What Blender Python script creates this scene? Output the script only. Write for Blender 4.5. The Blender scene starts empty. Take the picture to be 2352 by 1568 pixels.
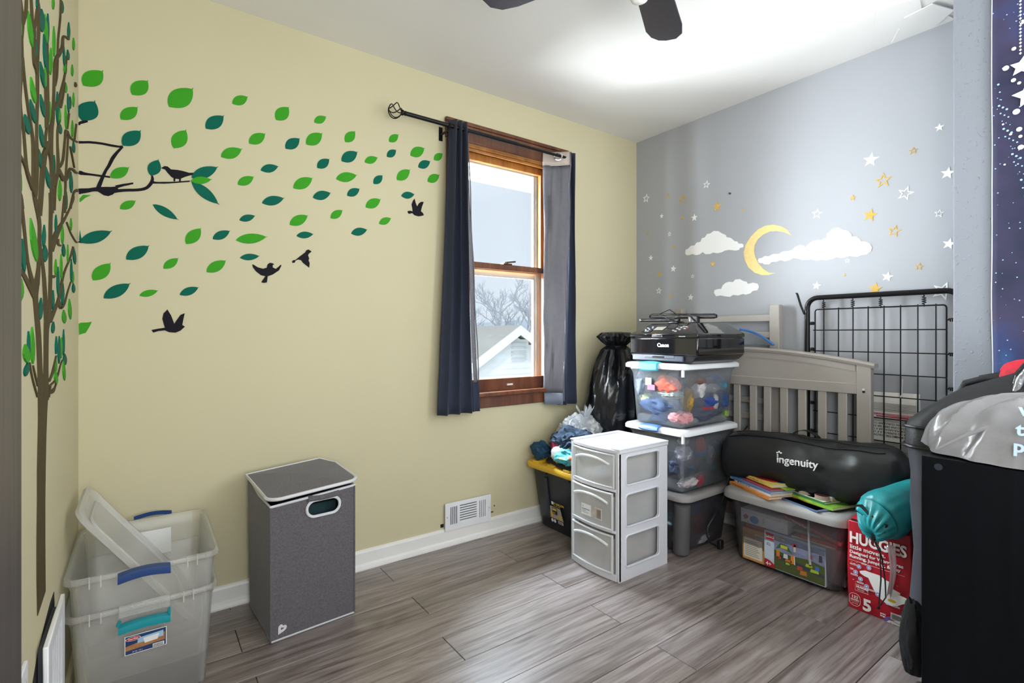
import bpy, bmesh, math, random
from math import sin, cos, pi, radians
from mathutils import Vector, Matrix, noise
from mathutils.geometry import tessellate_polygon
random.seed(7)
SC = bpy.context.scene
COL = SC.collection

# ------------------------------------------------------------------ camera, light, exposure
cam_data = bpy.data.cameras.new('camera')
cam = bpy.data.objects.new('camera', cam_data); COL.objects.link(cam)
cam.location = (-2.789, -2.359, 1.105)
cam.rotation_euler = (radians(90), 0, radians(53.99 - 90))
cam_data.sensor_width = 36.0
cam_data.lens = 1167.3 / 2352 * 36
cam_data.shift_y = -16.7 / 2352
cam_data.clip_start = 0.01
SC.camera = cam

vs = SC.view_settings
vs.view_transform = 'Standard'; vs.look = 'None'; vs.gamma = 1.0; vs.use_curve_mapping = False
vs.exposure = 0.0
SC.cycles.use_denoising = True
SC.cycles.max_bounces = 10; SC.cycles.diffuse_bounces = 5; SC.cycles.transparent_max_bounces = 24
SC.cycles.caustics_reflective = False; SC.cycles.caustics_refractive = False
SC.cycles.sample_clamp_indirect = 6.0

world = bpy.data.worlds.new('sky'); SC.world = world; world.use_nodes = True
bg = world.node_tree.nodes['Background']
bg.inputs[0].default_value = (0.94, 0.96, 1.0, 1); bg.inputs[1].default_value = 1.15

sun_d = bpy.data.lights.new('sun', 'SUN'); sun_d.energy = 1.3; sun_d.angle = radians(2); sun_d.color = (1, .95, .88)
sun = bpy.data.objects.new('sun', sun_d); COL.objects.link(sun)
sun.rotation_euler = (radians(42), 0, radians(-20))     # high behind the house, shining onto the ground outside the window

def area(name, loc, target, sx, sy, power, color=(1, 1, 1)):
    d = bpy.data.lights.new(name, 'AREA'); d.shape = 'RECTANGLE'; d.size = sx; d.size_y = sy; d.energy = power; d.color = color
    o = bpy.data.objects.new(name, d); COL.objects.link(o); o.location = loc
    o.rotation_euler = (Vector(target) - Vector(loc)).to_track_quat('-Z', 'Y').to_euler()
    return o
# daylight of the sky through the sash window, from area lamps added outside, out of view
window_light = area('window_daylight', (-1.95, .95, 1.35), (-1.95 + .62, .95 - .78, 1.20), 1.6, 2.1, 980, (1.0, .975, .94))
area('ground_glare', (-1.25, .75, .30), (-.95, -.15, 1.35), 1.8, .9, 60, (1.0, .97, .93))
area('sky_daylight', (-1.25, 1.22, 2.76), (-1.30, -1.15, 0), 2.2, .34, 2700, (.88, .94, 1.0))
area('side_daylight', (-3.5, 1.05, 1.15), (-.9, 0, 1.45), .45, 1.5, 540, (1.0, .96, .90))
# unseen fill lamps added to lift the room, behind and right of the camera
area('rear_fill', (-2.45, -4.2, 1.25), (-.3, -1.1, .6), 1.0, 1.9, 17, (.91, .96, 1.0))
area('right_fill', (-.40, -2.85, 1.5), (-2.97, -.95, 1.3), 1.2, 1.7, 62, (.92, .97, 1.0))
area('camera_fill', (-2.72, -2.75, 1.25), (-.35, -1.05, .40), .45, 1.3, 21, (.93, .97, 1.0))
area('ceiling_fill', (-1.7, -3.2, 1.0), (-1.6, -2.6, 2.44), 1.2, 1.2, 38, (.92, .97, 1.0))

# ------------------------------------------------------------------ helpers
def lin(h):
    h = h.lstrip('#'); o = []
    for i in (0, 2, 4):
        c = int(h[i:i+2], 16) / 255
        o.append(c / 12.92 if c <= .04045 else ((c + .055) / 1.055) ** 2.4)
    return (*o, 1)
MATS = {}
def mat(name, col, rough=.5, metal=0.0, var=.08, scale=8.0, bump=0.0, bscale=60.0, trans=0.0, spec=.5, sheen=0, alpha=1.0, coat=0, aniso=None, obvar=0):
    """procedural principled material: noise-varied colour and fine relief"""
    if name in MATS: return MATS[name]
    m = bpy.data.materials.new(name); m.use_nodes = True; N = m.node_tree.nodes; L = m.node_tree.links
    b = N['Principled BSDF']; c = lin(col) if isinstance(col, str) else col
    tc = N.new('ShaderNodeTexCoord'); no = N.new('ShaderNodeTexNoise'); no.inputs['Scale'].default_value = scale; no.inputs['Detail'].default_value = 4
    if aniso:
        mp = N.new('ShaderNodeMapping'); mp.inputs['Scale'].default_value = aniso; L.new(tc.outputs['Object'], mp.inputs[0]); L.new(mp.outputs[0], no.inputs['Vector'])
    else: L.new(tc.outputs['Object'], no.inputs['Vector'])
    rp = N.new('ShaderNodeValToRGB')
    rp.color_ramp.elements[0].position = .3; rp.color_ramp.elements[1].position = .7
    rp.color_ramp.elements[0].color = tuple(x * (1 - var) for x in c[:3]) + (1,)
    rp.color_ramp.elements[1].color = tuple(min(1, x * (1 + var)) for x in c[:3]) + (1,)
    L.new(no.outputs['Fac'], rp.inputs[0]); L.new(rp.outputs[0], b.inputs['Base Color'])
    b.inputs['Roughness'].default_value = rough; b.inputs['Metallic'].default_value = metal
    b.inputs['Specular IOR Level'].default_value = spec; b.inputs['Alpha'].default_value = alpha
    b.inputs['Transmission Weight'].default_value = trans
    if sheen: b.inputs['Sheen Weight'].default_value = sheen
    if coat: b.inputs['Coat Weight'].default_value = coat; b.inputs['Coat Roughness'].default_value = .05
    if bump:
        n2 = N.new('ShaderNodeTexNoise'); n2.inputs['Scale'].default_value = bscale; n2.inputs['Detail'].default_value = 3
        L.new(tc.outputs['Object'], n2.inputs['Vector'])
        bp = N.new('ShaderNodeBump'); bp.inputs['Strength'].default_value = bump; bp.inputs['Distance'].default_value = .01
        L.new(n2.outputs['Fac'], bp.inputs['Height']); L.new(bp.outputs[0], b.inputs['Normal'])
    MATS[name] = m; return m
def clear_mat(name, col, clear=.6, rough=.25, milk='#ffffff', gloss=.08, tlm=.5):
    """thin moulded clear plastic: see-through, partly milky, glossy"""
    if name in MATS: return MATS[name]
    m = bpy.data.materials.new(name); m.use_nodes = True; N = m.node_tree.nodes; L = m.node_tree.links
    out = N['Material Output']; N.remove(N['Principled BSDF'])
    tr = N.new('ShaderNodeBsdfTransparent'); tr.inputs[0].default_value = lin(col)
    df = N.new('ShaderNodeBsdfDiffuse'); df.inputs[0].default_value = lin(milk)
    tl = N.new('ShaderNodeBsdfTranslucent'); tl.inputs[0].default_value = lin(milk)
    gl = N.new('ShaderNodeBsdfGlossy'); gl.inputs['Roughness'].default_value = rough
    tc = N.new('ShaderNodeTexCoord'); no = N.new('ShaderNodeTexNoise'); no.inputs['Scale'].default_value = 6; L.new(tc.outputs['Object'], no.inputs['Vector'])
    mr = N.new('ShaderNodeMapRange'); mr.inputs['To Min'].default_value = clear - min(.05, (1 - clear)*.5); mr.inputs['To Max'].default_value = clear + min(.05, (1 - clear)*.5); L.new(no.outputs['Fac'], mr.inputs[0])
    m1 = N.new('ShaderNodeMixShader'); m1.inputs[0].default_value = tlm; L.new(df.outputs[0], m1.inputs[1]); L.new(tl.outputs[0], m1.inputs[2])
    m2 = N.new('ShaderNodeMixShader'); L.new(mr.outputs[0], m2.inputs[0]); L.new(m1.outputs[0], m2.inputs[1]); L.new(tr.outputs[0], m2.inputs[2])
    lw = N.new('ShaderNodeLayerWeight'); lw.inputs['Blend'].default_value = .25
    mu = N.new('ShaderNodeMath'); mu.operation = 'MULTIPLY_ADD'; mu.inputs[1].default_value = .5; mu.inputs[2].default_value = gloss; L.new(lw.outputs['Fresnel'], mu.inputs[0])
    m3 = N.new('ShaderNodeMixShader'); L.new(mu.outputs[0], m3.inputs[0]); L.new(m2.outputs[0], m3.inputs[1]); L.new(gl.outputs[0], m3.inputs[2])
    L.new(m3.outputs[0], out.inputs[0]); MATS[name] = m; return m

WORLD = {}
class MB:
    def __init__(self): self.v = []; self.f = []
    def add(self, vs, fs):
        n = len(self.v); self.v += [Vector(p) for p in vs]; self.f += [tuple(i + n for i in q) for q in fs]; return self
    def box(self, x0, x1, y0, y1, z0, z1, M=None):
        P = [Vector((x, y, z)) for z in (z0, z1) for y in (y0, y1) for x in (x0, x1)]
        if M: P = [M @ p for p in P]
        return self.add(P, [(0, 2, 3, 1), (4, 5, 7, 6), (0, 1, 5, 4), (2, 6, 7, 3), (0, 4, 6, 2), (1, 3, 7, 5)])
    def loft(self, rings, cap0=True, cap1=True, closed=True):
        n = len(rings[0]); fs = []
        for i in range(len(rings) - 1):
            for j in range(n if closed else n - 1):
                k = (j + 1) % n; fs.append((i*n + j, i*n + k, (i+1)*n + k, (i+1)*n + j))
        if cap0: fs.append(tuple(range(n - 1, -1, -1)))
        if cap1: fs.append(tuple((len(rings)-1)*n + j for j in range(n)))
        return self.add([p for r in rings for p in r], fs)
    def tube(self, pts, r, n=8, closed=False, r1=None):
        P = [Vector(p) for p in pts]; rings = []; up = None
        for i, p in enumerate(P):
            if closed: t = P[(i+1) % len(P)] - P[i-1]
            else: t = P[min(i+1, len(P)-1)] - P[max(i-1, 0)]
            if t.length < 1e-9: t = Vector((0, 0, 1))
            t.normalize()
            if up is None:
                up = t.orthogonal().normalized()
            else:
                up = up - t * up.dot(t)
                up = up.normalized() if up.length > 1e-6 else t.orthogonal().normalized()
            s = t.cross(up)
            rr = r if r1 is None else r + (r1 - r) * i / max(1, len(P) - 1)
            rings.append([p + (up * cos(2*pi*k/n) + s * sin(2*pi*k/n)) * rr for k in range(n)])
        if closed: rings.append(rings[0]); return self.loft(rings, False, False)
        return self.loft(rings)
    def lathe(self, prof, c, n=24, axis='z'):
        rings = []
        for r, h in prof:
            ring = []
            for k in range(n):
                a = 2*pi*k/n; x, y = r*cos(a), r*sin(a)
                ring.append(Vector(c) + (Vector((x, y, h)) if axis == 'z' else Vector((h, x, y)) if axis == 'x' else Vector((x, h, y)).xyz))
            rings.append(ring)
        return self.loft(rings)
    def prism(self, outer, thick, M, holes=()):
        """outline (with holes) in the local xy plane, extruded along +z by thick, placed by M"""
        polys = [[Vector((a, b, 0)) for a, b in outer]] + [[Vector((a, b, 0)) for a, b in h] for h in holes]
        tris = tessellate_polygon(polys); flat = [p for q in polys for p in q]; n = len(flat)
        V = [M @ p for p in flat] + [M @ (p + Vector((0, 0, thick))) for p in flat]
        F = [tuple(t) for t in tris] + [tuple(i + n for i in reversed(t)) for t in tris]
        s = 0
        for q in polys:
            m = len(q)
            for j in range(m): F.append((s + j, s + (j+1) % m, s + (j+1) % m + n, s + j + n))
            s += m
        return self.add(V, F)
    def grid(self, fn, nu, nv):
        V = [fn(i / nu, j / nv) for j in range(nv + 1) for i in range(nu + 1)]
        F = [(j*(nu+1)+i, j*(nu+1)+i+1, (j+1)*(nu+1)+i+1, (j+1)*(nu+1)+i) for j in range(nv) for i in range(nu)]
        return self.add(V, F)
    def build(self, name, m, parent=None, smooth=False, bevel=0.0, label=None, origin=None, solid=0, recalc=True, subsurf=0):
        if parent is not None: o0 = WORLD[parent]
        elif origin is not None: o0 = Vector(origin)
        else:
            lo = [min(p[i] for p in self.v) for i in range(3)]; hi = [max(p[i] for p in self.v) for i in range(3)]
            o0 = Vector(((lo[0]+hi[0])/2, (lo[1]+hi[1])/2, lo[2]))
        me = bpy.data.meshes.new(name)
        me.from_pydata([tuple(p - o0) for p in self.v], [], self.f); me.update()
        if recalc:
            b = bmesh.new(); b.from_mesh(me); bmesh.ops.recalc_face_normals(b, faces=b.faces); b.to_mesh(me); b.free()
        if smooth: me.polygons.foreach_set('use_smooth', [True] * len(me.polygons))
        o = bpy.data.objects.new(name, me); COL.objects.link(o)
        if isinstance(m, (list, tuple)):
            for q in m: me.materials.append(q)
        else: me.materials.append(m)
        if parent is not None: o.parent = parent
        else: o.location = o0
        WORLD[o] = o0
        if solid:
            md = o.modifiers.new('solid', 'SOLIDIFY'); md.thickness = solid; md.offset = 0
        if bevel:
            md = o.modifiers.new('bevel', 'BEVEL'); md.width = bevel; md.segments = 2; md.limit_method = 'ANGLE'; md.angle_limit = radians(35)
            if not smooth:
                me.polygons.foreach_set('use_smooth', [True] * len(me.polygons)); me.set_sharp_from_angle(angle=radians(35)) if hasattr(me, 'set_sharp_from_angle') else None
                md.harden_normals = False
        if smooth and hasattr(me, 'set_sharp_from_angle'): me.set_sharp_from_angle(angle=radians(50))
        if subsurf:
            md = o.modifiers.new('sub', 'SUBSURF'); md.levels = subsurf; md.render_levels = subsurf
        if label: o['label'] = label
        return o
def thing(name, label, cat, loc, group=None):
    o = bpy.data.objects.new(name, None); COL.objects.link(o); o.location = loc; o.empty_display_size = .05
    o['label'] = label; o['category'] = cat
    if group: o['group'] = group
    WORLD[o] = Vector(loc); return o
def tag(o, label, cat, group=None, kind=None):
    o['label'] = label; o['category'] = cat
    if group: o['group'] = group
    if kind: o['kind'] = kind
    return o
def struct(o): o['kind'] = 'structure'; return o
def frame(o, x, y):
    """matrix: local x -> x, local y -> y, z = x cross y, at origin o"""
    x = Vector(x).normalized(); y = Vector(y).normalized(); z = x.cross(y)
    return Matrix(((x.x, y.x, z.x, o[0]), (x.y, y.y, z.y, o[1]), (x.z, y.z, z.z, o[2]), (0, 0, 0, 1)))
def rrect(x0, x1, y0, y1, r, n=5):
    o = []
    for cx, cy, a in ((x1-r, y1-r, 0), (x0+r, y1-r, 90), (x0+r, y0+r, 180), (x1-r, y0+r, 270)):
        for k in range(n + 1):
            t = radians(a + 90*k/n); o.append((cx + r*cos(t), cy + r*sin(t)))
    return o
def ring3(pts2, z): return [Vector((a, b, z)) for a, b in pts2]
def oval(cx, cy, a, b, n=20): return [(cx + a*cos(2*pi*k/n), cy + b*sin(2*pi*k/n)) for k in range(n)]
def text(name, s, size, m, M, parent, thick=.0006, bold=0.0, align='LEFT', label=None, shear=0):
    cu = bpy.data.curves.new(name, 'FONT'); cu.body = s; cu.size = size; cu.extrude = thick; cu.offset = bold; cu.align_x = align; cu.resolution_u = 3; cu.shear = shear
    t = bpy.data.objects.new(name + '_tmp', cu); COL.objects.link(t)
    dg = bpy.context.evaluated_depsgraph_get(); me = bpy.data.meshes.new_from_object(t.evaluated_get(dg))
    bpy.data.objects.remove(t); bpy.data.curves.remove(cu)
    me.transform(Matrix.Translation(-WORLD[parent]) @ M)
    me.name = name; me.materials.clear(); me.materials.append(m)
    o = bpy.data.objects.new(name, me); COL.objects.link(o); o.parent = parent; WORLD[o] = WORLD[parent]
    if label: o['label'] = label
    return o
def crumple(c, rad, seed, amp=.35, freq=1.6, sub=4, ridge=True, squash=None, fine=.25):
    """a crumpled soft lump: an icosphere pushed in and out by noise into folds; returns an MB"""
    b = bmesh.new(); bmesh.ops.create_icosphere(b, subdivisions=sub, radius=1); mb = MB(); off = Vector((seed*3.7, seed*1.3, seed*2.1))
    V = []
    for v in b.verts:
        d = v.co.normalized(); q = d*freq + off
        n = noise.noise(q); 
        if ridge:
            k = 1 - abs(noise.noise(q*1.7 + Vector((5, 1, 2)))) * 2.2; k2 = 1 - abs(noise.noise(q*4 + Vector((1, 9, 3)))) * 2.2
            h = 1 + amp*(n*.8 + (k - .4)*.5 + (k2 - .4)*fine)
        else: h = 1 + amp*n
        p = Vector((d.x*rad[0]*h, d.y*rad[1]*h, d.z*rad[2]*h))
        if squash is not None and p.z < -squash: p.z = -squash + (p.z + squash)*.08
        V.append(p + Vector(c))
    b.verts.index_update(); F = [tuple(x.index for x in f.verts) for f in b.faces]; b.free()
    return mb.add(V, F)
FLOAT_LEAVES = [(-2.96,1.989,-2.904,2.06,0.75,0),(-2.821,1.995,-2.772,2.063,0.75,0),(-2.707,1.98,-2.627,2.075,0.7,0),(-2.491,2.049,-2.434,2.095,0.66,0),(-2.854,1.895,-2.803,1.955,0.65,0),(-2.585,1.925,-2.521,1.994,0.65,1),(-2.692,1.824,-2.651,1.906,0.7,0),(-2.532,1.823,-2.455,1.873,0.62,0),(-2.856,1.565,-2.809,1.604,0.6,0),(-2.758,1.596,-2.676,1.549,0.44,1),(-2.472,1.721,-2.411,1.766,0.6,0),(-2.466,1.575,-2.406,1.603,0.55,1),(-2.651,1.458,-2.601,1.528,0.65,0),(-2.561,1.487,-2.499,1.529,0.57,1),(-2.479,1.491,-2.359,1.52,0.44,0),(-2.838,1.381,-2.768,1.441,0.6,1),(-2.724,1.356,-2.676,1.402,0.6,0),(-2.582,1.353,-2.513,1.407,0.6,0),(-2.464,1.42,-2.389,1.435,0.47,1),(-2.933,1.298,-2.883,1.366,0.65,0),(-2.903,1.235,-2.825,1.295,0.55,1),(-2.799,1.249,-2.74,1.272,0.5,0),(-2.672,1.258,-2.608,1.292,0.55,1),(-2.326,2.024,-2.274,2.094,0.75,0),(-2.168,2.052,-2.115,2.092,0.65,0),(-2.43,1.9,-2.367,1.957,0.65,0),(-2.288,1.909,-2.229,1.968,0.68,1),(-2.202,1.946,-2.132,2.013,0.68,0),(-2.03,1.995,-1.983,2.057,0.7,0),(-1.816,2.044,-1.767,2.091,0.68,0),(-2.386,1.796,-2.315,1.828,0.58,1),(-2.155,1.851,-2.101,1.903,0.68,1),(-2.047,1.903,-1.971,1.963,0.66,1),(-1.938,1.92,-1.873,1.956,0.62,0),(-1.827,1.968,-1.779,2.013,0.68,1),(-1.704,2.0,-1.625,2.055,0.68,0),(-1.573,2.004,-1.522,2.049,0.68,0),(-1.661,1.949,-1.593,1.994,0.65,1),(-2.256,1.743,-2.174,1.804,0.6,0),(-2.072,1.816,-1.973,1.853,0.55,0),(-1.894,1.825,-1.849,1.875,0.68,1),(-1.776,1.865,-1.705,1.93,0.64,0),(-1.609,1.886,-1.54,1.934,0.66,0),(-2.381,1.659,-2.292,1.695,0.54,1),(-2.174,1.714,-2.094,1.75,0.6,1),(-2.021,1.748,-1.961,1.791,0.64,1),(-1.753,1.789,-1.68,1.81,0.6,1),(-1.933,1.707,-1.858,1.758,0.64,0),(-2.271,1.581,-2.194,1.634,0.6,0),(-2.096,1.633,-2.042,1.679,0.64,0),(-1.867,1.637,-1.805,1.674,0.6,0),(-2.243,1.536,-2.17,1.553,0.52,1),(-2.002,1.574,-1.924,1.603,0.58,1)]
BRANCH_LEAVES = [(-2.964,1.864,-2.927,1.944,0.85,1),(-2.848,1.8,-2.794,1.869,0.7,1),(-2.883,1.675,-2.829,1.724,0.62,0),(-2.764,1.705,-2.74,1.771,0.75,1),(-2.633,1.72,-2.542,1.781,0.5,1),(-2.633,1.703,-2.538,1.629,0.45,1),(-2.636,1.706,-2.564,1.726,0.5,0),(-2.968,1.43,-2.879,1.482,0.5,1)]
CORNER_LEAF = [(-2.971,1.103),(-2.953,1.11),(-2.943,1.131),(-2.936,1.15),(-2.949,1.147),(-2.967,1.146),(-2.972,1.142)]
BIRDS = {'sitting':[(-2.732,1.739),(-2.721,1.749),(-2.711,1.749),(-2.7,1.74),(-2.679,1.742),(-2.661,1.741),(-2.642,1.738),(-2.61,1.744),(-2.61,1.737),(-2.635,1.73),(-2.653,1.721),(-2.668,1.711),(-2.669,1.7),(-2.674,1.699),(-2.674,1.708),(-2.686,1.707),(-2.687,1.697),(-2.692,1.696),(-2.692,1.708),(-2.7,1.712),(-2.713,1.727),(-2.719,1.736)],'low':[(-2.762,1.121),(-2.756,1.111),(-2.741,1.117),(-2.72,1.12),(-2.707,1.113),(-2.686,1.111),(-2.67,1.119),(-2.655,1.135),(-2.664,1.141),(-2.66,1.165),(-2.656,1.187),(-2.67,1.18),(-2.682,1.16),(-2.69,1.145),(-2.7,1.177),(-2.712,1.2),(-2.724,1.185),(-2.728,1.164),(-2.72,1.13),(-2.742,1.126)],'spread':[(-2.418,1.397),(-2.413,1.396),(-2.397,1.386),(-2.377,1.382),(-2.363,1.387),(-2.359,1.402),(-2.351,1.409),(-2.34,1.408),(-2.333,1.404),(-2.34,1.4),(-2.339,1.39),(-2.327,1.385),(-2.315,1.396),(-2.307,1.405),(-2.305,1.4),(-2.315,1.379),(-2.339,1.36),(-2.359,1.351),(-2.362,1.325),(-2.373,1.322),(-2.384,1.324),(-2.368,1.351),(-2.385,1.354),(-2.405,1.37),(-2.416,1.386)],'diving':[(-2.262,1.421),(-2.257,1.428),(-2.248,1.43),(-2.229,1.448),(-2.207,1.467),(-2.202,1.477),(-2.193,1.481),(-2.185,1.477),(-2.18,1.473),(-2.191,1.463),(-2.195,1.455),(-2.19,1.442),(-2.193,1.432),(-2.188,1.422),(-2.19,1.401),(-2.204,1.411),(-2.217,1.421),(-2.224,1.431),(-2.236,1.433),(-2.247,1.427),(-2.251,1.418),(-2.259,1.416)],'curtain':[(-1.72,1.719),(-1.706,1.723),(-1.692,1.721),(-1.694,1.737),(-1.698,1.756),(-1.69,1.776),(-1.682,1.787),(-1.676,1.767),(-1.668,1.749),(-1.657,1.768),(-1.645,1.777),(-1.631,1.778),(-1.641,1.753),(-1.647,1.729),(-1.636,1.721),(-1.63,1.711),(-1.645,1.705),(-1.661,1.701),(-1.682,1.704),(-1.694,1.713),(-1.709,1.707),(-1.717,1.709)]}
YELLOW_BRANCH = [[(-2.972,1.78,-2.972,1.789),(-2.96,1.783,-2.96,1.791),(-2.944,1.787,-2.944,1.795),(-2.926,1.789,-2.925,1.797),(-2.907,1.79,-2.906,1.798),(-2.886,1.789,-2.885,1.797),(-2.87,1.789,-2.869,1.797),(-2.859,1.79,-2.858,1.797),(-2.852,1.791,-2.852,1.799),(-2.848,1.792,-2.848,1.799)],[(-2.85,1.798,-2.846,1.794),(-2.857,1.789,-2.852,1.784),(-2.867,1.775,-2.861,1.769),(-2.876,1.761,-2.868,1.755),(-2.883,1.747,-2.874,1.742),(-2.888,1.733,-2.879,1.729),(-2.892,1.72,-2.884,1.716),(-2.896,1.711,-2.889,1.706),(-2.9,1.702,-2.893,1.698),(-2.905,1.689,-2.897,1.686),(-2.912,1.67,-2.903,1.666),(-2.92,1.647,-2.909,1.643),(-2.925,1.63,-2.914,1.626)],[(-2.973,1.672,-2.971,1.683),(-2.971,1.672,-2.97,1.684),(-2.969,1.671,-2.967,1.684),(-2.967,1.67,-2.964,1.684),(-2.965,1.67,-2.962,1.683),(-2.962,1.671,-2.96,1.682),(-2.957,1.671,-2.956,1.681),(-2.949,1.672,-2.948,1.68),(-2.938,1.673,-2.937,1.68),(-2.926,1.673,-2.925,1.68),(-2.912,1.673,-2.911,1.68),(-2.896,1.674,-2.896,1.68),(-2.885,1.674,-2.885,1.68)],[(-2.971,1.6,-2.973,1.62),(-2.964,1.604,-2.966,1.622),(-2.953,1.608,-2.955,1.624),(-2.943,1.612,-2.945,1.626),(-2.935,1.616,-2.937,1.629),(-2.927,1.618,-2.928,1.632),(-2.92,1.619,-2.919,1.635),(-2.913,1.615,-2.908,1.637),(-2.903,1.608,-2.898,1.639),(-2.89,1.607,-2.892,1.64),(-2.877,1.615,-2.884,1.641),(-2.867,1.628,-2.873,1.644),(-2.861,1.636,-2.864,1.646)],[(-2.868,1.638,-2.87,1.649),(-2.861,1.642,-2.863,1.652),(-2.852,1.647,-2.854,1.656),(-2.843,1.652,-2.844,1.66),(-2.833,1.656,-2.834,1.663),(-2.823,1.661,-2.824,1.667),(-2.817,1.663,-2.817,1.669)],[(-2.891,1.614,-2.892,1.63),(-2.878,1.619,-2.879,1.633),(-2.86,1.626,-2.861,1.637),(-2.843,1.631,-2.843,1.641),(-2.829,1.634,-2.829,1.644),(-2.816,1.636,-2.816,1.646),(-2.803,1.639,-2.804,1.649),(-2.793,1.642,-2.794,1.652),(-2.783,1.646,-2.786,1.656),(-2.774,1.652,-2.779,1.661),(-2.766,1.661,-2.773,1.669),(-2.759,1.672,-2.768,1.678),(-2.755,1.683,-2.765,1.686),(-2.754,1.694,-2.763,1.692),(-2.756,1.702,-2.763,1.699),(-2.758,1.706,-2.762,1.705)],[(-2.762,1.676,-2.757,1.688),(-2.76,1.676,-2.756,1.686),(-2.756,1.676,-2.755,1.685),(-2.75,1.677,-2.749,1.684),(-2.739,1.679,-2.739,1.685),(-2.724,1.681,-2.724,1.688),(-2.707,1.685,-2.707,1.691),(-2.684,1.691,-2.684,1.696),(-2.658,1.698,-2.658,1.703),(-2.639,1.703,-2.639,1.708)],[(-2.969,1.845,-2.975,1.847),(-2.968,1.847,-2.974,1.849),(-2.968,1.849,-2.973,1.854),(-2.966,1.851,-2.969,1.859),(-2.96,1.854,-2.962,1.863),(-2.952,1.859,-2.954,1.867),(-2.947,1.862,-2.948,1.869)],[(-2.972,1.429,-2.973,1.433),(-2.965,1.431,-2.966,1.437)]]
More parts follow.
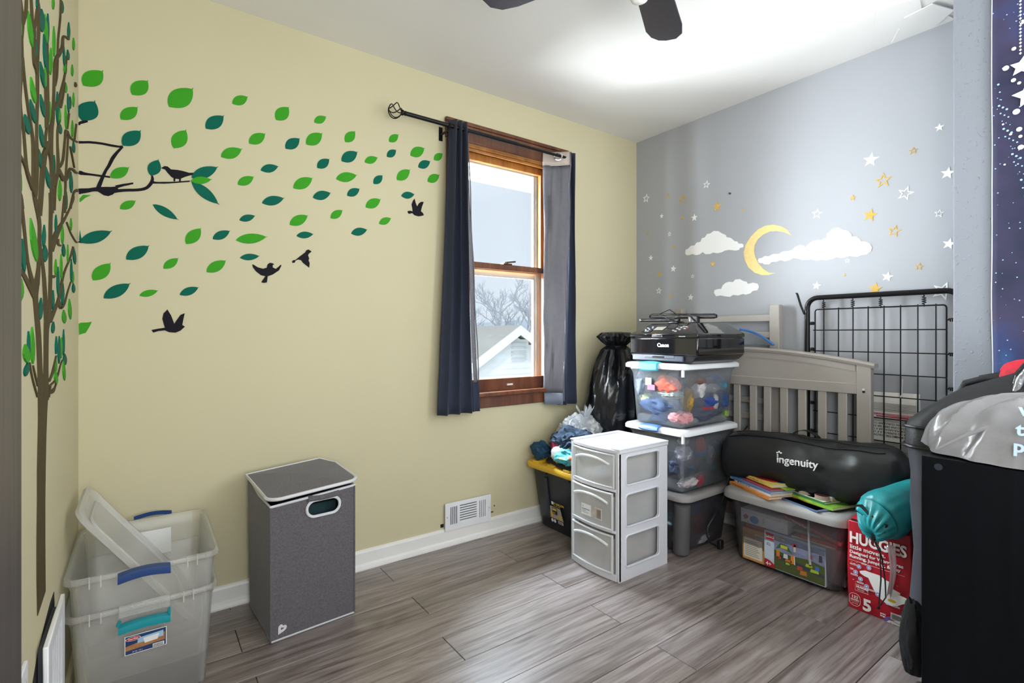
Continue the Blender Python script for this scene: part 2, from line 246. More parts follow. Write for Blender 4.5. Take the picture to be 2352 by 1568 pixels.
LEFT_BRANCH = [[(-0.785,0.954,-0.862,0.962),(-0.79,0.967,-0.863,0.974),(-0.798,0.986,-0.864,0.992),(-0.807,1.01,-0.868,1.014),(-0.815,1.039,-0.874,1.042),(-0.823,1.073,-0.882,1.074),(-0.832,1.104,-0.891,1.104),(-0.846,1.132,-0.903,1.13),(-0.86,1.157,-0.915,1.154),(-0.87,1.176,-0.925,1.173),(-0.871,1.188,-0.932,1.184),(-0.868,1.194,-0.937,1.19),(-0.863,1.201,-0.941,1.195),(-0.859,1.208,-0.946,1.201),(-0.853,1.215,-0.95,1.207),(-0.849,1.22,-0.953,1.211)],[(-0.884,1.181,-0.922,1.176),(-0.913,1.19,-0.95,1.185),(-0.952,1.203,-0.988,1.197),(-0.985,1.213,-1.02,1.207),(-1.007,1.219,-1.04,1.213),(-1.026,1.223,-1.056,1.217),(-1.046,1.226,-1.072,1.22),(-1.071,1.229,-1.092,1.222),(-1.094,1.23,-1.114,1.224),(-1.113,1.232,-1.132,1.226),(-1.127,1.233,-1.144,1.228),(-1.136,1.234,-1.153,1.23),(-1.144,1.236,-1.16,1.234),(-1.15,1.243,-1.165,1.241),(-1.153,1.252,-1.169,1.25),(-1.156,1.258,-1.171,1.256)],[(-0.908,1.21,-0.956,1.204),(-0.927,1.22,-0.968,1.214),(-0.953,1.233,-0.984,1.229),(-0.976,1.248,-1.0,1.245),(-0.99,1.266,-1.012,1.263),(-1.002,1.287,-1.024,1.283),(-1.013,1.306,-1.036,1.301),(-1.024,1.324,-1.049,1.319),(-1.035,1.341,-1.063,1.334),(-1.044,1.353,-1.074,1.346),(-1.052,1.359,-1.081,1.352),(-1.058,1.362,-1.085,1.354),(-1.061,1.363,-1.089,1.355)],[(-0.854,1.212,-0.923,1.209),(-0.851,1.221,-0.912,1.217),(-0.846,1.234,-0.896,1.23),(-0.842,1.251,-0.882,1.247),(-0.838,1.273,-0.875,1.268),(-0.833,1.298,-0.87,1.293),(-0.83,1.32,-0.868,1.314),(-0.828,1.335,-0.866,1.329),(-0.828,1.346,-0.867,1.339),(-0.833,1.357,-0.873,1.349),(-0.847,1.37,-0.889,1.361),(-0.867,1.383,-0.909,1.373),(-0.882,1.393,-0.924,1.383),(-0.889,1.399,-0.932,1.389),(-0.892,1.403,-0.935,1.392),(-0.894,1.405,-0.936,1.395)],[(-0.718,0.947,-0.807,0.956),(-0.72,0.966,-0.802,0.974),(-0.723,0.993,-0.794,0.998),(-0.725,1.021,-0.789,1.024),(-0.725,1.05,-0.786,1.052),(-0.723,1.08,-0.785,1.081),(-0.72,1.104,-0.785,1.104),(-0.715,1.117,-0.784,1.117),(-0.708,1.124,-0.783,1.124),(-0.7,1.13,-0.782,1.13),(-0.69,1.136,-0.781,1.136),(-0.679,1.14,-0.78,1.141),(-0.671,1.143,-0.779,1.144)],[(-0.725,1.137,-0.781,1.136),(-0.734,1.164,-0.787,1.162),(-0.747,1.201,-0.797,1.198),(-0.762,1.234,-0.807,1.229),(-0.779,1.255,-0.817,1.251),(-0.796,1.272,-0.829,1.268),(-0.811,1.286,-0.838,1.282),(-0.821,1.297,-0.845,1.293),(-0.828,1.305,-0.851,1.301),(-0.832,1.311,-0.855,1.307)],[(-0.676,1.138,-0.731,1.137),(-0.672,1.169,-0.725,1.167),(-0.667,1.214,-0.716,1.211),(-0.662,1.256,-0.709,1.252),(-0.66,1.289,-0.708,1.283),(-0.66,1.319,-0.71,1.312),(-0.66,1.346,-0.711,1.338),(-0.659,1.372,-0.709,1.364),(-0.657,1.396,-0.706,1.387),(-0.657,1.416,-0.704,1.407),(-0.658,1.433,-0.705,1.423),(-0.661,1.447,-0.707,1.437),(-0.662,1.457,-0.709,1.446)],[(-0.671,1.133,-0.723,1.135),(-0.649,1.142,-0.701,1.144),(-0.617,1.155,-0.67,1.156),(-0.585,1.168,-0.638,1.168),(-0.559,1.178,-0.61,1.178),(-0.532,1.188,-0.582,1.188),(-0.506,1.202,-0.556,1.2),(-0.482,1.22,-0.53,1.218),(-0.459,1.242,-0.504,1.239),(-0.436,1.261,-0.478,1.259),(-0.412,1.276,-0.45,1.274),(-0.388,1.288,-0.422,1.286),(-0.36,1.301,-0.392,1.299),(-0.326,1.314,-0.357,1.312),(-0.288,1.328,-0.321,1.326),(-0.251,1.343,-0.286,1.34),(-0.216,1.361,-0.254,1.357),(-0.184,1.379,-0.223,1.375),(-0.161,1.393,-0.202,1.388)],[(-0.561,1.201,-0.529,1.204),(-0.554,1.194,-0.512,1.197),(-0.544,1.184,-0.489,1.189),(-0.532,1.177,-0.471,1.182),(-0.517,1.174,-0.467,1.181),(-0.475,1.175,-0.493,1.181),(-0.458,1.177,-0.486,1.181),(-0.44,1.18,-0.468,1.183),(-0.418,1.185,-0.445,1.186),(-0.397,1.192,-0.421,1.192),(-0.376,1.202,-0.4,1.202),(-0.353,1.215,-0.379,1.215),(-0.328,1.229,-0.355,1.228),(-0.297,1.244,-0.323,1.243),(-0.263,1.259,-0.287,1.258),(-0.239,1.27,-0.261,1.269)],[(-0.638,1.313,-0.694,1.308),(-0.613,1.328,-0.68,1.321),(-0.576,1.35,-0.659,1.341),(-0.54,1.37,-0.63,1.36),(-0.509,1.386,-0.59,1.378),(-0.477,1.402,-0.543,1.395),(-0.446,1.417,-0.498,1.411),(-0.419,1.428,-0.463,1.424),(-0.393,1.438,-0.432,1.434),(-0.358,1.454,-0.394,1.449),(-0.3,1.479,-0.334,1.475),(-0.23,1.511,-0.262,1.507),(-0.174,1.538,-0.205,1.533),(-0.152,1.552,-0.184,1.546),(-0.151,1.559,-0.184,1.551),(-0.152,1.562,-0.186,1.554)],[(-0.625,1.458,-0.599,1.463),(-0.64,1.445,-0.614,1.45),(-0.66,1.428,-0.633,1.433),(-0.676,1.413,-0.648,1.418),(-0.684,1.402,-0.654,1.408),(-0.688,1.394,-0.656,1.4),(-0.691,1.389,-0.657,1.395)],[(-0.429,1.501,-0.403,1.507),(-0.44,1.483,-0.415,1.488),(-0.456,1.458,-0.431,1.463),(-0.469,1.438,-0.445,1.442),(-0.478,1.425,-0.451,1.43),(-0.483,1.417,-0.455,1.422),(-0.487,1.411,-0.457,1.416)],[(-0.559,1.358,-0.531,1.362),(-0.563,1.353,-0.531,1.358),(-0.567,1.347,-0.531,1.352),(-0.563,1.342,-0.527,1.349),(-0.538,1.342,-0.518,1.349),(-0.51,1.345,-0.5,1.351),(-0.492,1.347,-0.483,1.353)],[(-0.372,1.435,-0.346,1.441),(-0.346,1.431,-0.319,1.437),(-0.307,1.425,-0.279,1.43),(-0.264,1.419,-0.235,1.425),(-0.216,1.416,-0.187,1.423),(-0.165,1.414,-0.133,1.421),(-0.12,1.414,-0.089,1.421),(-0.082,1.416,-0.069,1.422),(-0.048,1.422,-0.066,1.423),(-0.034,1.425,-0.056,1.425)],[(-0.868,0.969,-0.882,0.97),(-0.888,0.982,-0.9,0.983),(-0.914,1.0,-0.925,1.0),(-0.936,1.016,-0.945,1.016),(-0.95,1.029,-0.959,1.029),(-0.961,1.041,-0.97,1.041),(-0.968,1.049,-0.977,1.049)],[(-0.864,0.993,-0.879,0.993),(-0.878,1.002,-0.891,1.003),(-0.896,1.015,-0.907,1.015),(-0.91,1.026,-0.92,1.026),(-0.919,1.033,-0.928,1.033),(-0.925,1.038,-0.933,1.038),(-0.929,1.041,-0.935,1.041)],[(-0.703,0.989,-0.724,0.991),(-0.686,0.993,-0.709,0.996),(-0.66,0.999,-0.687,1.002),(-0.636,1.008,-0.664,1.011),(-0.614,1.022,-0.639,1.024),(-0.594,1.037,-0.612,1.039),(-0.579,1.049,-0.593,1.05)],[(-0.708,0.978,-0.719,0.982),(-0.674,0.979,-0.686,0.983),(-0.624,0.981,-0.639,0.985),(-0.577,0.986,-0.595,0.989),(-0.543,0.996,-0.562,0.998),(-0.517,1.009,-0.534,1.01),(-0.495,1.019,-0.509,1.02),(-0.476,1.026,-0.489,1.027),(-0.461,1.03,-0.473,1.031),(-0.451,1.033,-0.463,1.034)],[(-0.7,0.964,-0.695,0.966),(-0.693,0.962,-0.685,0.966),(-0.674,0.958,-0.679,0.966),(-0.643,0.957,-0.681,0.967),(-0.624,0.959,-0.667,0.967),(-0.613,0.962,-0.644,0.968),(-0.603,0.967,-0.622,0.969),(-0.589,0.972,-0.604,0.974),(-0.575,0.978,-0.59,0.98),(-0.565,0.982,-0.58,0.984)],[(-0.708,0.952,-0.728,0.955),(-0.679,0.98,-0.693,0.982)],[(-1.148,1.28,-1.141,1.282),(-1.149,1.276,-1.141,1.277),(-1.15,1.269,-1.143,1.27),(-1.154,1.263,-1.144,1.265),(-1.16,1.261,-1.145,1.261),(-1.169,1.258,-1.146,1.26),(-1.175,1.254,-1.145,1.259),(-1.171,1.25,-1.145,1.254),(-1.162,1.246,-1.144,1.249),(-1.156,1.242,-1.142,1.244),(-1.152,1.237,-1.138,1.239),(-1.151,1.232,-1.134,1.234),(-1.15,1.228,-1.131,1.23)],[(-1.162,1.212,-1.176,1.212),(-1.134,1.224,-1.148,1.225)],[(-0.683,1.246,-0.68,1.249),(-0.672,1.246,-0.667,1.25),(-0.655,1.246,-0.652,1.252),(-0.634,1.247,-0.641,1.254),(-0.614,1.251,-0.632,1.255),(-0.602,1.254,-0.616,1.256),(-0.594,1.256,-0.604,1.257)],[(-1.174,1.507,-1.166,1.51),(-1.163,1.501,-1.155,1.505),(-1.147,1.493,-1.138,1.497),(-1.134,1.483,-1.122,1.487),(-1.125,1.47,-1.113,1.474),(-1.118,1.455,-1.105,1.459),(-1.112,1.443,-1.098,1.448),(-1.108,1.436,-1.091,1.442),(-1.105,1.433,-1.085,1.439),(-1.097,1.43,-1.076,1.438),(-1.079,1.429,-1.061,1.436),(-1.057,1.429,-1.04,1.435),(-1.037,1.427,-1.019,1.433),(-1.021,1.423,-1.0,1.429),(-1.008,1.416,-0.981,1.424),(-0.994,1.41,-0.963,1.419),(-0.977,1.405,-0.943,1.415),(-0.959,1.4,-0.923,1.411),(-0.947,1.397,-0.908,1.408)],[(-1.173,1.438,-1.167,1.44),(-1.165,1.43,-1.158,1.432),(-1.154,1.418,-1.146,1.42),(-1.144,1.406,-1.135,1.408),(-1.137,1.393,-1.125,1.396),(-1.131,1.38,-1.117,1.384),(-1.127,1.371,-1.111,1.375)],[(-1.177,1.378,-1.163,1.383),(-1.172,1.373,-1.148,1.381),(-1.163,1.365,-1.125,1.377),(-1.151,1.359,-1.105,1.374),(-1.13,1.356,-1.089,1.371),(-1.107,1.356,-1.073,1.368),(-1.089,1.355,-1.058,1.364),(-1.079,1.349,-1.049,1.357),(-1.074,1.341,-1.043,1.348),(-1.07,1.336,-1.039,1.342)],[(-1.073,1.72,-1.063,1.725),(-1.069,1.71,-1.055,1.718),(-1.063,1.698,-1.044,1.707),(-1.059,1.685,-1.038,1.695),(-1.058,1.674,-1.04,1.683),(-1.059,1.663,-1.045,1.669),(-1.06,1.652,-1.05,1.657),(-1.059,1.643,-1.049,1.648),(-1.059,1.634,-1.047,1.639),(-1.059,1.623,-1.046,1.629),(-1.061,1.608,-1.048,1.613),(-1.063,1.591,-1.052,1.596),(-1.066,1.575,-1.056,1.579),(-1.07,1.561,-1.06,1.565),(-1.074,1.548,-1.063,1.553),(-1.076,1.537,-1.065,1.541),(-1.075,1.528,-1.064,1.533),(-1.071,1.521,-1.061,1.525),(-1.066,1.513,-1.056,1.517),(-1.059,1.505,-1.048,1.509),(-1.05,1.496,-1.038,1.5),(-1.041,1.485,-1.029,1.489),(-1.034,1.47,-1.021,1.474),(-1.027,1.454,-1.014,1.458),(-1.021,1.44,-1.007,1.444),(-1.017,1.43,-1.001,1.435),(-1.013,1.424,-0.995,1.429),(-1.01,1.42,-0.99,1.425)],[(-1.014,1.751,-1.0,1.758),(-1.016,1.743,-1.001,1.751),(-1.018,1.732,-1.002,1.74),(-1.023,1.721,-1.006,1.729),(-1.032,1.708,-1.015,1.716),(-1.045,1.694,-1.027,1.702),(-1.053,1.684,-1.035,1.692)],[(-1.054,1.623,-1.043,1.627),(-1.049,1.614,-1.038,1.619),(-1.043,1.601,-1.031,1.606),(-1.034,1.588,-1.022,1.593),(-1.024,1.575,-1.012,1.58),(-1.012,1.562,-0.999,1.567),(-1.0,1.55,-0.987,1.555),(-0.988,1.539,-0.973,1.545),(-0.976,1.529,-0.959,1.535),(-0.965,1.52,-0.947,1.526),(-0.956,1.511,-0.937,1.518),(-0.949,1.503,-0.928,1.509),(-0.944,1.489,-0.921,1.495),(-0.942,1.463,-0.918,1.47),(-0.943,1.431,-0.916,1.438),(-0.942,1.407,-0.913,1.414),(-0.937,1.396,-0.906,1.404),(-0.929,1.393,-0.898,1.401),(-0.924,1.391,-0.893,1.4)],[(-0.962,1.778,-0.95,1.785),(-0.959,1.765,-0.945,1.772),(-0.954,1.745,-0.938,1.753),(-0.95,1.731,-0.931,1.74),(-0.944,1.727,-0.923,1.738),(-0.938,1.728,-0.914,1.742),(-0.936,1.727,-0.907,1.741),(-0.936,1.718,-0.908,1.731),(-0.938,1.707,-0.914,1.718),(-0.939,1.695,-0.917,1.705),(-0.938,1.684,-0.915,1.694),(-0.935,1.672,-0.91,1.683),(-0.929,1.663,-0.904,1.675),(-0.918,1.661,-0.894,1.673),(-0.905,1.662,-0.88,1.673),(-0.895,1.656,-0.871,1.666),(-0.892,1.637,-0.869,1.647),(-0.892,1.613,-0.87,1.621),(-0.893,1.589,-0.873,1.596),(-0.895,1.568,-0.877,1.575),(-0.898,1.549,-0.882,1.554),(-0.899,1.53,-0.884,1.535),(-0.898,1.512,-0.881,1.517),(-0.896,1.493,-0.875,1.5),(-0.895,1.475,-0.871,1.482),(-0.896,1.455,-0.873,1.461),(-0.898,1.434,-0.877,1.439),(-0.902,1.417,-0.881,1.421),(-0.908,1.405,-0.886,1.409),(-0.917,1.396,-0.89,1.401),(-0.923,1.39,-0.894,1.396)],[(-0.89,1.817,-0.869,1.828),(-0.887,1.811,-0.867,1.822),(-0.883,1.804,-0.865,1.813),(-0.88,1.794,-0.862,1.803),(-0.878,1.781,-0.859,1.791),(-0.876,1.767,-0.856,1.777),(-0.876,1.752,-0.855,1.763),(-0.878,1.738,-0.858,1.747),(-0.88,1.722,-0.862,1.731),(-0.883,1.706,-0.866,1.714),(-0.887,1.688,-0.869,1.696),(-0.891,1.67,-0.871,1.678),(-0.893,1.657,-0.873,1.665)],[(-0.89,1.797,-0.876,1.804),(-0.897,1.785,-0.883,1.791),(-0.906,1.768,-0.893,1.774),(-0.915,1.754,-0.902,1.76),(-0.921,1.744,-0.907,1.751),(-0.926,1.737,-0.911,1.744),(-0.929,1.733,-0.913,1.74)],[(-0.747,1.789,-0.735,1.795),(-0.746,1.776,-0.734,1.782),(-0.745,1.757,-0.732,1.763),(-0.743,1.737,-0.731,1.743),(-0.741,1.718,-0.728,1.723),(-0.739,1.698,-0.726,1.703),(-0.737,1.677,-0.724,1.682),(-0.736,1.655,-0.722,1.66),(-0.735,1.633,-0.721,1.638),(-0.738,1.613,-0.723,1.618),(-0.747,1.598,-0.732,1.602),(-0.759,1.585,-0.743,1.589),(-0.77,1.572,-0.754,1.576),(-0.779,1.556,-0.761,1.562),(-0.786,1.541,-0.768,1.547),(-0.792,1.531,-0.772,1.537)],[(-0.778,1.676,-0.766,1.681),(-0.768,1.584,-0.756,1.588)],[(-0.833,1.367,-0.88,1.359),(-0.829,1.377,-0.875,1.369),(-0.822,1.391,-0.869,1.383),(-0.815,1.407,-0.862,1.397),(-0.809,1.422,-0.856,1.412),(-0.803,1.439,-0.851,1.428),(-0.796,1.457,-0.844,1.445),(-0.785,1.477,-0.838,1.464),(-0.772,1.499,-0.831,1.484),(-0.76,1.518,-0.822,1.502),(-0.748,1.53,-0.807,1.516),(-0.737,1.54,-0.79,1.527),(-0.727,1.549,-0.775,1.537),(-0.724,1.557,-0.764,1.546),(-0.725,1.562,-0.754,1.554),(-0.726,1.566,-0.747,1.56)],[(-0.741,1.546,-0.72,1.552),(-0.73,1.542,-0.71,1.548),(-0.715,1.535,-0.696,1.541),(-0.702,1.528,-0.685,1.533),(-0.696,1.518,-0.678,1.523),(-0.692,1.507,-0.674,1.512),(-0.689,1.499,-0.671,1.504)],[(-0.648,1.409,-0.689,1.401),(-0.651,1.44,-0.689,1.432),(-0.656,1.484,-0.689,1.476),(-0.659,1.524,-0.691,1.515),(-0.66,1.555,-0.7,1.544),(-0.66,1.584,-0.712,1.568),(-0.657,1.607,-0.716,1.589),(-0.651,1.624,-0.705,1.607),(-0.642,1.636,-0.687,1.622),(-0.633,1.652,-0.671,1.64),(-0.629,1.673,-0.661,1.662),(-0.625,1.696,-0.652,1.686),(-0.621,1.721,-0.645,1.712),(-0.617,1.749,-0.641,1.74),(-0.612,1.778,-0.638,1.768),(-0.602,1.804,-0.631,1.792),(-0.581,1.824,-0.617,1.809),(-0.556,1.839,-0.598,1.824),(-0.527,1.856,-0.577,1.838),(-0.498,1.876,-0.549,1.857),(-0.469,1.897,-0.516,1.879),(-0.446,1.916,-0.491,1.897),(-0.438,1.93,-0.48,1.911),(-0.439,1.939,-0.477,1.921),(-0.436,1.948,-0.471,1.932),(-0.427,1.955,-0.459,1.942),(-0.421,1.959,-0.436,1.956),(-0.416,1.961,-0.4,1.973),(-0.39,1.971,-0.362,1.988),(-0.354,1.984,-0.321,2.003),(-0.326,1.994,-0.292,2.014)],[(-0.505,2.022,-0.49,2.029),(-0.507,2.006,-0.493,2.014),(-0.511,1.984,-0.497,1.991),(-0.519,1.96,-0.505,1.967),(-0.531,1.936,-0.518,1.943),(-0.547,1.911,-0.533,1.917),(-0.559,1.887,-0.546,1.893),(-0.566,1.862,-0.552,1.868),(-0.57,1.838,-0.555,1.844),(-0.573,1.817,-0.558,1.823),(-0.577,1.801,-0.561,1.808),(-0.58,1.789,-0.565,1.795),(-0.586,1.776,-0.571,1.782),(-0.599,1.762,-0.583,1.768),(-0.615,1.747,-0.597,1.753),(-0.626,1.737,-0.607,1.744)],[(-0.63,1.673,-0.651,1.667),(-0.612,1.684,-0.637,1.677),(-0.585,1.7,-0.617,1.691),(-0.56,1.715,-0.597,1.704),(-0.54,1.727,-0.58,1.715),(-0.521,1.738,-0.565,1.724),(-0.502,1.751,-0.549,1.736),(-0.484,1.767,-0.529,1.751),(-0.468,1.783,-0.508,1.769),(-0.451,1.801,-0.486,1.788),(-0.434,1.819,-0.462,1.809),(-0.417,1.839,-0.438,1.831),(-0.4,1.86,-0.416,1.854),(-0.383,1.886,-0.396,1.881),(-0.365,1.915,-0.379,1.909),(-0.353,1.935,-0.366,1.929)],[(-0.552,1.73,-0.526,1.74),(-0.549,1.723,-0.518,1.735),(-0.543,1.715,-0.507,1.729),(-0.496,1.727,-0.527,1.719),(-0.473,1.746,-0.506,1.735),(-0.451,1.771,-0.474,1.763),(-0.431,1.794,-0.446,1.788),(-0.418,1.811,-0.43,1.807),(-0.408,1.826,-0.421,1.821),(-0.402,1.836,-0.414,1.831)],[(-0.616,1.422,-0.641,1.418),(-0.612,1.44,-0.634,1.435),(-0.605,1.465,-0.625,1.46),(-0.594,1.489,-0.614,1.484),(-0.574,1.509,-0.599,1.504),(-0.55,1.53,-0.582,1.522),(-0.534,1.55,-0.571,1.54),(-0.536,1.569,-0.569,1.56),(-0.547,1.588,-0.572,1.58),(-0.556,1.604,-0.575,1.599),(-0.56,1.619,-0.576,1.614),(-0.562,1.632,-0.576,1.628),(-0.559,1.646,-0.572,1.642),(-0.547,1.661,-0.561,1.657),(-0.53,1.677,-0.545,1.672),(-0.517,1.688,-0.533,1.683)],[(-0.633,1.547,-0.624,1.55),(-0.63,1.481,-0.618,1.483)],[(-0.567,1.54,-0.527,1.553),(-0.544,1.537,-0.495,1.553),(-0.509,1.533,-0.447,1.553),(-0.466,1.534,-0.411,1.555),(-0.394,1.55,-0.415,1.554),(-0.349,1.567,-0.394,1.56),(-0.321,1.58,-0.364,1.572),(-0.302,1.593,-0.344,1.584),(-0.288,1.607,-0.329,1.597),(-0.272,1.617,-0.31,1.61),(-0.263,1.621,-0.276,1.622),(-0.254,1.622,-0.236,1.632),(-0.233,1.626,-0.202,1.639),(-0.205,1.631,-0.165,1.646),(-0.17,1.636,-0.128,1.651),(-0.135,1.641,-0.099,1.655),(-0.102,1.648,-0.084,1.658),(-0.075,1.654,-0.073,1.661),(-0.061,1.658,-0.061,1.664)],[(-0.518,1.557,-0.533,1.554),(-0.497,1.567,-0.515,1.563),(-0.467,1.582,-0.491,1.577),(-0.439,1.601,-0.468,1.593),(-0.422,1.623,-0.45,1.616),(-0.41,1.649,-0.433,1.642),(-0.397,1.671,-0.419,1.665),(-0.382,1.689,-0.413,1.679),(-0.367,1.703,-0.41,1.69),(-0.361,1.707,-0.391,1.703),(-0.38,1.7,-0.336,1.717),(-0.354,1.702,-0.317,1.716),(-0.324,1.705,-0.294,1.716),(-0.289,1.711,-0.264,1.722),(-0.251,1.718,-0.226,1.729),(-0.21,1.727,-0.187,1.738),(-0.16,1.739,-0.141,1.749),(-0.108,1.753,-0.09,1.762),(-0.07,1.762,-0.052,1.772)],[(-0.396,1.458,-0.421,1.453),(-0.393,1.483,-0.417,1.479),(-0.39,1.52,-0.411,1.516),(-0.383,1.558,-0.402,1.554),(-0.368,1.597,-0.386,1.592),(-0.35,1.637,-0.367,1.632),(-0.335,1.67,-0.352,1.665),(-0.327,1.692,-0.342,1.687),(-0.322,1.706,-0.337,1.702),(-0.319,1.715,-0.333,1.711)],[(-0.256,1.498,-0.291,1.492),(-0.234,1.517,-0.266,1.511),(-0.202,1.544,-0.229,1.538),(-0.164,1.568,-0.193,1.562),(-0.12,1.582,-0.155,1.579),(-0.081,1.591,-0.105,1.594),(-0.05,1.597,-0.072,1.603)],[(-0.284,1.685,-0.263,1.692),(-0.167,1.65,-0.151,1.655)],[(-0.319,1.776,-0.299,1.783),(-0.373,1.71,-0.347,1.718)],[(-0.107,1.815,-0.085,1.822),(-0.169,1.738,-0.148,1.743)],[(-0.138,1.942,-0.122,1.949),(-0.141,1.938,-0.11,1.951),(-0.144,1.933,-0.095,1.953),(-0.146,1.93,-0.087,1.953),(-0.144,1.928,-0.095,1.947),(-0.14,1.927,-0.111,1.938),(-0.138,1.927,-0.122,1.932)]]
TRUNK = [(-0.865,0.975,-0.722,0.962),(-0.862,0.923,-0.739,0.922),(-0.867,0.886,-0.753,0.868),(-0.876,0.813,-0.763,0.788),(-0.876,0.747,-0.769,0.719),(-0.882,0.664,-0.769,0.628),(-0.882,0.581,-0.766,0.556),(-0.873,0.499,-0.763,0.507)]
BIRDHOUSE = [(-1.167,1.312),(-1.135,1.316),(-1.098,1.323),(-1.094,1.317),(-1.087,1.309),(-1.101,1.301),(-1.129,1.282),(-1.144,1.281),(-1.158,1.296),(-1.163,1.309)]
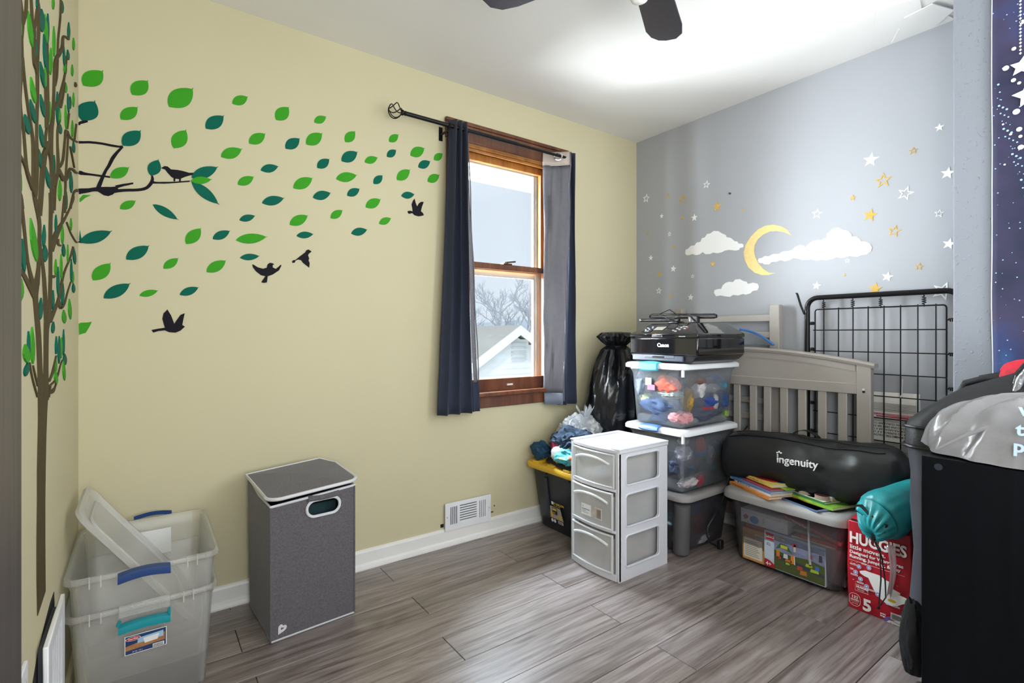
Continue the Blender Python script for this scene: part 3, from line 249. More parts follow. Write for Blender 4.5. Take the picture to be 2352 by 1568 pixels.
LEFT_LEAVES = [(0,[(-1.119,1.693),(-1.119,1.685),(-1.117,1.675),(-1.111,1.665),(-1.098,1.659),(-1.082,1.657),(-1.061,1.659),(-1.056,1.67),(-1.06,1.68),(-1.07,1.687),(-1.087,1.691),(-1.106,1.692)]),(0,[(-0.989,1.742),(-0.99,1.733),(-0.99,1.719),(-0.986,1.707),(-0.975,1.698),(-0.96,1.692),(-0.94,1.692),(-0.934,1.705),(-0.935,1.717),(-0.944,1.728),(-0.959,1.735),(-0.977,1.74)]),(1,[(-0.887,1.824),(-0.889,1.818),(-0.892,1.81),(-0.891,1.803),(-0.883,1.8),(-0.872,1.799),(-0.857,1.802),(-0.849,1.812),(-0.848,1.819),(-0.853,1.824),(-0.864,1.826),(-0.877,1.825)]),(1,[(-0.824,1.831),(-0.836,1.819),(-0.851,1.802),(-0.859,1.788),(-0.854,1.78),(-0.841,1.777),(-0.817,1.782),(-0.793,1.801),(-0.782,1.816),(-0.78,1.827),(-0.792,1.832),(-0.811,1.832)]),(1,[(-0.731,1.868),(-0.737,1.856),(-0.747,1.838),(-0.753,1.821),(-0.752,1.807),(-0.747,1.797),(-0.737,1.792),(-0.725,1.807),(-0.717,1.823),(-0.715,1.839),(-0.718,1.852),(-0.725,1.862)]),(0,[(-0.778,1.843),(-0.782,1.832),(-0.786,1.818),(-0.787,1.804),(-0.78,1.794),(-0.768,1.788),(-0.752,1.787),(-0.741,1.801),(-0.739,1.814),(-0.742,1.826),(-0.753,1.835),(-0.768,1.84)]),(0,[(-0.641,1.956),(-0.646,1.949),(-0.653,1.94),(-0.657,1.931),(-0.656,1.926),(-0.651,1.923),(-0.641,1.924),(-0.631,1.934),(-0.625,1.942),(-0.624,1.949),(-0.628,1.953),(-0.635,1.955)]),(1,[(-0.469,2.037),(-0.479,2.027),(-0.493,2.014),(-0.5,2.003),(-0.498,1.997),(-0.488,1.996),(-0.469,2.002),(-0.449,2.016),(-0.439,2.028),(-0.436,2.036),(-0.444,2.039),(-0.458,2.038)]),(1,[(-0.309,2.057),(-0.318,2.046),(-0.331,2.03),(-0.338,2.016),(-0.336,2.007),(-0.327,2.002),(-0.309,2.004),(-0.291,2.019),(-0.281,2.033),(-0.279,2.045),(-0.286,2.052),(-0.299,2.055)]),(1,[(-1.126,1.625),(-1.125,1.619),(-1.122,1.611),(-1.114,1.603),(-1.1,1.599),(-1.083,1.598),(-1.061,1.601),(-1.057,1.61),(-1.062,1.618),(-1.074,1.623),(-1.092,1.625),(-1.112,1.625)]),(1,[(-0.905,1.727),(-0.91,1.72),(-0.917,1.709),(-0.921,1.699),(-0.918,1.692),(-0.912,1.688),(-0.9,1.688),(-0.89,1.698),(-0.884,1.707),(-0.884,1.716),(-0.89,1.722),(-0.899,1.725)]),(0,[(-0.629,1.888),(-0.635,1.876),(-0.643,1.858),(-0.648,1.84),(-0.645,1.826),(-0.637,1.816),(-0.624,1.812),(-0.611,1.828),(-0.605,1.844),(-0.604,1.86),(-0.611,1.873),(-0.621,1.882)]),(0,[(-0.68,1.81),(-0.689,1.798),(-0.701,1.781),(-0.709,1.764),(-0.709,1.751),(-0.703,1.742),(-0.689,1.739),(-0.673,1.755),(-0.663,1.77),(-0.659,1.785),(-0.664,1.797),(-0.673,1.805)]),(1,[(-0.792,1.79),(-0.795,1.778),(-0.799,1.761),(-0.797,1.744),(-0.788,1.732),(-0.773,1.724),(-0.752,1.721),(-0.741,1.737),(-0.739,1.753),(-0.745,1.768),(-0.76,1.779),(-0.779,1.786)]),(1,[(-0.43,1.93),(-0.434,1.921),(-0.44,1.908),(-0.442,1.895),(-0.437,1.885),(-0.428,1.879),(-0.414,1.877),(-0.404,1.89),(-0.4,1.901),(-0.402,1.913),(-0.41,1.921),(-0.422,1.927)]),(1,[(-0.336,1.961),(-0.343,1.954),(-0.352,1.944),(-0.355,1.936),(-0.349,1.933),(-0.336,1.933),(-0.316,1.938),(-0.301,1.948),(-0.295,1.957),(-0.297,1.963),(-0.308,1.964),(-0.325,1.962)]),(0,[(-0.179,2.071),(-0.187,2.062),(-0.198,2.05),(-0.204,2.039),(-0.2,2.032),(-0.19,2.03),(-0.171,2.033),(-0.154,2.047),(-0.145,2.058),(-0.144,2.066),(-0.154,2.071),(-0.168,2.071)]),(0,[(-0.402,1.89),(-0.411,1.883),(-0.424,1.872),(-0.43,1.863),(-0.425,1.859),(-0.413,1.859),(-0.392,1.863),(-0.373,1.875),(-0.364,1.885),(-0.363,1.891),(-0.374,1.893),(-0.39,1.892)]),(0,[(-0.214,1.969),(-0.223,1.961),(-0.234,1.949),(-0.24,1.939),(-0.237,1.932),(-0.228,1.93),(-0.21,1.932),(-0.193,1.944),(-0.184,1.955),(-0.183,1.963),(-0.191,1.967),(-0.204,1.969)]),(1,[(-0.839,1.707),(-0.84,1.699),(-0.841,1.688),(-0.837,1.678),(-0.824,1.671),(-0.806,1.669),(-0.782,1.67),(-0.773,1.682),(-0.774,1.692),(-0.784,1.701),(-0.803,1.705),(-0.824,1.706)]),(0,[(-0.772,1.722),(-0.777,1.714),(-0.785,1.702),(-0.789,1.691),(-0.787,1.681),(-0.782,1.675),(-0.772,1.673),(-0.762,1.683),(-0.756,1.694),(-0.755,1.704),(-0.759,1.713),(-0.766,1.718)]),(0,[(-0.959,1.624),(-0.96,1.617),(-0.961,1.606),(-0.957,1.597),(-0.946,1.591),(-0.929,1.588),(-0.908,1.589),(-0.9,1.599),(-0.902,1.609),(-0.91,1.617),(-0.927,1.621),(-0.946,1.623)]),(0,[(-0.399,1.839),(-0.407,1.832),(-0.417,1.822),(-0.42,1.814),(-0.414,1.81),(-0.399,1.81),(-0.376,1.815),(-0.359,1.826),(-0.351,1.835),(-0.353,1.841),(-0.367,1.843),(-0.385,1.841)]),(1,[(-0.566,1.746),(-0.573,1.733),(-0.583,1.713),(-0.588,1.694),(-0.583,1.678),(-0.572,1.667),(-0.552,1.662),(-0.537,1.679),(-0.529,1.697),(-0.53,1.715),(-0.54,1.729),(-0.555,1.74)]),(0,[(-0.525,1.716),(-0.535,1.708),(-0.548,1.696),(-0.555,1.684),(-0.553,1.677),(-0.543,1.673),(-0.525,1.673),(-0.507,1.685),(-0.497,1.696),(-0.495,1.705),(-0.503,1.711),(-0.516,1.715)]),(1,[(-0.333,1.83),(-0.337,1.821),(-0.342,1.809),(-0.343,1.797),(-0.337,1.787),(-0.326,1.781),(-0.309,1.78),(-0.298,1.791),(-0.295,1.803),(-0.298,1.813),(-0.309,1.821),(-0.323,1.826)]),(1,[(-0.273,1.844),(-0.282,1.836),(-0.294,1.825),(-0.3,1.815),(-0.298,1.808),(-0.29,1.804),(-0.273,1.805),(-0.257,1.816),(-0.248,1.826),(-0.246,1.835),(-0.253,1.84),(-0.265,1.843)]),(0,[(-0.175,1.894),(-0.183,1.885),(-0.195,1.872),(-0.202,1.86),(-0.201,1.851),(-0.194,1.846),(-0.179,1.845),(-0.162,1.857),(-0.153,1.869),(-0.15,1.879),(-0.156,1.886),(-0.167,1.891)]),(1,[(-0.964,1.577),(-0.965,1.57),(-0.967,1.56),(-0.962,1.552),(-0.95,1.547),(-0.932,1.545),(-0.908,1.547),(-0.899,1.557),(-0.9,1.566),(-0.91,1.572),(-0.928,1.576),(-0.949,1.576)]),(1,[(-0.839,1.635),(-0.84,1.628),(-0.84,1.618),(-0.835,1.61),(-0.822,1.604),(-0.804,1.602),(-0.782,1.603),(-0.774,1.613),(-0.776,1.622),(-0.786,1.629),(-0.804,1.633),(-0.825,1.634)]),(0,[(-0.698,1.671),(-0.707,1.662),(-0.718,1.648),(-0.726,1.636),(-0.728,1.625),(-0.725,1.618),(-0.716,1.614),(-0.702,1.626),(-0.692,1.637),(-0.687,1.649),(-0.688,1.659),(-0.694,1.666)]),(0,[(-1.114,1.511),(-1.118,1.5),(-1.123,1.485),(-1.123,1.47),(-1.116,1.457),(-1.104,1.448),(-1.087,1.444),(-1.076,1.457),(-1.073,1.471),(-1.077,1.486),(-1.089,1.497),(-1.104,1.506)]),(1,[(-1.021,1.527),(-1.025,1.521),(-1.029,1.512),(-1.029,1.504),(-1.019,1.5),(-1.004,1.498),(-0.983,1.5),(-0.972,1.51),(-0.969,1.518),(-0.975,1.524),(-0.99,1.527),(-1.009,1.527)]),(0,[(-0.392,1.774),(-0.397,1.764),(-0.403,1.749),(-0.405,1.734),(-0.4,1.722),(-0.391,1.713),(-0.376,1.709),(-0.366,1.722),(-0.362,1.735),(-0.363,1.749),(-0.372,1.76),(-0.384,1.769)]),(0,[(-0.21,1.791),(-0.219,1.782),(-0.231,1.768),(-0.238,1.755),(-0.236,1.745),(-0.227,1.739),(-0.21,1.738),(-0.192,1.75),(-0.183,1.762),(-0.181,1.774),(-0.188,1.782),(-0.201,1.788)]),(1,[(-0.848,1.565),(-0.85,1.559),(-0.852,1.548),(-0.849,1.539),(-0.838,1.532),(-0.822,1.528),(-0.801,1.528),(-0.793,1.538),(-0.793,1.547),(-0.801,1.555),(-0.816,1.561),(-0.835,1.564)]),(1,[(-0.512,1.679),(-0.52,1.673),(-0.53,1.664),(-0.535,1.657),(-0.53,1.653),(-0.518,1.652),(-0.498,1.655),(-0.481,1.664),(-0.473,1.672),(-0.473,1.678),(-0.484,1.68),(-0.5,1.68)]),(1,[(-0.179,1.734),(-0.188,1.727),(-0.199,1.716),(-0.204,1.707),(-0.197,1.701),(-0.183,1.699),(-0.159,1.701),(-0.139,1.712),(-0.131,1.721),(-0.132,1.729),(-0.145,1.733),(-0.165,1.734)]),(1,[(-0.862,1.507),(-0.864,1.501),(-0.866,1.492),(-0.863,1.483),(-0.853,1.477),(-0.839,1.473),(-0.82,1.472),(-0.813,1.48),(-0.813,1.489),(-0.82,1.496),(-0.834,1.502),(-0.851,1.505)]),(1,[(-0.624,1.562),(-0.628,1.554),(-0.635,1.543),(-0.638,1.532),(-0.636,1.522),(-0.631,1.514),(-0.621,1.51),(-0.612,1.519),(-0.607,1.529),(-0.606,1.54),(-0.611,1.55),(-0.618,1.557)]),(1,[(-0.762,1.495),(-0.763,1.488),(-0.764,1.478),(-0.759,1.469),(-0.746,1.462),(-0.727,1.458),(-0.702,1.458),(-0.694,1.467),(-0.695,1.476),(-0.705,1.484),(-0.724,1.49),(-0.746,1.493)]),(0,[(-1.101,1.423),(-1.104,1.414),(-1.107,1.401),(-1.105,1.388),(-1.097,1.376),(-1.085,1.368),(-1.068,1.363),(-1.059,1.374),(-1.058,1.386),(-1.063,1.399),(-1.076,1.409),(-1.091,1.418)]),(0,[(-0.512,1.527),(-0.523,1.517),(-0.538,1.503),(-0.547,1.489),(-0.546,1.478),(-0.536,1.471),(-0.517,1.467),(-0.496,1.479),(-0.484,1.492),(-0.48,1.505),(-0.488,1.515),(-0.502,1.522)]),(1,[(-0.255,1.615),(-0.266,1.604),(-0.28,1.588),(-0.286,1.574),(-0.279,1.562),(-0.263,1.554),(-0.237,1.552),(-0.214,1.566),(-0.204,1.58),(-0.204,1.594),(-0.219,1.604),(-0.24,1.61)]),(1,[(-0.37,1.526),(-0.376,1.518),(-0.385,1.507),(-0.389,1.496),(-0.387,1.486),(-0.38,1.479),(-0.366,1.475),(-0.354,1.485),(-0.348,1.495),(-0.347,1.505),(-0.353,1.514),(-0.363,1.521)]),(0,[(-0.961,1.339),(-0.963,1.328),(-0.964,1.312),(-0.959,1.295),(-0.942,1.279),(-0.92,1.267),(-0.889,1.259),(-0.878,1.273),(-0.88,1.289),(-0.892,1.306),(-0.916,1.321),(-0.943,1.332)]),(1,[(-0.785,1.356),(-0.793,1.348),(-0.804,1.337),(-0.812,1.326),(-0.812,1.316),(-0.807,1.308),(-0.795,1.303),(-0.78,1.312),(-0.771,1.322),(-0.767,1.333),(-0.771,1.343),(-0.779,1.351)]),(1,[(-0.774,1.311),(-0.788,1.304),(-0.806,1.295),(-0.817,1.286),(-0.814,1.279),(-0.802,1.273),(-0.778,1.271),(-0.753,1.279),(-0.738,1.288),(-0.734,1.296),(-0.744,1.303),(-0.761,1.308)]),(1,[(-1.05,1.284),(-1.053,1.276),(-1.057,1.264),(-1.057,1.251),(-1.052,1.239),(-1.042,1.229),(-1.029,1.222),(-1.02,1.231),(-1.018,1.243),(-1.021,1.256),(-1.03,1.268),(-1.041,1.277)]),(0,[(-1.059,1.208),(-1.073,1.201),(-1.091,1.192),(-1.104,1.182),(-1.107,1.173),(-1.101,1.165),(-1.085,1.16),(-1.063,1.167),(-1.047,1.175),(-1.039,1.185),(-1.042,1.195),(-1.052,1.203)]),(1,[(-0.591,1.416),(-0.597,1.41),(-0.604,1.4),(-0.608,1.389),(-0.607,1.38),(-0.602,1.372),(-0.591,1.368),(-0.581,1.376),(-0.575,1.385),(-0.574,1.395),(-0.578,1.404),(-0.586,1.412)]),(0,[(-0.25,1.47),(-0.256,1.465),(-0.265,1.456),(-0.271,1.447),(-0.269,1.44),(-0.262,1.434),(-0.25,1.431),(-0.237,1.438),(-0.23,1.446),(-0.228,1.455),(-0.234,1.462),(-0.243,1.467)]),(0,[(-0.463,1.414),(-0.471,1.405),(-0.481,1.394),(-0.486,1.382),(-0.483,1.371),(-0.473,1.363),(-0.457,1.358),(-0.442,1.368),(-0.434,1.378),(-0.433,1.39),(-0.441,1.4),(-0.454,1.408)]),(1,[(-0.441,1.362),(-0.45,1.356),(-0.462,1.348),(-0.468,1.34),(-0.462,1.333),(-0.448,1.328),(-0.425,1.327),(-0.406,1.334),(-0.397,1.342),(-0.398,1.349),(-0.41,1.355),(-0.428,1.36)]),(0,[(-0.335,1.375),(-0.34,1.368),(-0.346,1.357),(-0.35,1.346),(-0.349,1.335),(-0.344,1.327),(-0.335,1.321),(-0.325,1.329),(-0.32,1.339),(-0.319,1.35),(-0.323,1.361),(-0.329,1.37)]),(0,[(-0.594,1.3),(-0.601,1.295),(-0.61,1.286),(-0.616,1.277),(-0.616,1.269),(-0.61,1.263),(-0.599,1.258),(-0.587,1.265),(-0.579,1.273),(-0.577,1.281),(-0.581,1.289),(-0.588,1.296)]),(0,[(-0.487,1.327),(-0.494,1.317),(-0.503,1.304),(-0.508,1.29),(-0.506,1.276),(-0.498,1.265),(-0.484,1.258),(-0.471,1.268),(-0.464,1.28),(-0.463,1.295),(-0.469,1.308),(-0.48,1.319)]),(1,[(-0.553,1.285),(-0.56,1.275),(-0.569,1.26),(-0.574,1.244),(-0.571,1.229),(-0.563,1.217),(-0.548,1.208),(-0.534,1.219),(-0.528,1.233),(-0.527,1.248),(-0.534,1.263),(-0.545,1.276)]),(1,[(-0.238,1.343),(-0.246,1.333),(-0.257,1.319),(-0.263,1.304),(-0.261,1.29),(-0.253,1.278),(-0.238,1.27),(-0.223,1.281),(-0.214,1.294),(-0.212,1.309),(-0.219,1.323),(-0.23,1.335)]),(0,[(-0.19,1.308),(-0.199,1.303),(-0.212,1.295),(-0.22,1.286),(-0.22,1.279),(-0.213,1.273),(-0.198,1.269),(-0.181,1.276),(-0.171,1.283),(-0.167,1.291),(-0.172,1.298),(-0.182,1.304)]),(1,[(-0.182,1.271),(-0.193,1.266),(-0.209,1.259),(-0.216,1.252),(-0.211,1.246),(-0.196,1.242),(-0.169,1.24),(-0.146,1.246),(-0.134,1.252),(-0.133,1.258),(-0.146,1.264),(-0.167,1.268)]),(1,[(-0.448,1.249),(-0.458,1.241),(-0.471,1.229),(-0.48,1.216),(-0.479,1.203),(-0.472,1.193),(-0.457,1.186),(-0.439,1.195),(-0.428,1.206),(-0.424,1.219),(-0.429,1.231),(-0.44,1.242)]),(1,[(-0.645,1.216),(-0.651,1.209),(-0.659,1.2),(-0.664,1.19),(-0.664,1.181),(-0.658,1.173),(-0.647,1.167),(-0.636,1.173),(-0.629,1.182),(-0.627,1.192),(-0.632,1.202),(-0.639,1.21)]),(1,[(-0.83,1.186),(-0.841,1.179),(-0.854,1.17),(-0.863,1.16),(-0.864,1.151),(-0.858,1.143),(-0.844,1.137),(-0.826,1.143),(-0.815,1.152),(-0.81,1.162),(-0.814,1.172),(-0.823,1.18)]),(0,[(-0.295,1.214),(-0.304,1.206),(-0.315,1.194),(-0.318,1.181),(-0.309,1.169),(-0.29,1.159),(-0.261,1.151),(-0.24,1.16),(-0.232,1.172),(-0.236,1.185),(-0.254,1.197),(-0.278,1.208)]),(0,[(-0.432,1.175),(-0.443,1.17),(-0.458,1.162),(-0.465,1.154),(-0.457,1.146),(-0.439,1.14),(-0.409,1.136),(-0.385,1.142),(-0.374,1.149),(-0.374,1.157),(-0.391,1.165),(-0.415,1.171)]),(1,[(-0.638,1.137),(-0.647,1.133),(-0.66,1.128),(-0.668,1.122),(-0.669,1.116),(-0.663,1.111),(-0.65,1.107),(-0.633,1.111),(-0.623,1.116),(-0.619,1.122),(-0.622,1.128),(-0.631,1.134)]),(1,[(-0.985,1.111),(-0.988,1.104),(-0.992,1.094),(-0.994,1.083),(-0.993,1.072),(-0.988,1.062),(-0.98,1.054),(-0.973,1.062),(-0.97,1.071),(-0.97,1.083),(-0.974,1.094),(-0.98,1.104)]),(0,[(-0.945,1.12),(-0.951,1.111),(-0.959,1.097),(-0.963,1.082),(-0.959,1.067),(-0.95,1.054),(-0.936,1.044),(-0.923,1.053),(-0.917,1.066),(-0.917,1.082),(-0.925,1.097),(-0.937,1.111)]),(0,[(-1.02,1.086),(-1.027,1.082),(-1.036,1.075),(-1.039,1.068),(-1.032,1.06),(-1.018,1.054),(-0.995,1.048),(-0.979,1.053),(-0.972,1.059),(-0.975,1.067),(-0.988,1.075),(-1.007,1.082)]),(1,[(-0.991,1.049),(-1.001,1.047),(-1.016,1.043),(-1.027,1.039),(-1.031,1.033),(-1.029,1.029),(-1.02,1.024),(-1.004,1.026),(-0.991,1.03),(-0.984,1.035),(-0.983,1.04),(-0.987,1.046)]),(1,[(-0.586,1.1),(-0.591,1.094),(-0.598,1.086),(-0.603,1.077),(-0.603,1.067),(-0.599,1.059),(-0.591,1.053),(-0.582,1.059),(-0.576,1.067),(-0.574,1.076),(-0.577,1.086),(-0.582,1.094)]),(1,[(-0.525,1.1),(-0.534,1.091),(-0.545,1.078),(-0.552,1.063),(-0.551,1.048),(-0.545,1.035),(-0.531,1.025),(-0.516,1.034),(-0.507,1.047),(-0.504,1.062),(-0.509,1.077),(-0.518,1.091)]),(0,[(-0.481,1.096),(-0.488,1.089),(-0.498,1.079),(-0.504,1.067),(-0.503,1.056),(-0.498,1.046),(-0.487,1.038),(-0.475,1.045),(-0.467,1.055),(-0.465,1.066),(-0.468,1.078),(-0.476,1.089)]),(1,[(-0.432,1.119),(-0.439,1.11),(-0.448,1.097),(-0.454,1.082),(-0.453,1.067),(-0.447,1.054),(-0.435,1.044),(-0.422,1.053),(-0.415,1.066),(-0.413,1.081),(-0.417,1.097),(-0.426,1.11)]),(1,[(-0.409,1.049),(-0.421,1.045),(-0.435,1.04),(-0.443,1.033),(-0.438,1.026),(-0.424,1.02),(-0.399,1.015),(-0.377,1.018),(-0.365,1.024),(-0.364,1.031),(-0.376,1.038),(-0.395,1.045)]),(0,[(-0.594,1.04),(-0.602,1.037),(-0.612,1.031),(-0.619,1.025),(-0.618,1.018),(-0.612,1.012),(-0.599,1.007),(-0.585,1.01),(-0.577,1.015),(-0.574,1.022),(-0.579,1.029),(-0.587,1.036)]),(0,[(-0.441,1.029),(-0.446,1.022),(-0.452,1.012),(-0.452,1.001),(-0.444,0.99),(-0.43,0.979),(-0.409,0.971),(-0.397,0.977),(-0.393,0.987),(-0.398,0.999),(-0.411,1.011),(-0.429,1.021)]),(0,[(-0.604,1.01),(-0.611,1.007),(-0.619,1.001),(-0.621,0.994),(-0.614,0.987),(-0.601,0.98),(-0.581,0.974),(-0.566,0.978),(-0.561,0.984),(-0.563,0.991),(-0.576,0.999),(-0.592,1.006)]),(0,[(-1.167,1.24),(-1.169,1.238),(-1.173,1.234),(-1.175,1.23),(-1.174,1.226),(-1.171,1.223),(-1.167,1.222),(-1.162,1.224),(-1.16,1.228),(-1.159,1.232),(-1.161,1.235),(-1.164,1.238)]),(1,[(-0.178,1.389),(-0.185,1.381),(-0.193,1.369),(-0.194,1.358),(-0.181,1.348),(-0.159,1.341),(-0.127,1.338),(-0.107,1.348),(-0.102,1.358),(-0.109,1.369),(-0.131,1.378),(-0.158,1.385)])]
STARS = [('wo',-0.085,2.034,0.031,10.0),('wo',-0.545,2.019,0.025,12.0),('wo',-0.275,1.76,0.016,0.0),('wo',-0.448,1.468,0.014,5.0),('wo',-0.19,1.395,0.023,5.0),('wo',-1.175,1.72,0.028,8.0),('wo',-1.547,1.741,0.034,20.0),('wo',-1.667,1.627,0.019,10.0),('wo',-1.313,1.465,0.014,0.0),('wo',-1.68,1.291,0.042,22.0),('ws',-0.213,1.889,0.016,10.0),('ws',-0.46,1.833,0.024,3.0),('ws',-0.124,1.622,0.02,5.0),('ws',-0.305,1.53,0.023,8.0),('ws',-0.434,1.337,0.022,5.0),('ws',-1.172,1.353,0.022,10.0),('ws',-1.478,1.371,0.025,14.0),('ws',-1.412,1.93,0.035,10.0),('ws',-1.668,1.999,0.018,0.0),('ws',-1.696,1.794,0.027,12.0),('ws',-1.7,1.491,0.025,15.0),('go',-0.263,2.015,0.018,0.0),('go',-0.375,1.965,0.034,8.0),('go',-0.093,1.792,0.015,0.0),('go',-1.461,1.82,0.036,0.0),('go',-1.575,1.925,0.019,3.0),('go',-1.505,1.577,0.029,15.0),('go',-1.597,1.405,0.018,8.0),('gs',-0.373,1.848,0.014,10.0),('gs',-0.617,1.87,0.032,0.0),('gs',-0.305,1.673,0.014,8.0),('gs',-0.195,1.505,0.021,3.0),('gs',-0.587,1.53,0.02,10.0),('gs',-0.287,1.354,0.013,0.0),('gs',-1.336,1.767,0.015,8.0),('gs',-1.409,1.669,0.032,15.0),('gs',-1.43,1.319,0.03,8.0),('gs',-1.301,1.396,0.008,0.0),('gs',-0.777,1.821,0.01,0.0)]
CLOUDS = [[(-0.395,1.62),(-0.398,1.64),(-0.42,1.647),(-0.436,1.661),(-0.462,1.659),(-0.478,1.675),(-0.504,1.676),(-0.514,1.696),(-0.535,1.699),(-0.55,1.717),(-0.57,1.716),(-0.595,1.728),(-0.624,1.722),(-0.648,1.704),(-0.672,1.691),(-0.678,1.677),(-0.7,1.671),(-0.714,1.66),(-0.725,1.648),(-0.746,1.641),(-0.752,1.629),(-0.773,1.626),(-0.783,1.616),(-0.78,1.604),(-0.761,1.602),(-0.755,1.592),(-0.732,1.591),(-0.695,1.6),(-0.667,1.6),(-0.648,1.593),(-0.619,1.59),(-0.59,1.598),(-0.57,1.592),(-0.54,1.594),(-0.519,1.61),(-0.499,1.599),(-0.473,1.597),(-0.446,1.608),(-0.42,1.603),(-0.401,1.607)],[(-0.866,1.517),(-0.872,1.529),(-0.889,1.529),(-0.906,1.538),(-0.926,1.533),(-0.951,1.543),(-0.983,1.539),(-1.002,1.55),(-1.03,1.548),(-1.053,1.552),(-1.068,1.566),(-1.09,1.572),(-1.109,1.568),(-1.12,1.557),(-1.134,1.572),(-1.152,1.583),(-1.177,1.586),(-1.198,1.582),(-1.201,1.589),(-1.219,1.59),(-1.221,1.612),(-1.236,1.621),(-1.249,1.633),(-1.273,1.633),(-1.292,1.619),(-1.315,1.611),(-1.329,1.594),(-1.333,1.579),(-1.353,1.576),(-1.367,1.56),(-1.372,1.549),(-1.39,1.546),(-1.409,1.533),(-1.417,1.514),(-1.412,1.497),(-1.394,1.484),(-1.372,1.483),(-1.356,1.478),(-1.337,1.482),(-1.321,1.487),(-1.302,1.481),(-1.279,1.482),(-1.266,1.488),(-1.246,1.481),(-1.215,1.478),(-1.194,1.484),(-1.173,1.48),(-1.148,1.49),(-1.101,1.493),(-1.083,1.503),(-1.056,1.509),(-1.041,1.5),(-1.014,1.496),(-0.991,1.505),(-0.967,1.499),(-0.943,1.501),(-0.93,1.489),(-0.902,1.492),(-0.893,1.5),(-0.872,1.504)],[(-0.596,1.355),(-0.599,1.37),(-0.619,1.375),(-0.643,1.375),(-0.653,1.395),(-0.672,1.409),(-0.695,1.413),(-0.718,1.409),(-0.732,1.423),(-0.759,1.423),(-0.781,1.41),(-0.799,1.405),(-0.808,1.391),(-0.838,1.396),(-0.864,1.388),(-0.872,1.37),(-0.864,1.352),(-0.838,1.349),(-0.821,1.336),(-0.795,1.331),(-0.777,1.336),(-0.75,1.329),(-0.718,1.334),(-0.7,1.324),(-0.672,1.328),(-0.638,1.336),(-0.609,1.333)]]
MOON = [(-1.047,1.629),(-1.026,1.663),(-0.995,1.686),(-0.951,1.704),(-0.906,1.705),(-0.864,1.69),(-0.825,1.658),(-0.795,1.617),(-0.783,1.572),(-0.79,1.528),(-0.812,1.484),(-0.847,1.452),(-0.885,1.435),(-0.922,1.431),(-0.963,1.439),(-0.93,1.443),(-0.898,1.466),(-0.868,1.503),(-0.851,1.538),(-0.844,1.576),(-0.849,1.609),(-0.868,1.639),(-0.898,1.659),(-0.935,1.67),(-0.971,1.666),(-1.006,1.654),(-1.03,1.641)]
# ------------------------------------------------------------------ materials of the room
def wall_mat(name, col, bumpy=0.0, blob=False):
    m = mat(name, col, rough=.62, var=.015, scale=1.2, spec=.3)
    N = m.node_tree.nodes; L = m.node_tree.links; b = N['Principled BSDF']; tc = [n for n in N if n.type == 'TEX_COORD'][0]
    n1 = N.new('ShaderNodeTexNoise'); n1.inputs['Scale'].default_value = 45 if not blob else 70; n1.inputs['Detail'].default_value = 4
    L.new(tc.outputs['Object'], n1.inputs['Vector'])
    bp = N.new('ShaderNodeBump'); bp.inputs['Distance'].default_value = .004; bp.inputs['Strength'].default_value = bumpy or .08
    if blob:
        rp = N.new('ShaderNodeValToRGB'); rp.color_ramp.elements[0].position = .60; rp.color_ramp.elements[1].position = .72
        L.new(n1.outputs['Fac'], rp.inputs[0]); L.new(rp.outputs[0], bp.inputs['Height'])
    else: L.new(n1.outputs['Fac'], bp.inputs['Height'])
    L.new(bp.outputs[0], b.inputs['Normal']); return m
M_yellow = wall_mat('yellow_wall_paint', '#cdc5a4')
M_grey = wall_mat('grey_wall_paint', '#aaacb2')
M_rough = wall_mat('textured_grey_paint', '#858992', .45, True)
M_ceil = wall_mat('ceiling_paint', '#e8e6e3')
M_white = mat('white_paint', '#ecebea', .4, var=.02)
M_cream = mat('cream_paint', '#d9cfa8', .5, var=.04)
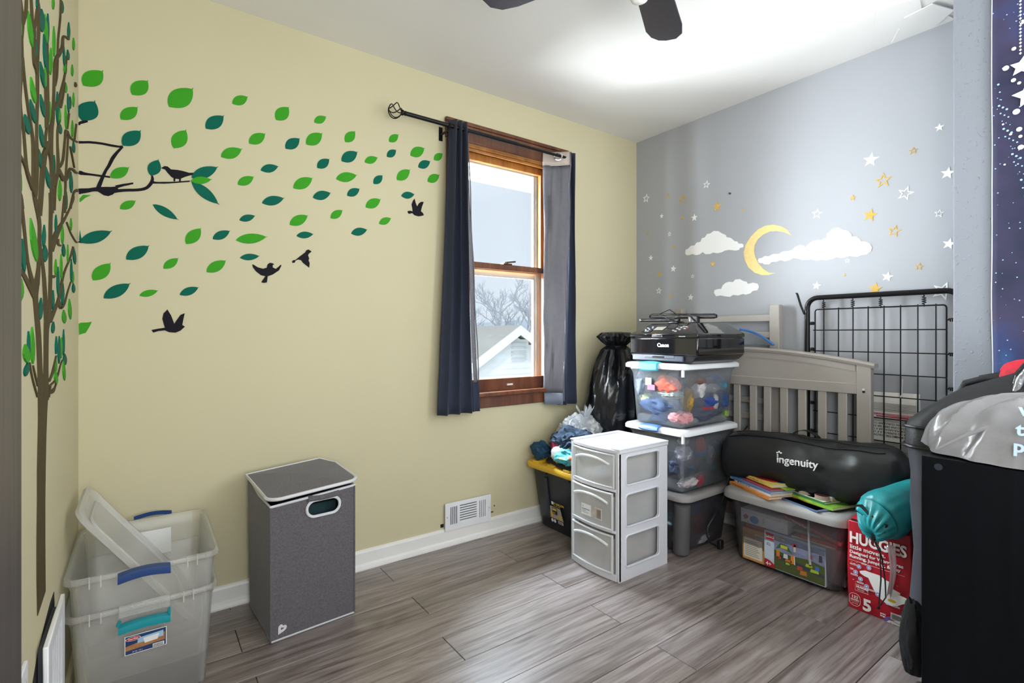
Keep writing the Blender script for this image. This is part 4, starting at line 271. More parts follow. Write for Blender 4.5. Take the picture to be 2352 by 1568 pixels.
def wood_mat(name, c0, c1, rough, scale, seed_axis=True, bump=.15, knots=False):
    m = bpy.data.materials.new(name); m.use_nodes = True; N = m.node_tree.nodes; L = m.node_tree.links; b = N['Principled BSDF']
    tc = N.new('ShaderNodeTexCoord'); oi = N.new('ShaderNodeObjectInfo')
    ad = N.new('ShaderNodeVectorMath'); ad.operation = 'MULTIPLY_ADD'; ad.inputs[1].default_value = (37, 53, 11)
    L.new(oi.outputs['Random'], ad.inputs[0]); L.new(tc.outputs['Object'], ad.inputs[2])
    mp = N.new('ShaderNodeMapping'); mp.inputs['Scale'].default_value = scale; L.new(ad.outputs[0], mp.inputs[0])
    n1 = N.new('ShaderNodeTexNoise'); n1.inputs['Scale'].default_value = 1; n1.inputs['Detail'].default_value = 10; n1.inputs['Roughness'].default_value = .62; n1.inputs['Distortion'].default_value = .9
    L.new(mp.outputs[0], n1.inputs['Vector'])
    mp2 = N.new('ShaderNodeMapping'); mp2.inputs['Scale'].default_value = tuple(s*.22 for s in scale); L.new(ad.outputs[0], mp2.inputs[0])
    n2 = N.new('ShaderNodeTexNoise'); n2.inputs['Scale'].default_value = 1; n2.inputs['Detail'].default_value = 3; n2.inputs['Distortion'].default_value = 1.5
    L.new(mp2.outputs[0], n2.inputs['Vector'])
    mx = N.new('ShaderNodeMath'); mx.operation = 'MULTIPLY_ADD'; mx.inputs[1].default_value = .45; L.new(n2.outputs['Fac'], mx.inputs[0])
    ml = N.new('ShaderNodeMath'); ml.operation = 'MULTIPLY'; ml.inputs[1].default_value = .55; L.new(n1.outputs['Fac'], ml.inputs[0]); L.new(ml.outputs[0], mx.inputs[2])
    src = mx.outputs[0]
    if knots:   # cathedral grain rings
        mp3 = N.new('ShaderNodeMapping'); mp3.inputs['Scale'].default_value = (1.3, 7, 1); L.new(ad.outputs[0], mp3.inputs[0])
        n3 = N.new('ShaderNodeTexNoise'); n3.inputs['Scale'].default_value = 1; n3.inputs['Detail'].default_value = 1; L.new(mp3.outputs[0], n3.inputs['Vector'])
        sn = N.new('ShaderNodeMath'); sn.operation = 'MULTIPLY'; sn.inputs[1].default_value = 70; L.new(n3.outputs['Fac'], sn.inputs[0])
        s2 = N.new('ShaderNodeMath'); s2.operation = 'SINE'; L.new(sn.outputs[0], s2.inputs[0])
        s3 = N.new('ShaderNodeMath'); s3.operation = 'MULTIPLY_ADD'; s3.inputs[1].default_value = .028; L.new(s2.outputs[0], s3.inputs[0]); L.new(src, s3.inputs[2]); src = s3.outputs[0]
    rp = N.new('ShaderNodeValToRGB'); e = rp.color_ramp.elements; e[0].position = .36; e[1].position = .62; e[0].color = lin(c0); e[1].color = lin(c1)
    L.new(src, rp.inputs[0])
    hs = N.new('ShaderNodeHueSaturation'); mr = N.new('ShaderNodeMapRange'); mr.inputs['To Min'].default_value = .88; mr.inputs['To Max'].default_value = 1.1
    L.new(oi.outputs['Random'], mr.inputs[0]); L.new(mr.outputs[0], hs.inputs['Value']); L.new(rp.outputs[0], hs.inputs['Color']); L.new(hs.outputs[0], b.inputs['Base Color'])
    bp = N.new('ShaderNodeBump'); bp.inputs['Strength'].default_value = bump; bp.inputs['Distance'].default_value = .002; L.new(n1.outputs['Fac'], bp.inputs['Height']); L.new(bp.outputs[0], b.inputs['Normal'])
    b.inputs['Roughness'].default_value = rough; MATS[name] = m; return m
M_plank = wood_mat('grey_brown_vinyl_plank', '#625550', '#9f9491', .28, (3.2, 64, 1), bump=.25, knots=True)
M_plank.node_tree.nodes['Principled BSDF'].inputs['Specular IOR Level'].default_value = .8
M_sash = wood_mat('varnished_brown_wood', '#4a281a', '#7a4a2e', .28, (30, 30, 3), bump=.08)
M_jamb = wood_mat('daylit_varnished_wood', '#935a26', '#bd8040', .3, (30, 30, 3), bump=.08)  # window wood with daylight put into its brighter orange colour
M_case = wood_mat('dark_trim_wood', '#352d2e', '#4e4546', .45, (60, 60, 2), bump=.1)
M_dark = mat('dark_gap', '#14110f', .9)

# ------------------------------------------------------------------ room shell
XL, YF, H = -2.973, -4.4, 2.44
floor = struct(MB().box(XL, .05, YF, .02, -.05, -.004).build('floor', M_dark))
plank_mesh = {}
def plank(x0, x1, y0, y1):
    if x1 - x0 < .02: return
    L_ = round(x1 - x0, 3); W_ = round(y1 - y0, 3); key = (L_, W_)
    g = .0011
    if key not in plank_mesh:
        b = bmesh.new(); bmesh.ops.create_cube(b, size=1)
        for v in b.verts: v.co = Vector((v.co.x*(L_ - g*2), v.co.y*(W_ - g*2), v.co.z*.004 - .002))
        bmesh.ops.bevel(b, geom=[e for e in b.edges if all(v.co.z > -.001 for v in e.verts)], offset=.0012, segments=1, affect='EDGES')
        me = bpy.data.meshes.new('plank'); b.to_mesh(me); b.free(); me.materials.append(M_plank); plank_mesh[key] = me
    o = bpy.data.objects.new('plank', plank_mesh[key]); COL.objects.link(o); o.parent = floor
    o.location = Vector(((x0 + x1)/2, (y0 + y1)/2, 0)) - WORLD[floor]
joints = {k: (-1.89 if k % 2 == 0 else -1.302) + (.01, -.012, .017, .004, -.014, -.007)[k % 6] for k in range(-1, 30)}
edges = [.0] + [-.046 - .165*k for k in range(27)]
for r in range(len(edges) - 1):
    y1, y0 = edges[r], max(edges[r+1], YF)
    if y1 - y0 < .01: continue
    j = joints[r - 1]
    x = j - 1.195*3; xs = []
    while x < 1.5:
        xs.append(x); x += 1.195
    for a, b_ in zip(xs, xs[1:]):
        a2, b2 = max(a, XL), min(b_, .0)
        if b2 > a2: plank(a2, b2, y0, y1)

WIN = (-1.405, -.755, .775, 2.135)       # opening: x0, x1, z0, z1
wall_back = struct(MB().prism([(XL, -.05), (.15, -.05), (.15, H), (XL, H)], .12, frame((0, .12, 0), (1, 0, 0), (0, 0, 1)),
    [[(WIN[0], WIN[2]), (WIN[1], WIN[2]), (WIN[1], WIN[3]), (WIN[0], WIN[3])]]).build('wall_back', M_yellow))
wall_left = struct(MB().box(XL - .12, XL, YF, .12, -.05, H).build('wall_left', M_yellow))
wall_right = struct(MB().box(0, .12, YF, 0, -.05, H).build('wall_right', M_grey))
# the chimney-like projection of the right wall that ends the alcove
wall_proj = struct(MB().box(-.35, 0, YF, -1.794, 0, H).build('wall_right_projection', M_rough, bevel=.004))
wall_front = struct(MB().box(XL, .12, YF - .12, YF, -.05, H).build('wall_front', M_yellow))
ceiling = struct(MB().box(XL - .12, .12, YF - .12, .12, H, H + .1).build('ceiling', M_ceil))
def patch(pts, z, m):    # lifted flakes of ceiling paint
    MB().prism(pts, .004, frame((0, 0, z), (1, 0, 0), (0, 1, 0))).build('paint_flake', m, ceiling)
patch([(-.35, -1.55), (-.22, -1.5), (-.12, -1.56), (-.02, -1.5), (-.02, -1.72), (-.14, -1.70), (-.2, -1.66), (-.3, -1.68)], H - .004, M_ceil)
patch([(-.2, -1.6), (-.06, -1.58), (-.02, -1.66), (-.1, -1.74), (-.22, -1.7)], H - .008, M_ceil)
# baseboards
def base_profile(): return [(0, 0), (.028, 0), (.028, .006), (.024, .018), (.016, .026), (.013, .026), (.013, .075), (.010, .083), (.004, .087), (0, .087)]
def baseboard(name, a, b, inward, m):
    A, B, n = Vector(a), Vector(b), Vector(inward)
    rings = [[P + n*d + Vector((0, 0, h)) for d, h in base_profile()] for P in (A, B)]
    return struct(MB().loft(rings).build(name, m))
baseboard('baseboard_back', (XL, 0, 0), (0, 0, 0), (0, -1, 0), M_white)
baseboard('baseboard_left', (XL, -1.16, 0), (XL, -.03, 0), (1, 0, 0), M_cream)
baseboard('baseboard_right', (0, -1.794, 0), (0, -.03, 0), (-1, 0, 0), M_white)
# dark door casing at the frame's left edge
cs = MB(); cs.box(XL, XL + .016, -1.60, -1.157, 0, 2.44)
struct(cs.build('trim_1', M_case, bevel=.003))
dl = struct(MB().box(XL, XL + .030, -2.4, -1.60, 0, 2.1).build('door_1', M_case))

# ------------------------------------------------------------------ window
win = bpy.data.objects.new('window_1', None); COL.objects.link(win); win.location = (-1.08, 0, WIN[2]); win['kind'] = 'structure'; WORLD[win] = Vector(win.location)
x0, x1, z0, z1 = WIN
c = MB(); c.box(x0 - .10, x0, -.018, 0, z0, z1 + .1); c.box(x1, x1 + .10, -.018, 0, z0, z1 + .1); c.build('side_casing', M_sash, win, bevel=.004)
c = MB().box(x0 - .105, x1 + .105, -.02, 0, z1, z1 + .085); c.box(x0 - .107, x1 + .107, -.024, 0, z1 + .085, z1 + .105); c.build('head_casing', M_sash, win, bevel=.004)
c = MB().box(x0 - .12, x1 + .12, -.045, .03, z0 - .012, z0 + .012); c.build('stool', M_sash, win, bevel=.006)
MB().box(x0 - .10, x1 + .10, -.018, 0, z0 - .075, z0 - .012).build('apron', M_sash, win, bevel=.004)
c = MB(); t = .018
c.box(x0, x0 + t, 0, .12, z0, z1); c.box(x1 - t, x1, 0, .12, z0, z1); c.box(x0, x1, 0, .12, z1 - t, z1); c.box(x0, x1, .03, .13, z0 - .02, z0 + .02)
c.build('jamb', M_jamb, win, bevel=.002)
c = MB(); c.box(x0 + t, x0 + t + .014, .006, .02, z0, z1 - t); c.box(x1 - t - .014, x1 - t, .006, .02, z0, z1 - t); c.box(x0 + t, x1 - t, .006, .02, z1 - t - .014, z1 - t)
c.build('stop_bead', M_jamb, win, bevel=.003)
M_pane = clear_mat('dusty_window_glass', '#f6f9fb', 1.0, .05, '#ffffff', .01)
def sash(name, xa, xb, za, zb, y0, y1, st, bot, top, m):
    M = frame((0, y1, 0), (1, 0, 0), (0, 0, 1))
    o = MB().prism([(xa, za), (xb, za), (xb, zb), (xa, zb)], y1 - y0, M, [[(xa+st, za+bot), (xb-st, za+bot), (xb-st, zb-top), (xa+st, zb-top)]]).build(name, m, win, bevel=.003)
    MB().box(xa + st - .004, xb - st + .004, (y0+y1)/2 - .0015, (y0+y1)/2 + .0015, za + bot - .004, zb - top + .004).build('pane', M_pane, o)
    return o
s_low = sash('lower_sash', x0 + t, x1 - t, z0 + .006, 1.505, .021, .051, .045, .072, .032, M_sash)
s_up = sash('upper_sash', x0 + t, x1 - t, 1.47, z1 - t, .056, .086, .042, .03, .040, M_jamb)
lk = MB().box(-1.12, -1.06, .018, .05, 1.505, 1.512); lk.tube([(-1.09, .034, 1.512), (-1.09, .034, 1.522)], .011, 10); lk.tube([(-1.09, .034, 1.520), (-1.035, .02, 1.526)], .005, 8)
lk.build('sash_lock', mat('dark_brass', '#57483a', .4, .8), s_low)
lf = MB().box(-1.10, -1.06, .012, .021, .812, .822); lf.build('sash_lift', mat('white_chip', '#e8e6e0', .5), s_low)
M_storm = mat('white_storm_aluminium', '#e4e6df', .45)
st = MB().prism([(x0+t, z0+.02), (x1-t, z0+.02), (x1-t, z1-t), (x0+t, z1-t)], .02, frame((0, .118, 0), (1, 0, 0), (0, 0, 1)),
   [[(x0+.085, z0+.05), (x1-.085, z0+.05), (x1-.085, 1.44), (x0+.085, 1.44)], [(x0+.085, 1.475), (x1-.085, 1.475), (x1-.085, z1-.062), (x0+.085, z1-.062)]])
storm = st.build('storm_frame', M_storm, win, bevel=.003)
ri = MB()
for xa in (x0 + .05, x0 + .066, x1 - .053, x1 - .069): ri.box(xa, xa + .004, .093, .098, z0 + .05, z1 - .062)
ri.build('storm_track', M_storm, storm)
pn = MB(); pn.box(x0+.083, x1-.083, .107, .109, z0+.048, 1.442); pn.box(x0+.083, x1-.083, .107, .109, 1.473, z1-.06); pn.build('storm_pane', M_pane, storm)

# ------------------------------------------------------------------ outside the window
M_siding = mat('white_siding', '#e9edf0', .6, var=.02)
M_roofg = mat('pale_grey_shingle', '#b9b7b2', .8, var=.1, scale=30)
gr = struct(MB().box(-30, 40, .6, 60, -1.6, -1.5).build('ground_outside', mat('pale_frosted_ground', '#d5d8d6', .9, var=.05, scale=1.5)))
# the eave of this house above the window, soffit board by board
ev = bpy.data.objects.new('roof_eave', None); COL.objects.link(ev); ev.location = (-1, .4, 2.3); ev['kind'] = 'structure'; WORLD[ev] = Vector(ev.location)
for i in range(10):
    MB().box(-2.6 + i*.32, -2.6 + i*.32 + .316, .13, .62, 2.245, 2.26).build('soffit_board', M_siding, ev, bevel=.003)
MB().box(-2.7, .7, .62, .64, 2.18, 2.36).build('fascia', M_siding, ev)
gp = [(.64 + .10*a, 2.30 + b) for a, b in ((0, 0), (0, -.10), (.5, -.12), (1, -.09), (1.05, 0))]
MB().loft([[Vector((xx, a, b)) for a, b in gp] for xx in (-2.7, .7)]).build('gutter', mat('blue_grey_gutter', '#b4c3cd', .5), ev)
# neighbouring house with a white gable
hs = thing('neighbour_house', 'white sided house with a pale roof gable beyond the window glass', 'house', (4.44, 7.6, -1.5))
def lap_wall(mb, pts, y0, y1): mb.prism(pts, y1 - y0, frame((0, y1, 0), (1, 0, 0), (0, 0, 1)))
gx, gz, ew = 4.44, 1.25, 2.55   # ridge position, ridge height, half width
w = MB(); lap_wall(w, [(gx - ew, -1.5), (gx + ew, -1.5), (gx + ew, -.35), (gx, gz - .12), (gx - ew, -.35)], 7.6, 12); w.build('gable_wall', M_siding, hs)
sl = (gz + .35)/ew
zz = -1.4; 
while zz < gz - .3:
    hw = ew if zz < -.35 else (gz - .12 - zz)/((gz - .12 + .35)/ew)
    bd = MB(); bd.add([(gx-hw, 7.6, zz), (gx+hw, 7.6, zz), (gx+hw, 7.6, zz+.14), (gx-hw, 7.6, zz+.14), (gx-hw, 7.575, zz), (gx+hw, 7.575, zz)], [(4, 5, 2, 3), (0, 1, 5, 4), (0, 4, 3), (1, 2, 5)])
    bd.build('siding_board', M_siding, hs); zz += .14
for s in (-1, 1):
    a = Vector((gx, 0, gz)); b = Vector((gx + s*(ew + .4), 0, gz - sl*(ew + .4)))
    r = MB(); 
    r.loft([[Vector((p.x, yy, p.z + dz)) for yy, dz in ((7.25, 0), (12.3, 0), (12.3, .07), (7.25, .07))] for p in (a, b)]); r.build('roof_slope', M_roofg, hs)
    r = MB(); r.loft([[Vector((p.x, yy, p.z + dz)) for yy, dz in ((7.22, -.16), (7.25, -.16), (7.25, .06), (7.22, .06))] for p in (a, b)]); r.build('rake_board', M_siding, hs)
vt = MB()
for i in range(5): vt.box(gx - .02, gx + .40, 7.55, 7.575, .45 + i*.1, .50 + i*.1)
vt.build('gable_vent', mat('pale_vent', '#c9ced1', .6), hs)
h2 = thing('far_house', 'low pale house roof far off, left of the gable behind the curtain', 'house', (-.5, 16, -1.5))
MB().box(-3.5, 1.2, 16, 19, -1.5, .5).build('wall', M_siding, h2)
MB().add([(-3.8, 15.7, .5), (1.5, 15.7, .5), (1.5, 19.3, .5), (-3.8, 19.3, .5), (-3.8, 17.5, 1.4), (1.5, 17.5, 1.4)], [(0, 1, 5, 4), (2, 3, 4, 5), (0, 4, 3), (1, 2, 5), (0, 3, 2, 1)]).build('roof', M_roofg, h2)
# bare winter trees, distance haze put into their pale colour
M_twig = mat('hazed_bare_twigs', '#c4c9cf', .9)
def tree(name, base, h, seed, label):
    random.seed(seed); t_ = thing(name, label, 'tree', base, 'bare trees beyond the house'); trunk = MB(); tw = MB(); B = Vector(base)
    trunk.tube([B, B + Vector((.05, 0, h*.3)), B + Vector((0, .1, h*.55)), B + Vector((.1, 0, h*.9))], .16, 7, r1=.03)
    def grow(p, d, l, r, k):
        q = p + d*l; tw.tube([p, (p+q)/2 + Vector((random.uniform(-.1, .1), 0, .05))*l, q], r, 3, r1=r*.6)
        if k:
            for _ in range(3):
                e = (d + Vector((random.uniform(-.8, .8), random.uniform(-.8, .8), random.uniform(-.15, .6)))).normalized(); grow(p.lerp(q, random.uniform(.5, 1)), e, l*.68, r*.6, k - 1)
    for i in range(9):
        a = random.uniform(0, 6.28); grow(B + Vector((0, 0, h*random.uniform(.3, .75))), Vector((cos(a), sin(a), random.uniform(.3, 1))).normalized(), h*.22, .05, 4)
    trunk.build('trunk', M_twig, t_, recalc=False); o = tw.build('twigs', M_twig, t_, recalc=False); o['kind'] = 'stuff'
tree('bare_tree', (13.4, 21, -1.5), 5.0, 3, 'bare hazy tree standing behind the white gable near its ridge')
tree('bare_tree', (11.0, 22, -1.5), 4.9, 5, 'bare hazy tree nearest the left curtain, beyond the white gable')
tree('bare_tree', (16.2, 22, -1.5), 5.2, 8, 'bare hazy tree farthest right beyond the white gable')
hill = struct(MB().grid(lambda u, v: Vector((-40 + 110*u, 42 + 6*v, -1.5 + v*(4.2 + 1.6*noise.noise(Vector((u*6, 0, 1)))))), 40, 4).build('hill', mat('hazy_blue_hill', '#c3cdd8', .95, var=.1, scale=1), smooth=True))  # pale blue colour carries the distance haze
# ------------------------------------------------------------------ vinyl wall decals
M_leafL = mat('light_green_vinyl', '#3f9c26', .7, var=.05, scale=20, spec=.12)
M_leafD = mat('dark_green_vinyl', '#0a6250', .7, var=.05, scale=20, spec=.12)
M_black = mat('black_vinyl', '#1d1a22', .7, var=.06, scale=12, spec=.12)
M_brown = mat('brown_vinyl', '#50462f', .7, var=.06, scale=12, spec=.12)
M_wv = mat('white_vinyl', '#f4f4f4', .5, var=.01)
M_gold = mat('gold_vinyl', '#dcb35c', .4, .25, var=.1, scale=60)
M_goldm = mat('pale_gold_moon_vinyl', '#ecd08a', .45, .1, var=.06, scale=60)
TH = .0016
F_back = frame((0, 0, 0), (1, 0, 0), (0, 0, 1))           # local (x, z) on the yellow wall, thickness towards the room (-y)
F_left = frame((XL, 0, 0), (0, 1, 0), (0, 0, 1))          # local (y, z) on the left wall, thickness +x
F_right = frame((0, 0, 0), (0, -1, 0), (0, 0, 1))         # local (-y, z) on the grey wall, thickness -x
def leaf_outline(bx, bz, tx, tz, w):
    b = Vector((bx, bz)); d = Vector((tx, tz)) - b; n = Vector((-d.y, d.x)); w = w*.80
    f = lambda t: .5*max(0, sin(pi*min(1, t/.93)))**.72*(1 - .18*t)
    up = [(0, .012)] + [(k/16, f(k/16) + .012) for k in range(1, 16)] + [(1, .02)]
    dn = [(1, -.004)] + [(k/16, -f(k/16 - .02)*1.02 - .006) for k in range(15, 0, -1)] + [(0, -.010)]
    return [tuple(b + d*t + n*h*w) for t, h in up + dn]
# branches: the tree on the left wall, its limbs, and the limb that turns the corner
tree_d = thing('tree_decal', 'brown vinyl tree decal climbing the left wall, one black limb turning the corner', 'wall decal', (XL, -.72, .35))
tk = MB(); q = TRUNK
tk.prism([(a[0], a[1]) for a in q] + [(a[2], a[3]) for a in reversed(q)], TH, F_left); tk.build('trunk', M_brown, tree_d)
def strips(mb, data, F, sgn=1):
    for i, s in enumerate(data):
        th = TH + .0004 + .00005*i
        P = [(a[0], a[1]) for a in s] ; Q = [(a[2], a[3]) for a in s]
        R = []
        for p, q_ in zip(P, Q):
            R.append([F @ Vector((p[0], p[1], 0)), F @ Vector((q_[0], q_[1], 0)), F @ Vector((q_[0], q_[1], th)), F @ Vector((p[0], p[1], th))])
        mb.loft(R)
lb = MB(); strips(lb, LEFT_BRANCH, F_left); lb.build('limbs', M_brown, tree_d)
MB().prism(BIRDHOUSE, TH + .002, F_left).build('hanging_nest', M_brown, tree_d)
yb = MB(); strips(yb, YELLOW_BRANCH[:7], F_back); yb.build('corner_limb', M_black, tree_d, label='black limb on the yellow back wall')
for s_ in YELLOW_BRANCH[7:]:
    yb = MB(); strips(yb, [s_], F_back); yb.build('limb_stub', M_black, tree_d, label='black stub on the yellow back wall')
for i, (d, P) in enumerate(LEFT_LEAVES):
    MB().prism(P, TH + .0012 + .00004*(i % 9), F_left).build('leaf', M_leafD if d else M_leafL, tree_d)
for i, (a, b_, c_, d_, w, dk) in enumerate(BRANCH_LEAVES):
    MB().prism(leaf_outline(a, b_, c_, d_, w), TH + .0008 + .0002*i, F_back).build('leaf', M_leafD if dk else M_leafL, tree_d)
MB().prism([(XL + .003, 1.585), (XL + .012, 1.60), (XL + .035, 1.603), (XL + .018, 1.59), (XL + .004, 1.572)], TH, F_back).build('leaf', M_leafL, tree_d)
MB().prism([(XL + .002, 1.44), (XL + .004, 1.475), (XL + .008, 1.446), (XL + .04, 1.432), (XL + .004, 1.428)], TH, F_back).build('leaf', M_leafD, tree_d)
# birds
BL = {'sitting': ('sitting_bird_decal', 'black bird decal sitting on the limb beside two dark leaves'),
      'low': ('flying_bird_decal', 'lowest black bird decal, flying left-tailed with both wings raised, above the hamper'),
      'spread': ('soaring_bird_decal', 'black bird decal with wings spread wide and tail hanging down'),
      'diving': ('swooping_bird_decal', 'black bird decal with one pointed wing down, just right of the wide-winged bird'),
      'curtain': ('rising_bird_decal', 'small black bird decal nearest the left curtain, wings up in a V')}
LM = []
for k, P in BIRDS.items():
    o = MB().prism(P, TH + .001, F_back).build(BL[k][0], M_black); tag(o, BL[k][1], 'wall decal')
    cx = sum(p[0] for p in P)/len(P); cz = sum(p[1] for p in P)/len(P)
    LM.append(({'sitting': 'the sitting bird', 'low': 'the lowest bird', 'spread': 'the wide-winged bird', 'diving': 'the swooping bird', 'curtain': 'the bird near the curtain'}[k], cx, cz))
LM += [('the curtain rod finial', -1.806, 2.165), ('the wall corner', XL, 1.95), ('the top of the yellow wall leaf flock', -2.3, 2.0)]
LM = LM[:-1] + [('the corner foot', XL, 1.25)]
def octant(dx, dz):
    a = math.degrees(math.atan2(dz, dx)) % 360
    return ['right of', 'up and right of', 'above', 'up and left of', 'left of', 'down and left of', 'below', 'down and right of'][int((a + 22.5)//45) % 8]
ORD = ['nearest', 'second', 'third', 'fourth', 'fifth', 'sixth', 'seventh', 'eighth', 'ninth', 'tenth']
def labels_for(items, marks, noun):
    """items: (look, x, z). A label per item: its look, the landmark nearest to it, the direction, and its rank there."""
    g = {}
    for i, (look, x, z) in enumerate(items):
        n, lx, lz = min(marks, key=lambda m: (m[1]-x)**2 + (m[2]-z)**2)
        g.setdefault((look, n, octant(x - lx, z - lz)), []).append((math.hypot(x - lx, z - lz), i))
    out = [None]*len(items)
    for (look, n, oc), L_ in g.items():
        L_.sort()
        for r, (_, i) in enumerate(L_):
            out[i] = f'{look} {noun} {oc} {n}' if len(L_) == 1 else f'{ORD[r]} {look} {noun} {oc} {n}'
    return out
items = [('dark green' if f[5] else 'light green', (f[0]+f[2])/2, (f[1]+f[3])/2) for f in FLOAT_LEAVES]
for f, lab in zip(FLOAT_LEAVES, labels_for(items, LM, 'leaf decal')):
    o = MB().prism(leaf_outline(*f[:5]), TH, F_back).build('leaf_decal', M_leafD if f[5] else M_leafL)
    tag(o, lab, 'leaf decal', 'leaf decals drifting over the yellow wall')
o = MB().prism(CORNER_LEAF, TH, F_back).build('leaf_decal', M_leafL); tag(o, 'light green half leaf decal cut off at the wall corner, lowest of all', 'leaf decal', 'leaf decals drifting over the yellow wall')
# moon, clouds, stars on the grey wall (local x is -y)
neg = lambda P: [(-a, b) for a, b in P]
o = MB().prism(neg(MOON), TH, F_right).build('moon_decal', M_goldm); tag(o, 'gold crescent moon decal between the clouds on the grey wall', 'wall decal')
for P, l in zip(CLOUDS, ('white cloud decal left of the moon, nearest the corner', 'long white cloud decal trailing right from the moon', 'small white cloud decal low down above the printer')):
    o = MB().prism(neg(P), TH + .0008, F_right).build('cloud_decal', M_wv); tag(o, l, 'wall decal', 'cloud decals on the grey wall')
cen = lambda P: (sum(p[0] for p in P)/len(P), sum(p[1] for p in P)/len(P))
SM = [('the moon', -cen(MOON)[0] - .05, cen(MOON)[1]), ('the left cloud', -cen(CLOUDS[0])[0], cen(CLOUDS[0])[1]), ('the long cloud', -cen(CLOUDS[1])[0] + .05, cen(CLOUDS[1])[1]),
      ('the small cloud', -cen(CLOUDS[2])[0], cen(CLOUDS[2])[1]), ('the far wall corner', .0, 1.55), ('the projecting wall edge', 1.70, 1.75), ('the black spring frame', 1.45, 1.28)]
KN = {'wo': 'white outline', 'ws': 'solid white', 'go': 'gold outline', 'gs': 'solid gold'}
def star(cx, cz, r, a, k=.42):
    return [(cx + (r if i % 2 == 0 else r*k)*sin(radians(a + 36*i)), cz + (r if i % 2 == 0 else r*k)*cos(radians(a + 36*i))) for i in range(10)]
for s, lab in zip(STARS, labels_for([(KN[s[0]], -s[1], s[2]) for s in STARS], SM, 'star decal')):
    k, y, z, r, a = s; mb = MB()
    if k[1] == 'o': mb.prism(star(-y, z, r, a), TH, F_right, [star(-y, z, r*.66, a)])
    else: mb.prism(star(-y, z, r, a), TH, F_right)
    o = mb.build('star_decal', M_wv if k[0] == 'w' else M_gold); tag(o, lab, 'star decal', 'star decals on the grey wall')
nh = MB().lathe([(.0, -.0), (.006, -.001), (.005, -.012), (0, -.014)], (0, -.70, 1.93), 8, 'x').build('nail', mat('nail_steel', '#6b6660', .4, .7)); tag(nh, 'small nail left in the grey wall high above the moon', 'nail')
# ------------------------------------------------------------------ curtain rod and curtains
M_iron = mat('black_iron', '#1d1c1f', .35, .6)
rod = thing('curtain_rod', 'black metal curtain rod with a twisted cage finial above the window', 'curtain rod', (-1.2, -.09, 2.16))
MB().tube([(-1.775, -.09, 2.162), (-1.10, -.09, 2.161)], .0105, 12).tube([(-1.12, -.09, 2.161), (-.70, -.09, 2.160)], .008, 12).build('rod', M_iron, rod, smooth=True)
MB().lathe([(.0, 0), (.013, 0), (.014, .006), (.009, .012), (.012, .018), (.009, .024), (0, .026)], (-1.790, -.09, 2.162), 12, 'x').build('finial_neck', M_iron, rod, smooth=True)
for k in range(5):
    pts = []
    for i in range(15):
        t = i/14; a = 2*pi*k/5 + t*1.9; r = .034*sin(pi*t)**.7 + .003
        pts.append((-1.79 - .066*t, -.09 + r*cos(a), 2.162 + r*sin(a)))
    MB().tube(pts, .0026, 6).build('cage_wire', M_iron, rod, smooth=True)
for bx in (-1.535, -.72):
    bk = MB().tube([(bx, -.004, 2.14), (bx, -.08, 2.14)], .006, 8).tube([(bx, -.09, 2.142), (bx, -.104, 2.155), (bx, -.10, 2.170)], .005, 6); bk.box(bx - .01, bx + .01, -.005, 0, 2.11, 2.18)
    bk.build('bracket', M_iron, rod)
M_curt = mat('navy_charcoal_curtain', '#323849', .85, var=.06, scale=150, spec=.2, sheen=.08, bump=.05, bscale=400)
M_lining = mat('grey_satin_lining', '#605f67', .42, var=.05, scale=40, bump=.2, bscale=9)
M_speck = mat('speckled_grey_hem', '#77757c', .8, var=.4, scale=260)
M_band = mat('pale_header_band', '#b9aca2', .5, var=.05)
M_chrome = mat('chrome', '#d8d8da', .12, 1.0, var=.02)
def curtain(name, label, topx, botx, zt, zb, folds, amp, yc, loc):
    t = thing(name, label, 'curtain', loc, None)
    nv = 26
    def fn(u, v):
        e = v**1.25; xl = topx[0] + (botx[0] - topx[0])*e; xr = topx[1] + (botx[1] - topx[1])*e
        a = amp*(1 - .35*v); ph = 2*pi*folds*u
        y = yc + a*cos(ph) + .006*noise.noise(Vector((u*9, v*5, 2)))
        return Vector((xl + (xr - xl)*u + .010*sin(ph)*(1 - .3*v), min(y, -.02), zt + (zb - zt)*v + .008*cos(ph)*(1 if v < .02 else 0)))
    MB().grid(fn, int(folds*16), nv).build('fabric', M_curt, t, smooth=True, solid=.0025)
    return t
cl = curtain('curtain', 'dark navy curtain bunched at the left side of the window', (-1.518, -1.430), (-1.588, -1.372), 2.200, .695, 3.0, .032, -.085, (-1.48, -.085, .69))
MB().grid(lambda u, v: Vector((-1.437 + .035*u + v**1.25*(.062 - .0*u), -.074 + .018*u + .006*sin(v*9), 2.185 - 1.335*v)), 3, 20).build('lining', M_speck, cl, smooth=True, solid=.002, label='speckled grey lining edge turned outward')
MB().grid(lambda u, v: Vector((-1.412 + v**1.25*.060 + .006*sin(v*14), -.062, 2.18 - 1.33*v)), 1, 20).add([], []).tube([(-1.402 + (i/20)**1.25*.066, -.060 + .004*sin(i), 2.185 - 1.33*i/20) for i in range(21)], .003, 6).build('hem_edge', M_lining, cl, smooth=True)
MB().grid(lambda u, v: Vector((-1.380 + .042*u + .006*v, -.066 + .012*sin(u*3), .852 - .158*v)), 6, 4).build('hem_facing', M_curt, cl, smooth=True, solid=.002)
cr = curtain('curtain', 'dark navy curtain at the right side of the window, its grey lining showing', (-.732, -.672), (-.790, -.630), 2.200, .684, 2.0, .026, -.085, (-.70, -.085, .68))
def lin_fn(u, v):
    xr = -.728 - .055*v; xl = -.868 + .004*v
    return Vector((xl + (xr - xl)*u, -.026 - .084*u**1.4 + .008*(noise.noise(Vector((u*2.5, v*7, 4))) - .5)*(u > 0) - .018*abs(noise.noise(Vector((u*3 + v, v*3, 9)))), 2.105 - 1.345*v))
